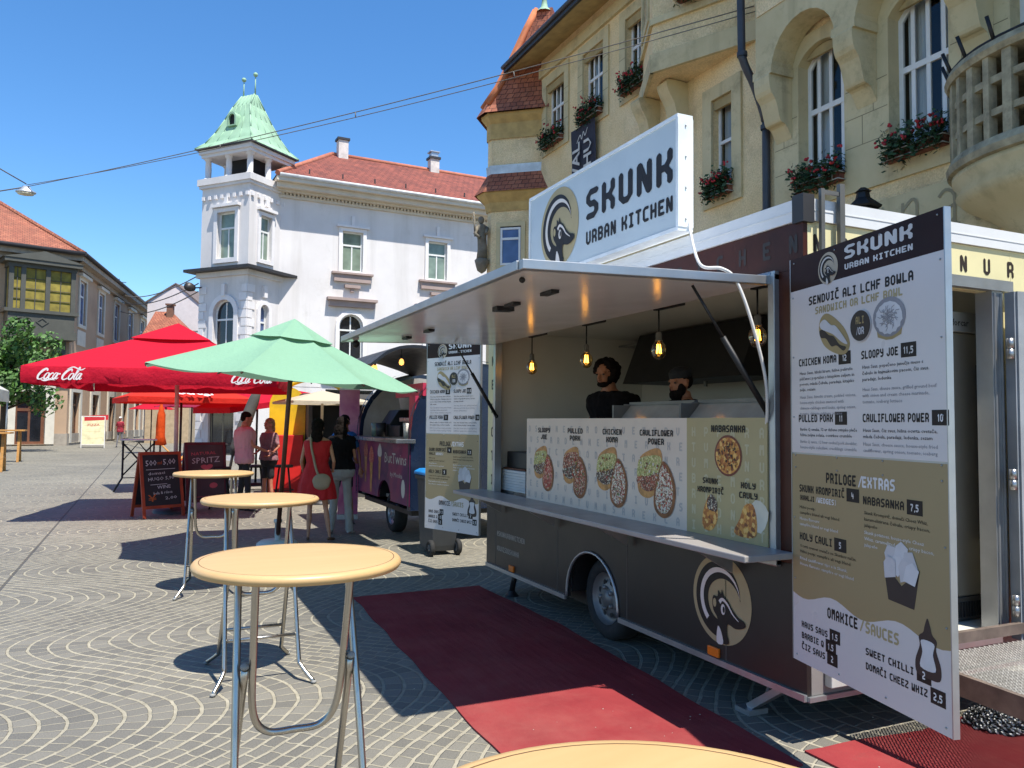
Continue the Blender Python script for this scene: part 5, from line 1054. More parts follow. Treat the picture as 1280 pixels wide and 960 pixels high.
# ------------------------------------------------------------------ menu boards beside the trailer
def menu_board(f, w, h, lab, loc):
    t = thing('menu_board', loc, lab, 'menu board', 'tall printed menu boards at the trailer corners')
    g = G(); g.fbox(f, 0, w, 0, h, -.022, -.002, 3)
    g.shape(f, [(0, 0), (w, 0)]+[(w*(1-i/24), h*(1-(.832+.012*math.sin(i*.62+.6)+.02*(i-12)/24*0))) for i in range(25)], mi=0)
    g.shape(f, [(w*i/24, h*(1-(.832+.012*math.sin((24-i)*.62+.6)))) for i in range(25)]+[(w, h*.508), (0, h*.508)], mi=1)
    g.shape(f, rect(0, w, h*.512, h*.917), mi=0); g.shape(f, rect(0, w, h*.917, h), mi=2)
    g.build('board', [M('white menu print', '#d0c9c6', .32, var=.025, scale=1), M('olive menu print', '#9a8761', .4, var=.03, scale=1), M('dark gloss menu header', '#2c1512', .42, var=.25, spec=.15), ALU], t)
    T = lambda g, s, x, y, hh, w1=None, al='l', mi=0: text(g, f, s, x*w, h*(1-y), hh*h, .001, mi, al=al, width=w1*w if w1 else None)
    B = lambda g, s, x, y, hh, w1, mi: fine(g, f, s, x*w, h*(1-y), hh*h, .001, mi, width=w1*w, bold=.006)
    g = G()
    T(g, 'SENDVI\u010c ALI LCHF BOWLA', .15, .128, .0215, .69); T(g, 'SANDWICH OR LCHF BOWL', .2, .153, .018, .58, mi=1)
    def price(x, y, s, ww=.085): q = f.at(x*w, h*(1-y), 0); g.shape(q, rect(0, ww*w, -.006*h, .024*h), c=.0008, mi=0); text(g, q, s, ww*w/2, .001*h, .015*h, .0018, 2, al='c', asp=.5)
    for s, x, y, w1, pr in (('CHICKEN KOMA', .065, .275, .29, '12'), ('SLOOPY JOE', .525, .275, .225, '11,5'), ('PULLED PORK', .06, .413, .265, '11'), ('CAULIFLOWER POWER', .53, .413, .38, '10'), ('SKUNK KROMPIRI\u010c', .06, .585, .34, '4'), ('NABASANKA', .525, .592, .245, '7,5'), ('HOLY CAULI', .06, .702, .25, '5')):
        T(g, s, x, y, .0185, w1); price(x+w1+.015, y, pr)
    for s, x, y, w1, pr in (('HAUS SAUS', .07, .914, .2, '1.5'), ('BARBIE Q', .07, .941, .17, '1.5'), ('\u010cIZ SAUS', .07, .967, .18, '2'), ('SWEET CHILLI', .53, .914, .28, '2'), ('DOMA\u010cI CHEEZ WHIZ', .53, .945, .35, '2,5')):
        T(g, s, x, y, .0155, w1); price(x+w1+.015, y, pr, .075)
    T(g, 'PRILOGE', .27, .556, .025, .21); T(g, '/', .49, .556, .025, .03, mi=2); T(g, 'EXTRAS', .52, .556, .025, .2, mi=2)
    T(g, 'OMAKICE', .27, .868, .025, .21); T(g, '/', .49, .868, .025, .03, mi=1); T(g, 'SAUCES', .53, .868, .025, .2, mi=1)
    T(g, '(KAHLJI', .06, .605, .013, .12); T(g, '/WEDGES)', .19, .605, .013, .15, mi=2)
    T(g, 'SKUNK', .42, .042, .031, .42, mi=2); T(g, 'URBAN KITCHEN', .42, .066, .0135, .42, mi=2)
    for x, y, mi, L in ((.07, .296, 0, ('Haus Saus, klicki krem, hišne peliruše', 'piščanec popražen s kitajskim zeljem in', 'porom, mlada čebula, paradajz, kitajsko', 'zelje, sezam')), (.07, .355, 3, ('Haus Saus, kimchi cream, pickled onions,', 'house-style chicken sauteed with', 'chinese cabbage and leeks, spring onion,', 'tomato, chinese cabbage, sesame')),
                        (.53, .296, 0, ('Haus Saus, popečeno junečje meso s', 'čebulo in kajmakovim pacom, čiz saus,', 'paradajz, ledenka')), (.53, .345, 3, ('Haus Saus, cheese sauce, grilled ground beef', 'with onion and cream cheese marinade,', 'tomato, iceberg lettuce')),
                        (.07, .434, 0, ('Barbie Q omaka, 12 ur dušeno svinjsko pleče', 'hišna zeljna solata, ocvirkov crumble')), (.07, .464, 3, ('Barbie Q sauce, 12 hour cooked pork shoulder,', 'house-style coleslaw, cracklings crumble')),
                        (.53, .434, 0, ('Haus Saus, čiz saus, hišna ocvrta cvetača,', 'mlada čebula, paradajz, ledenka, sezam')), (.53, .464, 3, ('Haus Saus, cheese sauce, house-style fried', 'cauliflower, spring onion, tomato, iceberg')),
                        (.06, .625, 0, ('Hišni posip:', 'campfire blend ali vegi blend')), (.06, .653, 2, ('House flavours:', 'campfire blend or vegi blend')),
                        (.53, .613, 0, ('Skunk Krompirič, domači Cheez Whiz,', 'karamelizirana čebula, crispy bacon,', 'jalapeño')), (.53, .655, 2, ('Skunk potatoes, house-style Cheez', 'Whiz, caramelized onion, crispy bacon,', 'jalapeño')),
                        (.06, .72, 0, ('Ocvrti cvetovi cvetače na Skunkov način.', 'Hišni posip: campfire ali vegi blend')), (.06, .75, 2, ('Fried cauliflower tips a la Skunk.', 'House flavours: campfire or vegi blend'))):
        for k, s in enumerate(L): B(g, s, x, y+k*.0135, .0075, min(.42, len(s)*.0104), mi)
    g.build('print', [INK, M('tan menu lettering', '#a3946c', .5), M('white menu lettering', '#d5d2d0', .5), M('grey menu lettering', '#88858a', .5)], t)
    g = G(); emblem(g, f, .30*w, h*(1-.05), .038*h, .001, 0, 1, 2); g.build('emblem', [M('pale badge', '#b8a890', .4), INK, PAPER], t)
    g = G(); q = f.at(.34*w, h*(1-.2), .001); S2 = lambda P, k=1: [(x*h*k, y*h*k) for x, y in smooth2(P, 4, True)]
    g.shape(q, S2([(-.05, .035), (-.02, .042), (.035, .005), (.058, -.035), (.04, -.058), (0, -.052), (-.04, -.03), (-.058, .005)], 1.0), mi=0)
    g.shape(q, S2([(-.056, .004), (-.04, .006), (-.02, -.008), (.0, -.014), (.02, -.034), (.044, -.042), (.034, -.05), (.01, -.036), (-.01, -.036), (-.03, -.016), (-.05, -.012)], 1.0), c=.001, mi=1)
    g.shape(q, S2([(-.054, .02), (-.035, .03), (-.01, .014), (.01, .008), (.05, -.034), (.03, -.03), (.0, -.01), (-.02, -.002), (-.046, .008)], 1.0), c=.0018, mi=2)
    g.cut(); q = f.at(.7*w, h*(1-.192), .001)
    g.shape(q, [(-.044*h, -.0*h), (-.036*h, -.04*h), (-.01*h, -.048*h), (.01*h, -.048*h), (.036*h, -.04*h), (.044*h, 0)], mi=0); g.shape(q, circ(0, .0, .05*h, .042*h), c=.001, mi=3); g.shape(q, [(p[0]*(.95+.05*math.sin(i*3.1)), p[1]*(.95+.05*math.sin(i*3.1))) for i, p in enumerate(circ(0, -.002*h, .043*h, .036*h, 30))], c=.002, mi=2)
    for k in range(26): a0 = k*2.4; rr_ = .006+.026*((k*37 % 26)/26); cx0, cy0 = rr_*math.cos(a0), rr_*.8*math.sin(a0); g.ribbon(q, [((cx0+.011*math.cos(a0+1+u*.9))*h, (cy0+.009*math.sin(a0+1+u*.9))*h) for u in range(5)], .0016*h, .0026+k*.00004, 3)
    g.cut(); q = f.at(.525*w, h*(1-.2), .004); g.shape(q, circ(0, 0, .036*h), mi=2); g.shape(q, circ(0, 0, .034*h), c=.001, mi=1); text(g, q, 'ALI', 0, .004*h, .017*h, .002, 0, al='c', asp=.5); text(g, q, '/OR', 0, -.02*h, .017*h, .002, 2, al='c', asp=.5)
    g.cut(); q = f.at(.75*w, h*(1-.725), .001)                                                      # fries cone
    g.shape(q, [(-.055*h, .02*h), (-.04*h, -.055*h), (.035*h, -.06*h), (.052*h, .02*h), (0, -.02*h)], mi=1)
    for k, (x, y, a) in enumerate(((-.03, .035, .3), (0, .045, -.2), (.025, .03, .5), (-.012, .02, -.6), (.012, .012, .2), (.03, .008, -.3), (-.032, .012, .1))):
        ca, sa = math.cos(a), math.sin(a); g.shape(q, [((x+ux*ca-uy*sa)*h, (y+ux*sa+uy*ca)*h) for ux, uy in ((-.018, -.022), (.016, -.018), (.018, .016), (-.004, .024), (-.018, .01))], c=.0006*(k+1), mi=2 if k % 2 else 4)
    g.cut(); q = f.at(.885*w, h*(1-.85), .001)                                                      # sauce bottle
    g.shape(q, S2([(-.03, -.055), (.0, -.058), (.03, -.055), (.034, -.03), (.022, .0), (.024, .018), (.012, .028), (.008, .04), (.002, .055), (-.002, .055), (-.008, .04), (-.012, .028), (-.024, .018), (-.022, 0), (-.034, -.03)]), mi=1); g.shape(q, S2([(-.02, -.04), (.02, -.04), (.014, -.01), (.017, .012), (-.017, .012), (-.014, -.01)]), c=.001, mi=2)
    g.builds('picture', [M('tan picture', '#a08c5f', .5), M('dark picture', '#2b2221', .5), M('white picture', '#c9c7c8', .5), M('grey picture', '#87858a', .5), M('pale picture', '#bdbabb', .5)], t)
    g = G()
    for x in (.03, .35, .65, .97):
        for y in (.012, .495, .525, .985): g.ell(f.p(x*w, h*(1-y), .001), (.005, .005, .005), seg=6)
    for y in (.1, .25, .4, .65, .8): g.ell(f.p(.98*w, h*(1-y), .001), (.005, .005, .005), seg=6); g.ell(f.p(.02*w, h*(1-y), .001), (.005, .005, .005), seg=6)
    g.build('rivet', STEEL, t)
    g = G(); g.fbox(f, w, w+.006, 0, h, -.028, .002); g.fbox(f, -.006, 0, 0, h, -.028, .002); g.fbox(f, .05, w-.05, h*.5-.02, h*.5+.02, -.05, -.023); g.build('edge_trim', ALU, t)
    return t
A_ = Vector((3.08, 3.18, .45)); B_ = Vector((2.855, 2.12, .45)); menu_board(Fr(A_, B_-A_), (B_-A_).length, 2.08, 'tall printed menu board nearest the camera, at the open rear end of the trailer', A_)
B_ = Vector((3.18, 7.75, .47)); A_ = Vector((2.87, 8.58, .47)); menu_board(Fr(A_, B_-A_), (B_-A_).length, 2.08, 'tall printed menu board at the far end of the trailer, half under the hatch', A_)

# ------------------------------------------------------------------ standing tables
WOOD = NT('beech laminate'); _n = WOOD.noise(2.2, 6, mapscale=(.6, 5, 1)); WOOD.set(WOOD.ramp(_n, (.3, C('#ba9866')), (.55, C('#c19e6c')), (.75, C('#c7a474'))), .42); WOOD = WOOD.m
CHROME = M('chromed tube', '#b4aea4', .3, metal=1, var=.08, scale=4)
def standing_table(o, lab, rot=0):
    t = thing('standing_table', (0, 0, 0), lab, 'table', 'round wooden standing tables in a row')
    g = G(); R = .372; g.lathe([(0, 1.15), (R-.02, 1.15), (R-.008, 1.148), (R, 1.138), (R, 1.128), (R-.008, 1.116), (R-.03, 1.112), (0, 1.112)], (0, 0, 0), 64); tt = g.build('table_top', WOOD, t)
    g = G(); g.lathe([(R-.0285, 1.1502), (R-.0255, 1.1502)], (0, 0, 0), 64); g.build('edge_groove', M('dark groove', '#5e4326', .8), tt)
    r = .0135
    g = G()
    for s in (-1, 1): g.tube(smooth2([(s*.2, .1, 1.11), (s*.215, -.06, .62), (s*.225, -.2, .17), (s*.235, -.235, .1), (s*.3, -.32, .012)], 5), r, 10)
    g.tube([(-.222, -.16, .28), (.222, -.16, .28)], r*.8, 8); g.build('leg_frame', CHROME, t)
    g = G(); g.tube(smooth2([(-.165, -.12, 1.11), (-.16, -.06, .85), (-.15, .0, .62), (-.1, .03, .53), (0, .035, .52), (.1, .03, .53), (.15, .0, .62), (.16, -.06, .85), (.165, -.12, 1.11)], 6), r, 10); g.build('brace_tube', CHROME, t)
    g = G()
    for s in (-1, 1): g.tube(smooth2([(s*.185, -.05, .78), (s*.195, .12, .42), (s*.205, .27, .12), (s*.21, .3, .08), (s*.27, .38, .012)], 5), r, 10)
    g.tube([(-.2, .2, .26), (.2, .2, .26)], r*.8, 8); g.build('leg_frame', CHROME, t)
    g = G()
    for s in (-1, 1):
        for x, y, z in ((s*.3, -.32, .012), (s*.27, .38, .012)): g.ell((x, y, z), (.019, .019, .012), seg=10)
        g.ell((s*.187, -.05, .79), (.016, .016, .014), seg=10)
    g.build('rubber_foot', M('grey rubber', '#8a8984', .7), t)
    t.location = o; t.rotation_euler.z = rot; return t
t0 = standing_table((.52, 3.0, 0), 'large looking standing table in mid foreground beside the red carpet')
def table_copy(o, lab, rot): c = copy_tree(t0); c.location = o; c.rotation_euler.z = rot; c['label'] = lab
table_copy((.69, 5.45, 0), 'standing table just behind the mid foreground one, second from the front in focus', .03)
table_copy((.6, 8.26, 0), 'farthest standing table of the row, beside the chalkboards', -.1)
table_copy((.55, .765, 0), 'nearest standing table, only its top edge showing at the bottom of the picture', .2)

# ------------------------------------------------------------------ carpets
def carpet_mat():
    t = NT('red event carpet'); n = t.noise(2.2, 6); d = t.ramp(t.noise(3.5, 8, rough=.8), (.6, (0, 0, 0)), (.72, (.5, .5, .5))); f_ = t.ramp(t.noise(.8, 7, rough=.75), (.45, (0, 0, 0)), (.75, (.45, .45, .45)))
    t.set(t.mix(f_, t.mix(d, t.ramp(n, (.3, C('#7c2d30')), (.7, C('#8f3839'))), C('#6f4440')), C('#9a5f56')), .95, spec=.15); h = t.ma('ADD', t.ma('MULTIPLY', t.noise(220, 2), .1), t.ma('MULTIPLY', t.noise(1.6, 3, mapscale=(3, .5, 1)), 1.0)); t.bump(h, .6, .05); return t.m
CARP = carpet_mat()
def carpet(outline, lab, name='carpet'):
    g = G(); n = len(outline); P = []
    for i in range(n):
        a, b = Vector(outline[i]), Vector(outline[(i+1) % n]); m = max(2, int((b-a).length/.12))
        for k in range(m):
            p = a.lerp(b, k/m); nn = Vector((-(b-a).y, (b-a).x)).normalized(); P.append(tuple(p+nn*.022*noise.noise(Vector((p.x*2.2, p.y*2.2, 3)))))
    g.shape(Fr((0, 0, 0), (1, 0, 0), (0, 1, 0)), P, c=.012, depth=.0085)
    tag(g.build(name, CARP), lab, 'carpet', 'red carpets laid by the trailer')
carpet([(1.60, 2.93), (2.95, 2.98), (3.02, 4.2), (3.12, 5.85), (3.09, 7.5), (1.8, 7.44)], 'long red carpet lying along the serving side of the trailer')
carpet([(3.02, 1.0), (6.2, .9), (6.2, 3.14), (4.6, 3.12), (3.85, 3.06), (3.06, 3.1)], 'red carpet under the ramp at the rear of the trailer')
def crumbs():
    g = G()
    for _ in range(70):
        x, y = random.uniform(1.8, 3.9), random.uniform(1.6, 4.4); r = random.uniform(.002, .006); g.ell((x, y, .0125), (r, r*.8, r*.5), seg=5)
    for _ in range(120):
        x, y = random.uniform(-2, 1.6), random.uniform(2.2, 9); r = random.uniform(.002, .006); g.ell((x, y, .001), (r, r*.8, r*.5), seg=5)
    g.build('litter_specks', M('pale crumb', '#b9b0a0', .8), kind='stuff', label='pale crumbs and grit scattered over carpet and setts', cat='litter')
crumbs()
# rope coil
def rope_mat():
    t = NT('black and white rope'); sp = t.n('SeparateXYZ'); t.l(t.tc.outputs['UV'], sp.inputs[0]); a = t.ma('FRACT', t.ma('ADD', t.ma('MULTIPLY', sp.outputs[1], 30), t.ma('MULTIPLY', sp.outputs[0], 1)))
    n = t.noise(40, 2); t.set(t.ramp(t.ma('ADD', a, t.ma('MULTIPLY', n, .3)), (.80, (.012, .012, .012)), (.84, (.5, .5, .48))), .8); return t.m
g = G(); pts = []
for i in range(700):
    a = i*.21; r = .27-.12*(i/700)+.03*math.sin(i*.7); pts.append((4.43+r*1.0*math.cos(a)+random.gauss(0, .014), 2.93+r*.62*math.sin(a)+random.gauss(0, .014), .02+.10*(i/700)*random.uniform(.4, 1)+.01*math.sin(i)))
g.tube(smooth2(pts, 2), .0085, 5); tag(g.build('rope_coil', rope_mat()), 'coil of black and white speckled rope lying beside the ramp', 'rope')
# wheelie bin
wb = thing('wheelie_bin', (3.4, 9.6, 0), 'dark grey wheelie bin with bright blue lid behind the far menu board', 'bin')
g = G(); g.loft([[Vector((3.4+sx*a, 9.62+sy*b+off, z)) for sx, sy in ((-1, -1), (1, -1), (1, 1), (-1, 1))] for a, b, off, z in ((.15, .24, .05, .05), (.155, .25, .04, .12), (.19, .33, 0, .92), (.215, .35, 0, .93), (.215, .35, 0, .98))], smooth=False); g.build('body', M('dark grey bin plastic', '#3a3d40', .5), wb, bevel=.015)
g = G(); g.loft([[Vector((3.4+sx*a, 9.6+sy*b, z)) for sx, sy in ((-1, -1), (1, -1), (1, 1), (-1, 1))] for a, b, z in ((.225, .38, .985), (.225, .38, 1.02), (.18, .3, 1.06), (.07, .12, 1.07))], smooth=False); g.build('lid', M('bright blue lid', '#1f86cf', .45), wb, bevel=.01)
for s in (-1, 1): wheel(wb, (3.4+s*.2, 9.42 if False else 9.4, .1), .1, .05, M('bin wheel hub', '#55575a', .5), side=s)

# ------------------------------------------------------------------ parasols
def parasol_canopy(rim, apex, mids=8, sag=.05):                           # rim corners -> tensioned cloth panels
    g = G(); n = len(rim); A = Vector(apex)
    for i in range(n):
        a, b = Vector(rim[i]), Vector(rim[(i+1) % n]); rows = []
        for r in range(mids+1):
            t = r/mids; row = []
            for k in range(7):
                s = k/6; e = a.lerp(b, s)+(A-a.lerp(b, s))*0; p = A.lerp(e, t); sg = sag*math.sin(pi*s)*t*(1.4-t)*2; c = (Vector((A.x, A.y, 0))-Vector((e.x, e.y, 0))); row.append(p-Vector((0, 0, sg*.8))+c.normalized()*sg*.4*t)
            rows.append(row)
        vs = [p for r in rows for p in r]; fs = [(r*7+k, r*7+k+1, (r+1)*7+k+1, (r+1)*7+k) for r in range(mids) for k in range(6)]; g.add(vs, fs, 0, True)
    return g
def cloth(name, col, tr=.35, bump=.25):
    t = NT(name); c = C(col); t.set(t.ramp(t.noise(1.2, 4), (.3, tuple(x*.92 for x in c)), (.7, c)), .85, spec=.2); t.bump(t.ma('ADD', t.noise(2.2, 5, rough=.65), t.ma('MULTIPLY', t.noise(14, 3, mapscale=(1, 1, .4)), .25)), .45, .09)
    tl = t.n('BsdfTranslucent'); tl.inputs[0].default_value = c+(1,); mx = t.n('MixShader'); mx.inputs[0].default_value = tr; t.l(t.b.outputs[0], mx.inputs[1]); t.l(tl.outputs[0], mx.inputs[2]); t.l(mx.outputs[0], t.t.nodes['Material Output'].inputs[0]); MC[name] = t.m; return t.m
RED_C = cloth('bright red parasol cloth', '#c61a33', .3); GRN_C = cloth('mint green parasol cloth', '#86ae92', .2); ORG_C = cloth('orange red parasol cloth', '#e0382c', .35); MAR_C = cloth('maroon parasol cloth', '#8e2440', .3); CRE_C = cloth('cream parasol cloth', '#d6c9b0', .35); ORA_C = cloth('orange cloth', '#d8501c', .2)
PALEP = M('pale pink pole', '#c6a9a4', .5); DWOOD = M('dark brown pole', '#54301f', .5, var=.2, scale=6, mapscale=(6, 6, 1))
SCRIPT = {'C': ([(1.0, .78), (.98, .95), (.8, 1.0), (.5, .82), (.22, .4), (.25, .05), (.5, -.02), (.8, .12)], .17), 'o': ([(.42, .6), (.2, .55), (.05, .25), (.12, .02), (.32, .02), (.48, .28), (.45, .55), (.4, .6), (.6, .5)], .12), 'c': ([(.45, .5), (.35, .6), (.12, .45), (.05, .15), (.2, .0), (.5, .15)], .12), 'a': ([(.46, .55), (.25, .6), (.06, .3), (.1, .03), (.28, .08), (.5, .6), (.42, .15), (.5, .0), (.66, .15)], .12), 'l': ([(.1, .2), (.35, .7), (.45, 1.1), (.36, 1.15), (.2, .5), (.15, .1), (.25, .0), (.42, .12)], .12)}
def script(g, f, k, kx=None):                                             # flowing white brand script, eight letters and a hyphen
    kx = kx or k; x = 0
    for ch, adv in (('C', .85), ('o', .5), ('c', .45), ('a', .62), ('-', .28), ('C', .85), ('o', .5), ('l', .36), ('a', .6)):
        if ch == '-': g.ribbon(f, [((x+.12)*kx, .5*k), ((x+.36)*kx, .54*k)], .13*k, .001); x += adv; continue
        p, w = SCRIPT[ch]; q = smooth2([((a+x+.38*b)*kx, b*k) for a, b in p], 6); g.ribbon(f, q, lambda t, w=w: w*k*(.55+.6*math.sin(pi*min(1, t*1.1))), .001+x*.0002); x += adv
    g.ribbon(f, smooth2([(.55*kx, -.04*k), (1.0*kx, -.16*k), (1.6*kx, -.04*k), (2.2*kx, -.1*k)], 6), lambda t: k*(.02+.13*math.sin(pi*t)), .0005)
    g.ribbon(f, smooth2([(3.5*kx, 1.0*k), (4.2*kx, 1.22*k), (5.0*kx, .95*k), (5.5*kx, 1.15*k)], 6), lambda t: k*(.03+.1*math.sin(pi*t)), .004)
cu = Vector((.977, -.213, 0)); cv = Vector((.213, .977, 0)); cc = Vector((.45, 15.45, 0)); S_ = 1.87
cp = thing('parasol', (.48, 15.55, 0), 'large square bright red parasol with white brand script on its valance', 'parasol')
rim = [cc+cu*sx*S_+cv*sy*S_+Vector((0, 0, 2.46)) for sx, sy in ((-1, -1), (1, -1), (1, 1), (-1, 1))]
g = parasol_canopy(rim, (cc.x, cc.y, 3.3), 9, .09); cn = g.build('canopy', RED_C, cp)
r2 = [Vector((cc.x, cc.y, 0)).lerp(Vector((p.x, p.y, 0)), .34)+Vector((0, 0, 3.055)) for p in rim]; g = parasol_canopy(r2, (cc.x, cc.y, 3.4), 4, .02); g.build('vent_flap', RED_C, cn)
g = G()
for i in range(4):
    a, b = rim[i], rim[(i+1) % 4]; m = 16; out = (b-a).cross(Vector((0, 0, 1))).normalized(); vs = []
    for k in range(m+1): p = a.lerp(b, k/m); vs += [p+out*.004, p+out*(.03+.025*math.sin(k*1.3+i))-Vector((0, 0, .13)), p+out*(.0+.02*math.sin(k*1.9))-Vector((0, 0, .26+.008*math.sin(k*1.1)))]
    g.add(vs, [(k*3+j, k*3+j+3, k*3+j+4, k*3+j+1) for k in range(m) for j in (0, 1)], 0, True)
va = g.build('valance', RED_C, cp)
WHT = flat('white cloth print', '#d9d4d2', .8)
g = G(); f = Fr(rim[0]+cu*.22-cv*.062+Vector((0, 0, -.20)), cu); script(g, f, .155, .126); f = Fr(rim[0]+cu*3.02-cv*.062+Vector((0, 0, -.20)), cu); script(g, f, .155, .126)
f = Fr(rim[0]+cv*.5-cu*.062+Vector((0, 0, -.2)), -cv); g.build('lettering', WHT, va)
g = G(); g.tube([(.48, 15.55, .05), (.45, 15.45, 3.25)], .036, 12); g.build('pole', PALEP, cp)
g = G()
for p in rim: g.tube([Vector((.45, 15.45, 3.2)), p-Vector((0, 0, .03))], .013, 6); g.tube([Vector((.46, 15.48, 2.5)), Vector((cc.x, cc.y, 3.2)).lerp(p, .5)], .011, 6)
g.build('rib', PALEP, cp)
g = G(); g.lathe([(0, .09), (.3, .085), (.36, .05), (.37, 0)], (.48, 15.55, 0), 28); g.lathe([(.05, .05), (.05, .4), (.06, .4)], (.48, 15.55, 0), 12); g.build('base', M('dark parasol base', '#33333a', .6), cp)
# mint green one
gp = thing('parasol', (1.62, 11.0, 0), 'round mint green parasol leaning over the standing tables', 'parasol'); gc = Vector((1.52, 10.25, 0)); R8 = 1.7
def gr(k, ex=0, a0=pi/8): a = a0+k*pi/4; d = Vector((math.cos(a), math.sin(a), 0)); return gc+d*(R8*(1-ex))+Vector((0, 0, 2.20-.09*(d.x*.83-d.y*.56)*R8*(1-ex)))
rim = [gr(k) for k in range(8)]; ap = Vector((1.64, 10.15, 2.84)); g = parasol_canopy(rim, ap, 8, .075); cn = g.build('canopy', GRN_C, gp)
r2 = [ap.lerp(p, .31)+Vector((0, 0, .03)) for p in rim]; g = parasol_canopy(r2, ap+Vector((0, 0, .1)), 3, .012); g.build('vent_flap', GRN_C, cn)
g = G(); g.tube([(1.62, 11.0, .1), ap], .03, 10); g.build('pole', DWOOD, gp)
g = G()
for p in rim: g.tube([ap-Vector((0, 0, .05)), p-Vector((0, 0, .02))], .011, 6); g.tube([Vector((1.63, 10.32, 2.2)), ap.lerp(p, .55)-Vector((0, 0, .02))], .009, 5)
g.build('rib', DWOOD, gp)
g = G(); g.lathe([(0, .07), (.22, .065), (.27, .03), (.275, 0)], (1.62, 11.0, 0), 28); g.lathe([(.04, .06), (.04, .3), (.055, .3), (.055, .34), (.03, .34)], (1.62, 11.0, 0), 14); g.build('base', M('white parasol base', '#b9bcb8', .6), gp)
def square_parasol(base, half, z0, z1, rot, mat, lab, polemat, txt=None, tilt=0, val=.0, pole=True):
    t = thing('parasol', base, lab, 'parasol'); b = Vector(base); u = Vector((math.cos(rot), math.sin(rot), 0)); v = Vector((-u.y, u.x, 0))
    rim = [b+u*sx*half+v*sy*half+Vector((0, 0, z0+tilt*sx)) for sx, sy in ((-1, -1), (1, -1), (1, 1), (-1, 1))]; ap = b+Vector((0, 0, z1)); g = parasol_canopy(rim, ap, 6, .05)
    if val:
        for i in range(4): p, q = rim[i], rim[(i+1) % 4]; g.poly([p, q, q-Vector((0, 0, val)), p-Vector((0, 0, val))])
    c = g.build('canopy', mat, t); g = G(); g.tube([b, ap], .028, 8); g.build('pole', polemat, t)
    g = G()
    for p in rim: g.tube([ap-Vector((0, 0, .06)), p-Vector((0, 0, .02))], .012, 5)
    g.build('rib', polemat, t)
    g = G(); g.lathe([(0, .08), (.25, .07), (.27, 0)], base, 20); g.build('base', IRON, t)
    if txt: g = G(); f = Fr(rim[0].lerp(ap, .04)-v*.1+Vector((0, 0, .03)), u, (ap-(rim[0]+rim[1])/2).normalized()); fine(g, f, txt, half*.72, .0, .26, .02, bold=.03); g.build('lettering', WHT, c)
    return t
square_parasol((.72, 20.7, 0), 1.35, 2.17, 2.7, .15, ORG_C, 'orange red square parasol with white script behind the large red one', IRON, 'Stiegl', val=.12)
square_parasol((2.55, 21.3, 0), 1.2, 2.15, 2.62, .3, RED_C, 'red parasol tilting up to the right beside the yellow arch', IRON, None, tilt=.18, val=.14)
square_parasol((1.6, 34.5, 0), 1.15, 2.2, 2.6, .25, MAR_C, 'small maroon parasol far down the street', IRON)
square_parasol((.15, 43.5, 0), .9, 2.2, 2.6, .2, RED_C, 'distant red parasol left of the maroon one', IRON)
square_parasol((3.2, 16.2, 0), .8, 2.05, 2.28, .1, CRE_C, 'cream square parasol behind the queue by the dark trailer', M('beige pole', '#a89a86', .5), val=.05)
# closed orange parasol
co = thing('parasol', (.33, 24.2, 0), 'closed orange parasol hanging slim beside the folding bar table', 'parasol'); g = G(); g.lathe([(.02, 2.12), (.05, 2.02), (.1, 1.8), (.11, 1.5), (.12, 1.2), (.15, .98), (.11, .95), (.02, 1.0)], (.33, 24.2, 0), 14)
for i, v in enumerate(g.V): k = 1+.18*math.sin(i*2.1); g.V[i] = (.33+(v[0]-.33)*k, 24.2+(v[1]-24.2)*k, v[2])
g.build('canopy', ORA_C, co); g = G(); g.tube([(.33, 24.2, .04), (.33, 24.2, 2.2)], .025, 8); g.build('pole', IRON, co); g = G(); g.lathe([(0, .07), (.24, .06), (.26, 0)], (.33, 24.2, 0), 18); g.build('base', IRON, co)
# folded grey parasol leaning
fg = thing('parasol', (1.75, 18.3, 0), 'folded grey cantilever parasol slanting up behind the man in pink', 'parasol'); g = G(); a, b = Vector((1.7, 18.3, .9)), Vector((2.25, 18.3, 2.5)); g.tube([a.lerp(b, t) for t in (0, .1, .4, .75, 1)], [.05, .12, .14, .12, .06], 10); g.build('canopy', M('grey parasol cover', '#4f4e49', .85, var=.15), fg)
g = G(); g.tube([(1.55, 18.3, .02), a, b, b+Vector((.08, 0, .2))], .03, 8); g.build('pole', SLATE, fg); g = G(); g.box(1.2, 1.9, 18.0, 18.6, .001, .08); g.build('base', SLATE, fg)

# ------------------------------------------------------------------ chalkboards and other pavement things
def a_board(o, yaw, w, h, frame, face, lab, lines, cols, lean=.26):
    t = thing('sandwich_board', o, lab, 'sandwich board'); c, s = math.cos(yaw), math.sin(yaw); u = Vector((c, s, 0)); n = Vector((s, -c, 0)); O = Vector(o)
    for sg in (1, -1):
        f = Fr(O-u*w/2*sg+n*sg*lean*1.0, u*sg, Vector((0, 0, h))-n*sg*lean*.92); L = math.hypot(h, lean)
        g = G(); g.fbox(f, 0, .05, 0, L, -.03, 0); g.fbox(f, w-.05, w, 0, L, -.03, 0); g.fbox(f, .05, w-.05, L-.05, L, -.03, 0); g.fbox(f, .05, w-.05, .16, .21, -.03, 0); g.build('frame', frame, t, bevel=.004)
        g = G(); g.fbox(f, .05, w-.05, .21, L-.05, -.022, -.01); o2 = g.build('board', face, t)
        if sg == 1:
            g = G()
            for tx, x, y, hh, ww, mi in lines:
                q = f.at(0, 0, -.008)
                if tx == '-': g.ribbon(q, [(x*w, y*L), ((x+ww)*w, (y+.01)*L)], .008, 0, mi)
                else: fine(g, Fr(q.p(0, 0), q.u+q.v*.06, q.v), tx, x*w, y*L, hh, .0, mi, width=ww*w, bold=.004)
            g.build('lettering', cols, o2)
    return t
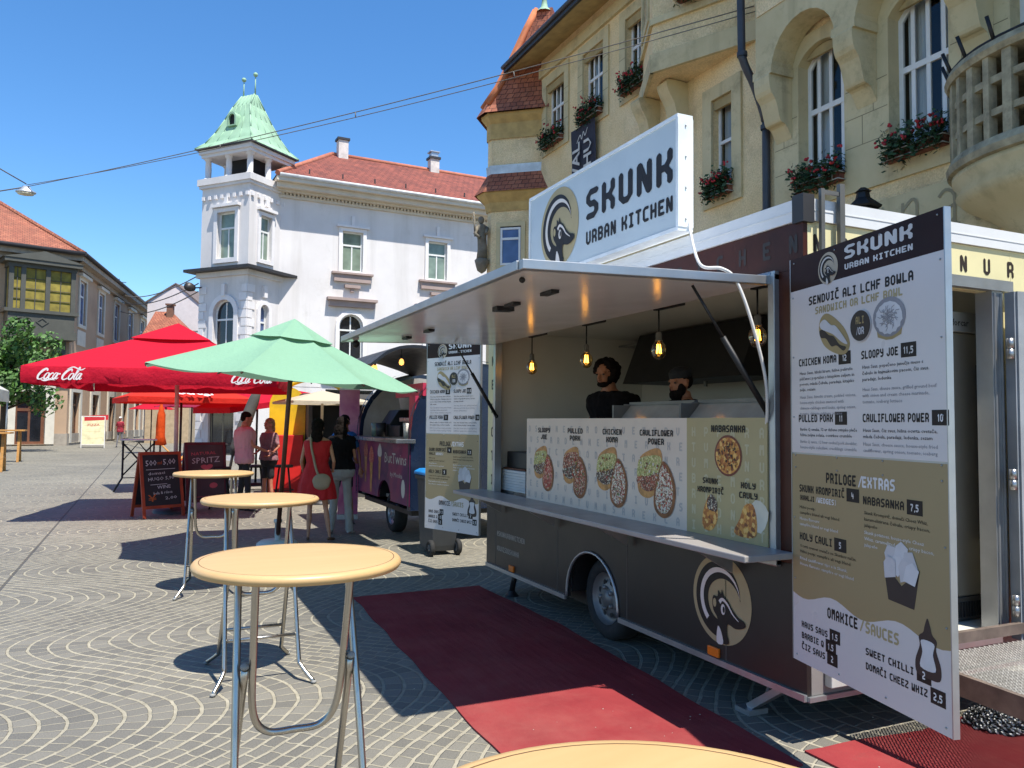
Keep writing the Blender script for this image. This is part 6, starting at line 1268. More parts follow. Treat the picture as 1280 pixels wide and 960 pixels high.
CHALK = flat('white chalk', '#b9b3b4', .9); PINKC = flat('pink chalk', '#c05a62', .9); ORC = flat('orange chalk', '#a8552c', .9)
BOARD = M('black slate board', '#1d1a20', .7, var=.2, scale=4); RFR = M('red brown timber frame', '#9b3a1d', .6, var=.2, scale=5)
a_board((.2, 15.0, 0), .42, .72, 1.1, RFR, BOARD, 'orange framed black chalkboard with white handwriting standing in front', [('500', .13, .78, .1, .26, 0), ('ml', .42, .79, .06, .1, 2), ('5,00', .55, .78, .1, .3, 0), ('-', .14, .73, 0, .7, 0), ('domaci', .18, .64, .05, .4, 0), ('HUGO 5,90', .17, .55, .06, .62, 0), ('-', .22, .5, 0, .4, 0), ('WINE', .38, .42, .06, .32, 0), ('bela & rdeca', .28, .34, .05, .45, 0), ('2,00', .55, .25, .05, .28, 0), ('\u00a5', .15, .24, .12, .2, 2)], [CHALK, PINKC, ORC])
a_board((.98, 15.9, 0), .25, .75, 1.24, M('maroon timber frame', '#5e1f2a', .6, var=.15), M('grey brown chalkboard', '#4c3c3f', .8, var=.15), 'maroon framed chalkboard reading SPRITZ half hidden behind a standing table', [('NATURAL', .15, .8, .06, .6, 1), ('SPRITZ', .16, .68, .11, .68, 0), ('\u2665', .35, .58, .08, .3, 1), ('\u25cf', .55, .3, .1, .2, 1), ('-', .2, .2, 0, .5, 1)], [CHALK, PINKC, ORC])
a_board((-2.9, 52.5, 0), .05, 1.25, 1.85, M('white board frame', '#cfcbc4', .5), M('cream poster', '#d8cfa4', .6, var=.15, scale=4), 'white framed menu stand with red top far off by the palace wall', [('■', .0, .84, .3, 1, 1), ('PIZZA', .25, .66, .15, .5, 1), ('-', .1, .7, 0, .8, 2), ('-', .1, .5, 0, .7, 2), ('-', .1, .3, 0, .8, 2)], [CHALK, flat('red poster', '#b5242a'), ORC])
def bar_table(o, w, d, h, top, legm, lab):
    t = thing('bar_table', o, lab, 'table'); x, y, z = o
    g = G(); g.box(x-w/2, x+w/2, y-d/2, y+d/2, h-.03, h); g.build('table_top', top, t, bevel=.006)
    for s in (-1, 1):
        g = G(); g.tube([(x+s*w*.42, y-d*.3, h-.03), (x+s*w*.42, y-d*.3, .3), (x+s*w*.62, y-d*.8, .02)], .022, 6); g.tube([(x+s*w*.42, y+d*.3, h-.03), (x+s*w*.42, y+d*.3, .3), (x+s*w*.62, y+d*.8, .02)], .022, 6); g.build('leg', legm, t)
    g = G()
    for y2 in (-d*.3, d*.3): g.tube([(x-w*.42, y+y2, h-.1), (x+w*.42, y+y2, .35)], .016, 6); g.tube([(x+w*.42, y+y2, h-.1), (x-w*.42, y+y2, .35)], .016, 6); g.tube([(x-w*.42, y+y2, h-.5), (x, y+y2, h-.08), (x+w*.42, y+y2, h-.5)], .014, 6)
    g.tube([(x-w*.42, y, .3), (x+w*.42, y, .3)], .012, 6); g.build('cross_brace', legm, t); return t
bar_table((-.18, 20.6, 0), .78, .5, 1.2, M('white table top', '#c9cbc8', .5), IRON, 'white topped folding bar table with black crossed legs')
bar_table((1.4, 20.2, 0), .7, .6, 1.1, BLACK, IRON, 'dark bar table behind the man in pink')
PINE = M('pine timber', '#b3803f', .7, var=.2, scale=4, mapscale=(1, 6, 6))
def trestle(o, lab, w=1.5):
    t = thing('trestle_table', o, lab, 'table', 'pine trestle bar tables at the left edge'); x, y, z = o; g = G()
    g.box(x-w/2, x+w/2, y-.4, y+.4, 1.18, 1.23); g.build('table_top', PINE, t)
    for s in (-1, 1):
        g = G(); X = x+s*w*.36
        for e in (-1, 1): F_ = Fr((X, y+e*.34, 0), (0, -e*.22, 1.18), (1, 0, 0)); g.fbox(F_, 0, 1.2, -.04, .04, -.03, .03)
        g.box(X-.03, X+.03, y-.25, y+.25, .42, .5); g.build('trestle', PINE, t)
    return t
trestle((-4.62, 29.2, 0), 'pine trestle bar table at the left edge, the nearer of two'); trestle((-5.0, 35.6, 0), 'pine trestle bar table at the left edge, the farther of two')
mq = thing('marquee', (-6.8, 35.5, 0), 'white market stall canopy with scalloped valance at the left edge', 'canopy'); g = parasol_canopy([(-8.5, 34, 2.75), (-5.05, 34, 2.75), (-5.05, 37, 2.75), (-8.5, 37, 2.75)], (-6.8, 35.5, 3.9), 6, .08); g.build('roof', cloth('white canopy cloth', '#cfcfc8', .3), mq)
g = G(); g.box(-8.5, -5.05, 33.99, 34.0, 2.3, 2.75); g.box(-5.06, -5.05, 34, 37, 2.3, 2.75)
g.build('valance', MC['white canopy cloth'], mq)
for x, y in ((-8.45, 34.05), (-5.1, 34.05), (-5.1, 36.95), (-8.45, 36.95)): g = G(); g.tube([(x, y, 0), (x, y, 2.75)], .03, 8); g.build('pole', ALU, mq)
dc = thing('deck_chair', (.65, 27, 0), 'low wooden deck chair with orange sling behind the folding bar table', 'deck chair'); g = G()
for s in (0, .55): g.tube([(.25+s*.0, 26.8+s, .05), (1.15, 26.8+s, 1.0)], .025, 6) if False else g.tube([(.3, 26.7+s, 1.0), (1.2, 26.7+s, .05)], .028, 6); g.tube([(.35, 26.7+s, .05), (1.1, 26.7+s, .55)], .028, 6)
g.tube([(.3, 26.7, 1), (.3, 27.25, 1)], .025, 6); g.build('frame', PINE, dc); g = G(); p = smooth2([(.3, 0, 1.0), (.5, 0, .6), (.8, 0, .32), (1.1, 0, .5)], 5); g.add([(a, 26.72+k*.5, c) for a, b, c in p for k in (0, 1)], [(2*i, 2*i+1, 2*i+3, 2*i+2) for i in range(len(p)-1)], 0, True); g.build('sling', ORA_C, dc)
def stool(o, lab):
    t = thing('bar_stool', o, lab, 'stool', 'dark bar stools'); x, y, z = o; g = G(); g.lathe([(0, .78), (.17, .78), (.185, .76), (.18, .73), (0, .73)], (x, y, 0), 20); g.build('seat', BLACK, t)
    for a in range(4): g = G(); c, s = math.cos(a*pi/2+.6), math.sin(a*pi/2+.6); g.tube([(x+c*.12, y+s*.12, .74), (x+c*.24, y+s*.24, .0)], .016, 6); g.build('leg', IRON, t)
    g = G(); g.tube([(x+.2*math.cos(k*pi/8), y+.2*math.sin(k*pi/8), .28) for k in range(17)], .01, 5); g.build('foot_ring', IRON, t)
stool((1.28, 15.95, 0), 'dark bar stool left of the man in the pink shirt'); stool((1.98, 16.5, 0), 'dark bar stool between the man in pink and the woman in black'); stool((2.5, 16.4, 0), 'dark bar stool right of the woman in black shorts')
# yellow arch stall
ya = thing('drink_stall', (3.2, 18.3, 0), 'tall yellow arched stall front with a red counter box', 'stall'); f = Fr((2.45, 18.3, 0), (1, -.2, 0)); g = G()
g.shape(f, [(0, 0), (.78, 0), (.78, 2.0)]+[(.39+.39*math.cos(pi*i/16), 2.0+.42*math.sin(pi*i/16)) for i in range(17)], c=0, depth=.5); g.tube(smooth2([f.p(.1, 2.2, -.2), f.p(.5, 2.52, -.2), f.p(1.0, 2.62, -.2), f.p(1.5, 2.45, -.2), f.p(1.75, 2.1, -.2), f.p(1.8, 0, -.2)], 5), .06, 8); g.build('arch_front', M('bright yellow panel', '#e0b416', .5), ya)
g = G(); g.fbox(f, .05, .75, 0, 1.35, .03, .5); g.build('counter_box', M('bright red panel', '#c8201c', .5), ya, bevel=.01); g = G(); g.fbox(f, -.06, -.0, 0, 1.5, .01, .3); g.build('edge_panel', PAPER, ya)
ks = thing('kiosk', (3.9, 17.6, 0), 'dim grey market kiosk half hidden behind the queue', 'kiosk'); f = Fr((3.15, 17.4, 0), (1, -.1, 0)); g = G(); g.fbox(f, 0, 1.7, 0, 1.0, -1.4, 0); g.fbox(f, 0, .08, 1.0, 2.15, -1.4, 0); g.fbox(f, 1.62, 1.7, 1.0, 2.15, -1.4, 0); g.fbox(f, .08, 1.62, 1.0, 2.15, -1.4, -1.3); g.build('wall', M('dark grey kiosk wall', '#4a4744', .8, var=.2), ks)
g = G(); g.fbox(f, -.15, 1.85, 2.15, 2.25, -1.6, .35); g.build('roof', M('kiosk roof', '#5d5a56', .7), ks); g = G(); g.fbox(f, -.05, 1.75, 1.0, 1.05, -.3, .12); g.build('counter', STEEL, ks)
pk = thing('banner', (3.12, 13.4, 0), 'slim pink and violet printed roll up banner by the far end of the dark trailer', 'banner')
def sweet_mat(name, cols, sc=2.2):
    t = NT(name); n = t.noise(sc, 4, rough=.5); t.set(t.ramp(n, *[(.28+.44*i/(len(cols)-1), C(c)) for i, c in enumerate(cols)]), .45); return t.m
f = Fr((2.98, 13.6, 0), (.96, -.28, 0)); g = G(); g.fbox(f, 0, .34, .08, 2.2, 0, .006); g.build('print', sweet_mat('pink sunset print', ['#5a3566', '#a84a72', '#c77c8a', '#7d4a80'], 1.6), pk); g = G(); g.fbox(f, 0, .34, .0, .08, -.1, .1); g.fbox(f, 0, .34, 2.2, 2.23, -.01, .015); g.build('base', ALU, pk)

# ------------------------------------------------------------------ second, rounded trailer
s2 = thing('food_trailer', (4.3, 11.9, 0), 'dark navy round topped snack trailer with pink printed side and raised flap', 'food trailer')
NAVY = M('dark navy gloss', '#16233a', .25, var=.2, scale=1.4, spec=.6); SX = Fr((3.28, 13.35, 0), (0, -1, 0))
def sect(k=0): return [(3.28-k, .45), (5.35+k, .45), (5.35+k, 1.55)]+[(4.315+(1.035+k)*math.cos(pi*i/16), 1.55+(.95+k)*math.sin(pi*i/16)) for i in range(1, 16)]+[(3.28-k, 1.55)]
FXZ = Fr((0, 10.45, 0), (1, 0, 0))
g = G(); g.shape(FXZ, sect(), c=0, depth=.05); g.shape(Fr((0, 13.35, 0), (1, 0, 0)), sect(), c=0, depth=.05)
n0 = sect(); A0 = [Vector((x, 10.45, z)) for x, z in n0]; A1 = [Vector((x, 13.4, z)) for x, z in n0]
for i in range(len(n0)-1):
    x0 = (n0[i][0]+n0[i+1][0])/2
    if i < 8: g.add([A0[i], A0[i+1], A1[i+1], A1[i]], [(0, 1, 2, 3)], 0, i > 1)
g.build('body_shell', NAVY, s2)
for y in (10.42, 13.36): g = G(); g.loft([[Vector((x, yy, z)) for x, z in sect(.03)] for yy in (y, y+.07)], smooth=False, cap=False); g.build('end_rim', M('navy steel rim', '#22304a', .3, metal=.4), s2)
g = G(); g.shape(SX, [(.05, .5)]+[(1.62-.36*math.cos(pi*i/12), .5+.28*math.sin(pi*i/12)) for i in range(13)]+[(2.88, .5), (2.88, 1.36), (.05, 1.36)], c=.012, depth=.03)
g.build('printed_side', sweet_mat('pink violet print', ['#2a1d45', '#5e2456', '#8e2f58', '#4d2150', '#a04a62'], 1.1), s2)
g = G(); cr = [F_BREAD, F_LET, PAPER, F_RED]
for a, b, k in ((.5, .95, .3), (.85, .85, .34), (1.35, 1.0, .26)):
    q = SX.at(a, b, .014); g.shape(q, [(-.12*k, -.9*k), (.1*k, -.9*k), (.3*k, .6*k), (-.3*k, .6*k)], mi=0); g.shape(q, smooth2([(-.35*k, .5*k), (.35*k, .5*k), (.4*k, .9*k), (0, 1.25*k), (-.4*k, .9*k)], 3, True), c=.001, mi=2 if a > 1 else 3)
g.shape(SX.at(2.6, .72, .014), circ(0, 0, .09, .13, 16), mi=2); g.build('dessert_print', cr, s2)
g = G(); fine(g, SX, 'ButTwins', 1.62, 1.05, .16, .016, width=1.1); fine(g, SX, 'by Monika', 1.95, .86, .07, .016, width=.6); g.build('lettering', PAPER, s2)
g = G(); g.fbox(SX, .0, 2.95, 1.365, 1.42, -.05, .22); g.build('counter', STEEL, s2, bevel=.005)
g = G(); fl = [(4.2, 2.5), (3.85, 2.62), (3.4, 2.72), (3.0, 2.66), (2.7, 2.44)]; fl = smooth2(fl, 4); g.loft([[Vector((x, y, z)) for x, z in fl]+[Vector((x+.01, y, z-.04)) for x, z in reversed(fl)] for y in (10.45, 13.4)], smooth=False); g.build('flap', M('black flap', (.014, .013, .016), .4), s2)
g = G(); g.fbox(SX, 1.6, 2.92, 2.02, 2.2, -.2, -.15); g.fbox(SX, 2.62, 2.9, 1.425, 2.02, -.1, -.05); g.build('name_board', sweet_mat('red pink print', ['#8e2038', '#b8304a', '#7a2044'], 2), s2)
g = G(); fine(g, SX.at(0, 0, -.148), 'sweet bites', 2.3, 2.07, .08, .002, width=.5); g.build('lettering', PAPER, s2)
for s_ in (-1, 1): wheel(s2, (3.38 if s_ < 0 else 5.25, 11.72, .3), .3, .18, M('bright wheel rim', '#9a9ca2', .4, metal=.6), side=s_)
g = G(); g.lathe([(.36, 0), (.36, .25)], seg=18, f=Fr((3.3, 11.72, .5), (0, 1, 0), (0, 0, 1), (1, 0, 0)), a0=0, a1=pi); g.box(3.35, 5.2, 10.6, 13.2, .36, .45); g.build('chassis', BLACK, s2)
g = G(); g.box(4.9, 4.95, 10.55, 13.2, .5, 2.3); g.box(3.4, 4.9, 10.55, 13.3, .5, .55); g.shape(Fr((0, 13.28, 0), (1, 0, 0)), [(x*.96+.17, z*.97) for x, z in sect()], c=0); g.build('inner_wall', M('grey trailer lining', '#a09a92', .7), s2)  # lining in one plain light grey
for i, (x, y, z) in enumerate(((2.85, 10.8, 2.40), (2.95, 11.2, 2.46), (3.05, 11.7, 2.5), (2.9, 12.1, 2.42), (2.85, 12.5, 2.4), (3.1, 12.3, 2.5), (2.82, 12.9, 2.4), (3.05, 12.8, 2.48), (3.2, 10.7, 2.5))):
    g = G(); g.lathe([(.0, -.055), (.03, -.04), (.038, -.015), (.03, .02), (.012, .04)], (x, y, z), 10); b_ = tag(g.build('bulb', emit('warm string bulb', (1, .42, .1), 1.4) if i == 0 else MC['warm string bulb']), 'small amber festoon bulb under the black flap of the round trailer', 'bulb', 'festoon bulbs under the flap'); g = G(); g.lathe([(.012, .04), (.016, .05), (.016, .09), (0, .09)], (x, y, z), 8); g.tube([(x, y, z+.09), (x, y, z+.17)], .004, 4); g.build('socket', IRON, b_)
g = G(); g.lathe([(0, .001), (.16, .001), (.2, .26), (.21, .27), (0, .27)], (3.75, 12.0, 1.86), 20); tag(g.build('tub', M('white printed tub', '#bdb5b3', .5)), 'white tub on top of the dark machine inside the round trailer', 'tub')
mc = thing('coffee_machine', (3.8, 11.9, 1.42), 'dark counter machine with steel taps inside the round trailer', 'machine'); g = G(); g.shape(Fr((3.5, 12.3, 1.42), (1, 0, 0)), [(0, 0), (.5, 0), (.5, .43), (.15, .43), (0, .2)], c=0, depth=-.6 if False else .55); g.box(3.5, 4.0, 11.75, 12.3, 1.43, 1.6); g.build('housing', BLACK, mc, bevel=.01); g = G(); g.box(3.45, 3.7, 11.1, 11.6, 1.66, 1.72); g.box(3.5, 3.7, 11.15, 11.55, 1.43, 1.655); g.build('tap_unit', STEEL, mc, bevel=.005)
for y, lab, m_ in ((12.75, 'clear jar at the left of the trailer counter', P_GREEN), (12.45, 'grey cup beside the jar on the trailer counter', SLATE), (10.95, 'white cup stack at the right of the trailer counter', PAPER)): g = G(); g.lathe([(0, .001), (.07, .001), (.085, .22), (0, .22)], (3.4, y, 1.42), 14); tag(g.build('jar' if 'jar' in lab else 'cup', m_), lab, 'jar' if 'jar' in lab else 'cup')
# ------------------------------------------------------------------ people
def remesh(g, size, it=4, fold=0):
    me = D.meshes.new('r'); me.from_pydata(g.V, [], g.F); bm = bmesh.new(); bm.from_mesh(me); bmesh.ops.remove_doubles(bm, verts=bm.verts, dist=1e-6); bmesh.ops.recalc_face_normals(bm, faces=bm.faces); bm.to_mesh(me); bm.free()
    o = D.objects.new('r', me); COL.objects.link(o); m = o.modifiers.new('r', 'REMESH'); m.mode = 'VOXEL'; m.voxel_size = size; s = o.modifiers.new('s', 'SMOOTH'); s.factor = .5; s.iterations = it
    e = o.evaluated_get(bpy.context.evaluated_depsgraph_get()); m2 = D.meshes.new_from_object(e); out = G(); out.add([v.co+v.normal*fold*(noise.noise(Vector((v.co.x*16, v.co.y*16, v.co.z*7)))+.6*noise.noise(Vector((v.co.x*30+5, v.co.y*30, v.co.z*18)))) if fold else v.co.copy() for v in m2.vertices], [tuple(p.vertices) for p in m2.polygons], 0, True)
    D.objects.remove(o); D.meshes.remove(me); D.meshes.remove(m2); return out
def ringz(cx, cy, z, rx, ry, T, n=18): return [T @ Vector((cx+rx*math.cos(2*pi*k/n), cy+ry*math.sin(2*pi*k/n), z)) for k in range(n)]
def cyl(g, pts, rr, T, seg=12):
    P = [T @ Vector(p) for p in pts]; g.tube(P, rr, seg)
    for p, r in ((P[0], rr[0]), (P[-1], rr[-1])): g.ell(p, (r, r, r), seg=10)
SKIN = lambda n, c: M(n, c, .55, var=.1, scale=20)
def person(lab, o, yaw, H, skin, legs, arms, fem=False, top=None, bottom=None, dress=None, shoes=None, head=(0, 0), lean=0, hair=None, hairmat=None, extras=None, vox=.0095, bulk=1):
    t = thing('person', o, lab, 'person'); T = Matrix.Translation(o) @ Matrix.Rotation(yaw, 4, 'Z') @ Matrix.Diagonal((H, H, H, 1))
    sh = (.96 if fem else 1.0)*bulk; hp = (1.06 if fem else 1.0)*bulk
    yo = lambda z: max(0, z-.5)*lean
    TOR = [(.455, .05, .05), (.49, .088*hp, .066), (.53, .096*hp, .07), (.58, .088*hp, .064), (.635, .076*(.92 if fem else 1.04)*bulk, .058*bulk), (.70, .086*sh, .066*bulk), (.76, .094*sh, (.068 if not fem else .07)*bulk), (.80, .10*sh, .058*bulk), (.825, .088*sh, .048), (.84, .055, .042), (.855, .036, .037), (.90, .032, .034)]
    def torso(g, z0, z1, k, add=0, flare=0):
        R = []
        for i in range(len(TOR)-1):
            for s in range(3):
                a, b = TOR[i], TOR[i+1]; w = s/3; z = a[0]+(b[0]-a[0])*w
                if z0 <= z <= z1: R.append(ringz(0, yo(z), z, (a[1]+(b[1]-a[1])*w)*k+add+flare*max(0, .6-z), (a[2]+(b[2]-a[2])*w)*k+add+flare*max(0, .6-z)*.8, T))
        g.loft(R)
    g = G(); torso(g, .45, .91, 1.0)
    hy = yo(.92)+.008; Hm = Matrix.Translation((0, hy, .90)) @ Matrix.Rotation(head[0], 4, 'Z') @ Matrix.Rotation(head[1], 4, 'X'); HT = T @ Hm
    hrot = HT.to_3x3()
    def he(gg, c, r, seg=14): gg.ell(HT @ Vector(c), r, hrot, seg)
    he(g, (0, -.006, .040), (.044, .054, .050)); he(g, (0, .018, .006), (.034, .036, .038)); he(g, (0, .0, .02), (.039, .045, .045))
    he(g, (0, .057, .012), (.0085, .012, .009), 10); he(g, (0, .052, .022), (.006, .009, .015), 8); he(g, (0, .046, -.007), (.014, .008, .004), 8); he(g, (0, .045, -.024), (.014, .01, .009), 8)
    for s in (-1, 1): he(g, (s*.044, -.004, .016), (.006, .012, .017), 8); he(g, (s*.02, .044, .036), (.013, .008, .005), 8)
    for hip, kn, an, toe in legs:
        m = lambda a, b, w: tuple(a[i]+(b[i]-a[i])*w for i in range(3))
        cyl(g, [hip, m(hip, kn, .5), kn, m(kn, an, .35), m(kn, an, .75), an], [.050*hp, .043*bulk, .031*bulk, .034*bulk, .024*bulk, .019], T)
        f = Vector(an); d = Vector((math.sin(-toe), math.cos(-toe), 0)); cyl(g, [f+Vector((0, 0, -.018))-d*.018, f+d*.04+Vector((0, 0, -.022)), f+d*.085+Vector((0, 0, -.028))], [.018, .018, .012], T, 10)
    for shd, el, wr, hd in arms:
        m = lambda a, b, w: tuple(a[i]+(b[i]-a[i])*w for i in range(3))
        cyl(g, [shd, m(shd, el, .4), el, m(el, wr, .35), wr], [.028*sh, .026*sh, .022*sh, .023*sh, .0150], T)
        wv = Vector(wr); d = Vector(hd).normalized(); sd = d.cross(Vector((0, 0, 1))) if abs(d.z) < .9 else d.cross(Vector((0, 1, 0))); sd.normalize(); nn = d.cross(sd)
        g.loft([[T @ (wv+d*q+sd*(a_*math.cos(2*pi*k/10))+nn*(b_*math.sin(2*pi*k/10))) for k in range(10)] for q, a_, b_ in ((-.005, .015, .012), (.02, .021, .011), (.045, .023, .01), (.052, .02, .008))])
        for k, L in enumerate((.036, .042, .04, .031)):
            b0 = wv+d*.048+sd*(-.017+.0113*k); cyl(g, [b0, b0+d*L*.5-nn*.004, b0+d*L-nn*.014], [.0062, .0058, .005], T, 8)
        b0 = wv+d*.014+sd*-.018; cyl(g, [b0, b0+d*.018-sd*.014, b0+d*.04-sd*.02-nn*.006], [.008, .007, .0055], T, 8)
    remesh(g, vox).build('body', skin, t)
    if top:
        zb, sl, mat, nk = top; g = G(); torso(g, zb-.01, nk, 1.08, .004+.012*(bulk-1)/.24)
        for shd, el, wr, hd in arms:
            a, b, c = Vector(shd), Vector(el), Vector(wr)
            if sl > 1: cyl(g, [a, b, b.lerp(c, sl-1)], [.036*sh, .03, .026], T)
            elif sl > .05: cyl(g, [a, a.lerp(b, sl)], [.037*sh, .034*sh], T)
        remesh(g, .011, 4, .013).build('shirt', mat, t)
    if dress:
        zb, fl, mat, nk = dress; g = G(); R = []
        torso(g, .6, nk, 1.06, .004)
        for z in (.62, .58, .53, .48, .43, .38, zb): q = max(0, .62-z); R.append([T @ Vector(((.082*bulk+fl*q+.022*min(1, q*8))*math.cos(2*pi*k/30)*(1+.05*q*4*math.sin(k*2.1)), (.066*bulk+fl*.8*q+.017*min(1, q*8))*math.sin(2*pi*k/30)*(1+.05*q*4*math.sin(k*2.1)), z)) for k in range(30)])
        g.loft(R); remesh(g, .011, 2, .008).build('dress', mat, t)
    if bottom:
        kind, mat = bottom; g = G(); torso(g, .45, .60, 1.06, .004)
        for hip, kn, an, toe in legs:
            h_, k_, a_ = Vector(hip), Vector(kn), Vector(an)
            if kind == 'trousers': cyl(g, [h_, h_.lerp(k_, .5), k_, k_.lerp(a_, .5), k_.lerp(a_, .96)], [.057*hp, .053*bulk, .043*bulk, .04*bulk, .034*bulk], T)
            elif kind == 'wide': cyl(g, [h_, h_.lerp(k_, .5), k_, k_.lerp(a_, .5), k_.lerp(a_, .98)], [.058*hp, .058*bulk, .054*bulk, .052*bulk, .052*bulk], T)
            else: cyl(g, [h_, h_.lerp(k_, .62)], [.058*hp, .056*bulk], T)
        remesh(g, .011, 4, .008).build('trousers' if kind != 'shorts' else 'shorts', mat, t)
    if shoes:
        for hip, kn, an, toe in legs:
            g = G(); f = Vector(an); d = Vector((math.sin(-toe), math.cos(-toe), 0)); cyl(g, [f+Vector((0, 0, -.012))-d*.022, f+d*.04+Vector((0, 0, -.02)), f+d*.09+Vector((0, 0, -.026))], [.023, .0215, .0155], T, 10); remesh(g, .008).build('shoe', shoes, t)
    def hb(part, items, mat, size=.007, rough=0, par=None):
        g = G()
        for c, r in items: he(g, c, tuple(x*H if False else x for x in r))
        g = remesh(g, size, 2)
        if rough:
            for i, v in enumerate(g.V): v = Vector(v); n_ = noise.noise(v*55)*rough+noise.noise(v*120)*rough*.5; c0 = HT @ Vector((0, -.01, .035)); g.V[i] = tuple(v+(v-c0).normalized()*n_)
        return g.build(part, mat, par or t)
    # ellipsoid radii above are local; scale rotation carries the size
    if hair: hb('hair', hair[0], hairmat, .009, hair[1])
    g = G()
    for s in (-1, 1): he(g, (s*.02, .047, .028), (.0075, .004, .0045), 8)
    g.build('eye', M('dark eye', (.015, .012, .01), .3), t); g = G()
    g.ell(HT @ Vector((0, .0535, -.006)), (.011, .003, .0025), hrot, 8); g.build('mouth', M('lip', '#7d3f38', .5), t)
    if extras: extras(t, T, HT, hb)
    return t
stand = lambda sp=.05, st=0: [((s*.047, 0, .485), (s*(.047+sp*.4), .01+s*st*.5, .265), (s*(.047+sp), -.005+s*st, .035), s*-.15) for s in (-1, 1)]
DOWN = lambda s, el=(.135, -.015, .635), wr=(.15, .03, .5), hd=(.05, .1, -1): ((s*.095, 0, .80), (s*el[0], el[1], el[2]), (s*wr[0], wr[1], wr[2]), (s*hd[0], hd[1], hd[2]))
HAIRD = M('dark brown hair', (.010, .007, .006), .8, var=.4, scale=30, spec=.1); HAIRB = M('blond hair', '#8a6a45', .6, var=.3, scale=30)
LONG = lambda L=.16, w=.05: [((0, -.012, .048), (.05, .058, .05)), ((0, -.032, .02), (.047, .036, .055)), ((0, -.046, -.03), (w*1.15, .034, .07)), ((0, -.058, -.03-L*.5), (w*1.2, .03, .08)), ((0, -.062, -.03-L), (w*1.05, .026, .07))]
SHORT = [((0, -.012, .052), (.047, .055, .044)), ((0, -.032, .028), (.044, .032, .04))]
SK1 = SKIN('fair skin', '#b98467'); SK2 = SKIN('tan skin', '#a06a4b'); SK3 = SKIN('sunburnt skin', '#b06f55')
def bag(t, T, HT, hb):
    g = G(); c = T @ Vector((.055, -.105, .495)); g.ell(c, (.13, .055, .10), seg=18); g.ell(c+Vector((0, 0, -.05)), (.115, .06, .08), seg=16); b_ = remesh(g, .011, 3).build('shoulder_bag', M('beige shoulder bag', '#9c8a74', .75, var=.1), t)
    g = G(); g.tube(smooth2([T @ Vector(p) for p in ((-.02, .065, .845), (-.045, .0, .872), (-.042, -.068, .81), (-.03, -.09, .74), (-.015, -.092, .68), (.005, -.1, .6), (.025, -.115, .55), (.04, -.12, .53))], 5), .016, 6); g.build('strap', M('beige shoulder bag', '#9c8a74'), b_)
person('woman in a sleeveless red dress with a beige shoulder bag, seen from behind', (2.16, 11.2, 0), -.35, 1.70, SK1,
       [((-.045, 0, .485), (-.055, .015, .265), (-.06, -.01, .035), .15), ((.045, 0, .485), (.075, .01, .265), (.115, -.02, .035), -.3)], [DOWN(-1, (.125, -.01, .645), (.115, .07, .53), (.0, .6, -.6)), DOWN(1, (.14, -.035, .645), (.12, .06, .56), (-.4, .7, .1))], fem=True, dress=(.34, .17, M('red dress cloth', '#b5141c', .8, var=.12, scale=3), .822), shoes=M('tan sandal', '#6b4a35', .6),
       hair=([((0, -.012, .048), (.053, .062, .053)), ((0, -.036, .02), (.052, .038, .06)), ((0, -.05, -.04), (.05, .03, .065)), ((.0, -.056, -.1), (.044, .022, .05)), ((.006, -.06, -.135), (.03, .018, .03))], .008), hairmat=HAIRD, extras=bag, bulk=1.12)
person('woman with long black hair in a black top and pale grey trousers, seen from behind', (2.62, 11.75, 0), -.55, 1.74, SK2, stand(.03, .02), [DOWN(-1, (.125, -.01, .645), (.12, .08, .55), (0, 1, 0)), DOWN(1, (.13, -.03, .645), (.11, .09, .6), (-.5, .7, .2))], fem=True,
       top=(.555, .5, M('black cotton', (.010, .009, .010), .9, spec=.1), .83), bottom=('wide', M('pale grey trousers', '#a09d98', .85, var=.1, scale=6)), shoes=M('white sneaker', '#b9b6b2', .6), hair=(LONG(.19, .056), .008), hairmat=HAIRD, bulk=1.1)
def shades(t, T, HT, hb):
    g = G(); hr = HT.to_3x3()
    for s in (-1, 1): g.ell(HT @ Vector((s*.02, .05, .028)), (.017, .006, .012), hr, 10); g.tube([HT @ Vector((s*.036, .045, .03)), HT @ Vector((s*.046, -.0, .03))], .003, 5)
    g.tube([HT @ Vector((-.01, .056, .03)), HT @ Vector((.01, .056, .03))], .003, 5); g.build('sunglasses', BLACK, t)
person('man in a bright blue t-shirt and sunglasses facing the camera', (2.93, 12.95, 0), pi-.25, 1.78, SK2, stand(.04), [DOWN(-1), DOWN(1, (.135, .0, .64), (.10, .1, .6), (-.5, .6, .3))], top=(.5, .55, M('bright blue cotton', '#1f5f9a', .85), .84), bottom=('shorts', M('dark navy shorts', '#1d2230', .85)), shoes=M('dark sneaker', '#222224', .6), hair=(SHORT, .004), hairmat=HAIRD, extras=shades)
person('man in a pale pink t-shirt and black trousers reaching out to the right', (1.62, 15.25, 0), -pi/2+.15, 1.83, SK3, stand(.03, .03), [DOWN(-1, (.12, .06, .665), (.10, .22, .60), (.1, 1, -.15)), DOWN(1, (.115, .05, .66), (.08, .2, .60), (0, 1, -.1))], top=(.48, .5, M('pale pink cotton', '#c48e92', .9, var=.06), .84), bottom=('trousers', M('black denim', (.015, .014, .016), .85)), shoes=M('black shoe', (.012, .012, .012), .6), head=(0, -.25), hair=(SHORT, .003), hairmat=HAIRD, bulk=1.24)
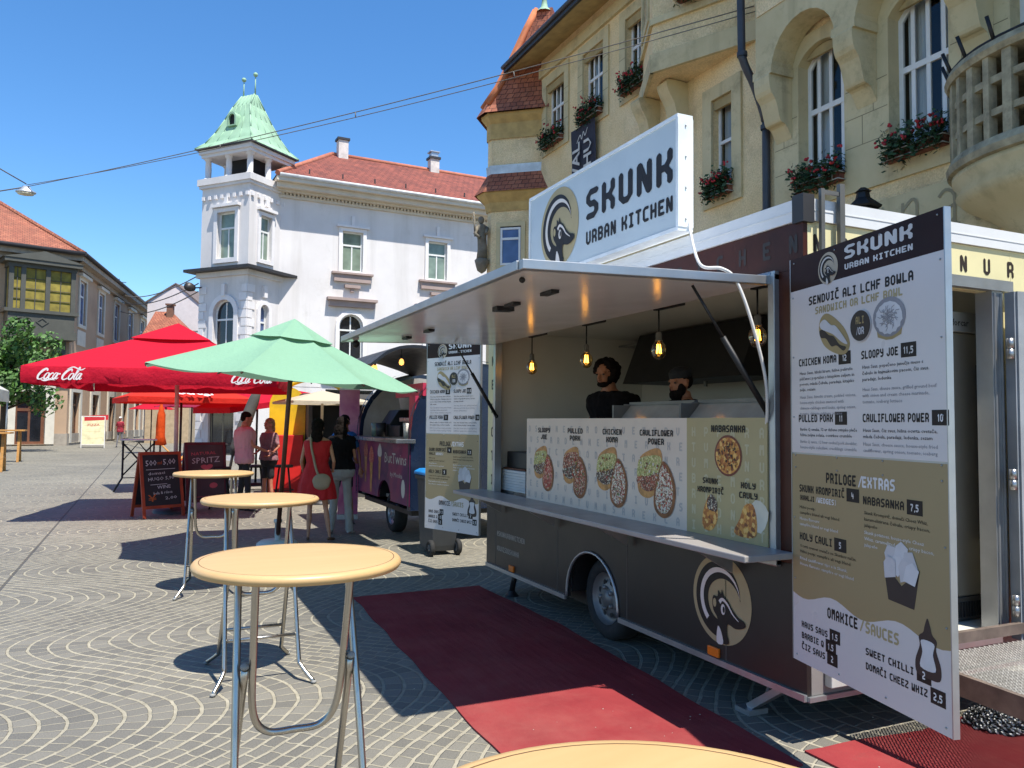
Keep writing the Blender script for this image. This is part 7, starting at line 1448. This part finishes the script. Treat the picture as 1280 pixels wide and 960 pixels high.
person('blond woman in a mauve top and black shorts facing the man in pink', (2.12, 15.75, 0), pi/2+.5, 1.72, SK3, stand(.035), [DOWN(-1, (.15, -.02, .68), (.11, .07, .58), (-.6, .5, -.1)), DOWN(1, (.14, .0, .66), (.10, .1, .6), (-.5, .7, 0))], fem=True, top=(.53, .75, M('mauve cotton', '#7d5a5e', .85), .83), bottom=('shorts', M('black shorts cloth', (.014, .012, .014), .85)), shoes=M('dark sneaker', '#222224'), hair=([((0, -.012, .048), (.05, .058, .05)), ((0, -.034, .02), (.049, .036, .055)), ((0, -.045, -.03), (.046, .028, .05))], .006), hairmat=HAIRB, bulk=1.15)
def cap_white(t, T, HT, hb): hb('cap', [((0, -.006, .066), (.05, .06, .035)), ((0, .055, .055), (.035, .03, .006))], M('white cap', '#cfcbc4', .8), .009)
person('distant man in a dark red polo shirt and white cap walking down the street', (-1.5, 53, 0), pi-.3, 1.84, SK3, stand(.03, .05), [DOWN(-1), DOWN(1, (.14, .0, .64), (.11, .1, .62), (-.5, .5, .4))], top=(.5, .55, M('dark red polo', '#8e1f2e', .85), .84), bottom=('trousers', M('grey trousers', '#77757a', .85)), shoes=M('dark sneaker', '#222224'), hair=(SHORT, .003), hairmat=HAIRD, extras=cap_white, vox=.014)
random.seed(11); CURL = [((0, -.014, .046), (.05, .056, .05)), ((0, -.035, .02), (.052, .04, .055))]
for _ in range(150):
    d = Vector([random.gauss(0, 1) for _ in '123']).normalized()
    if d.y > .45 and d.z < .55 or d.z < -.75: continue
    q = random.uniform(.008, .0155); CURL.append(((d.x*.058, -.012+d.y*.062, .042+d.z*.06), (q, q, q)))
STUB = M('dark beard', (.012, .009, .008), .9, var=.3, scale=40, spec=.08)
def stubble(t, T, HT, hb): hb('beard', [((0, .03, -.022), (.032, .026, .017)), ((-.031, .012, -.002), (.007, .022, .024)), ((.031, .012, -.002), (.007, .022, .024)), ((0, .05, .0), (.015, .006, .003))], STUB, .006, .002)
person('curly haired cook in a black t-shirt leaning on the trailer counter', (3.9, 6.12, .45), pi/2+.25, 1.78, SK2, stand(.03), [DOWN(-1, (.16, .05, .67), (.14, .19, .60), (-.1, 1, -.2)), DOWN(1, (.19, .05, .68), (.20, .2, .60), (.1, 1, -.2))], top=(.48, .7, M('black cotton', (.010, .009, .010)), .84), bottom=('trousers', M('black denim', (.015, .014, .016))), shoes=M('black shoe', (.012, .012, .012)), head=(.15, -.12), lean=.25, hair=(CURL, .006), hairmat=HAIRD, extras=stubble, vox=.008, bulk=1.28)
def full_beard(t, T, HT, hb):
    hb('beard', [((0, .034, -.03), (.035, .03, .03)), ((-.03, .018, -.006), (.012, .024, .03)), ((.03, .018, -.006), (.012, .024, .03)), ((0, .03, -.055), (.025, .02, .02))], STUB, .007, .003)
    hb('cap', [((0, -.008, .066), (.05, .06, .036)), ((0, -.008, .05), (.05, .06, .012))], M('black cap cloth', (.01, .01, .012), .8), .007)
person('bearded cook in a black cap bending behind the display lids', (3.95, 5.12, .45), pi/2+.1, 1.66, SK2, stand(.03), [DOWN(-1, (.14, .04, .66), (.1, .15, .58), (0, 1, -.3)), DOWN(1, (.14, .04, .66), (.1, .15, .58), (0, 1, -.3))], top=(.48, .55, M('black cotton', (.010, .009, .010)), .84), bottom=('trousers', M('black denim', (.015, .014, .016))), shoes=M('black shoe', (.012, .012, .012)), head=(-.05, -.15), lean=.2, hair=(SHORT, .003), hairmat=HAIRD, extras=full_beard, vox=.008, bulk=1.15)
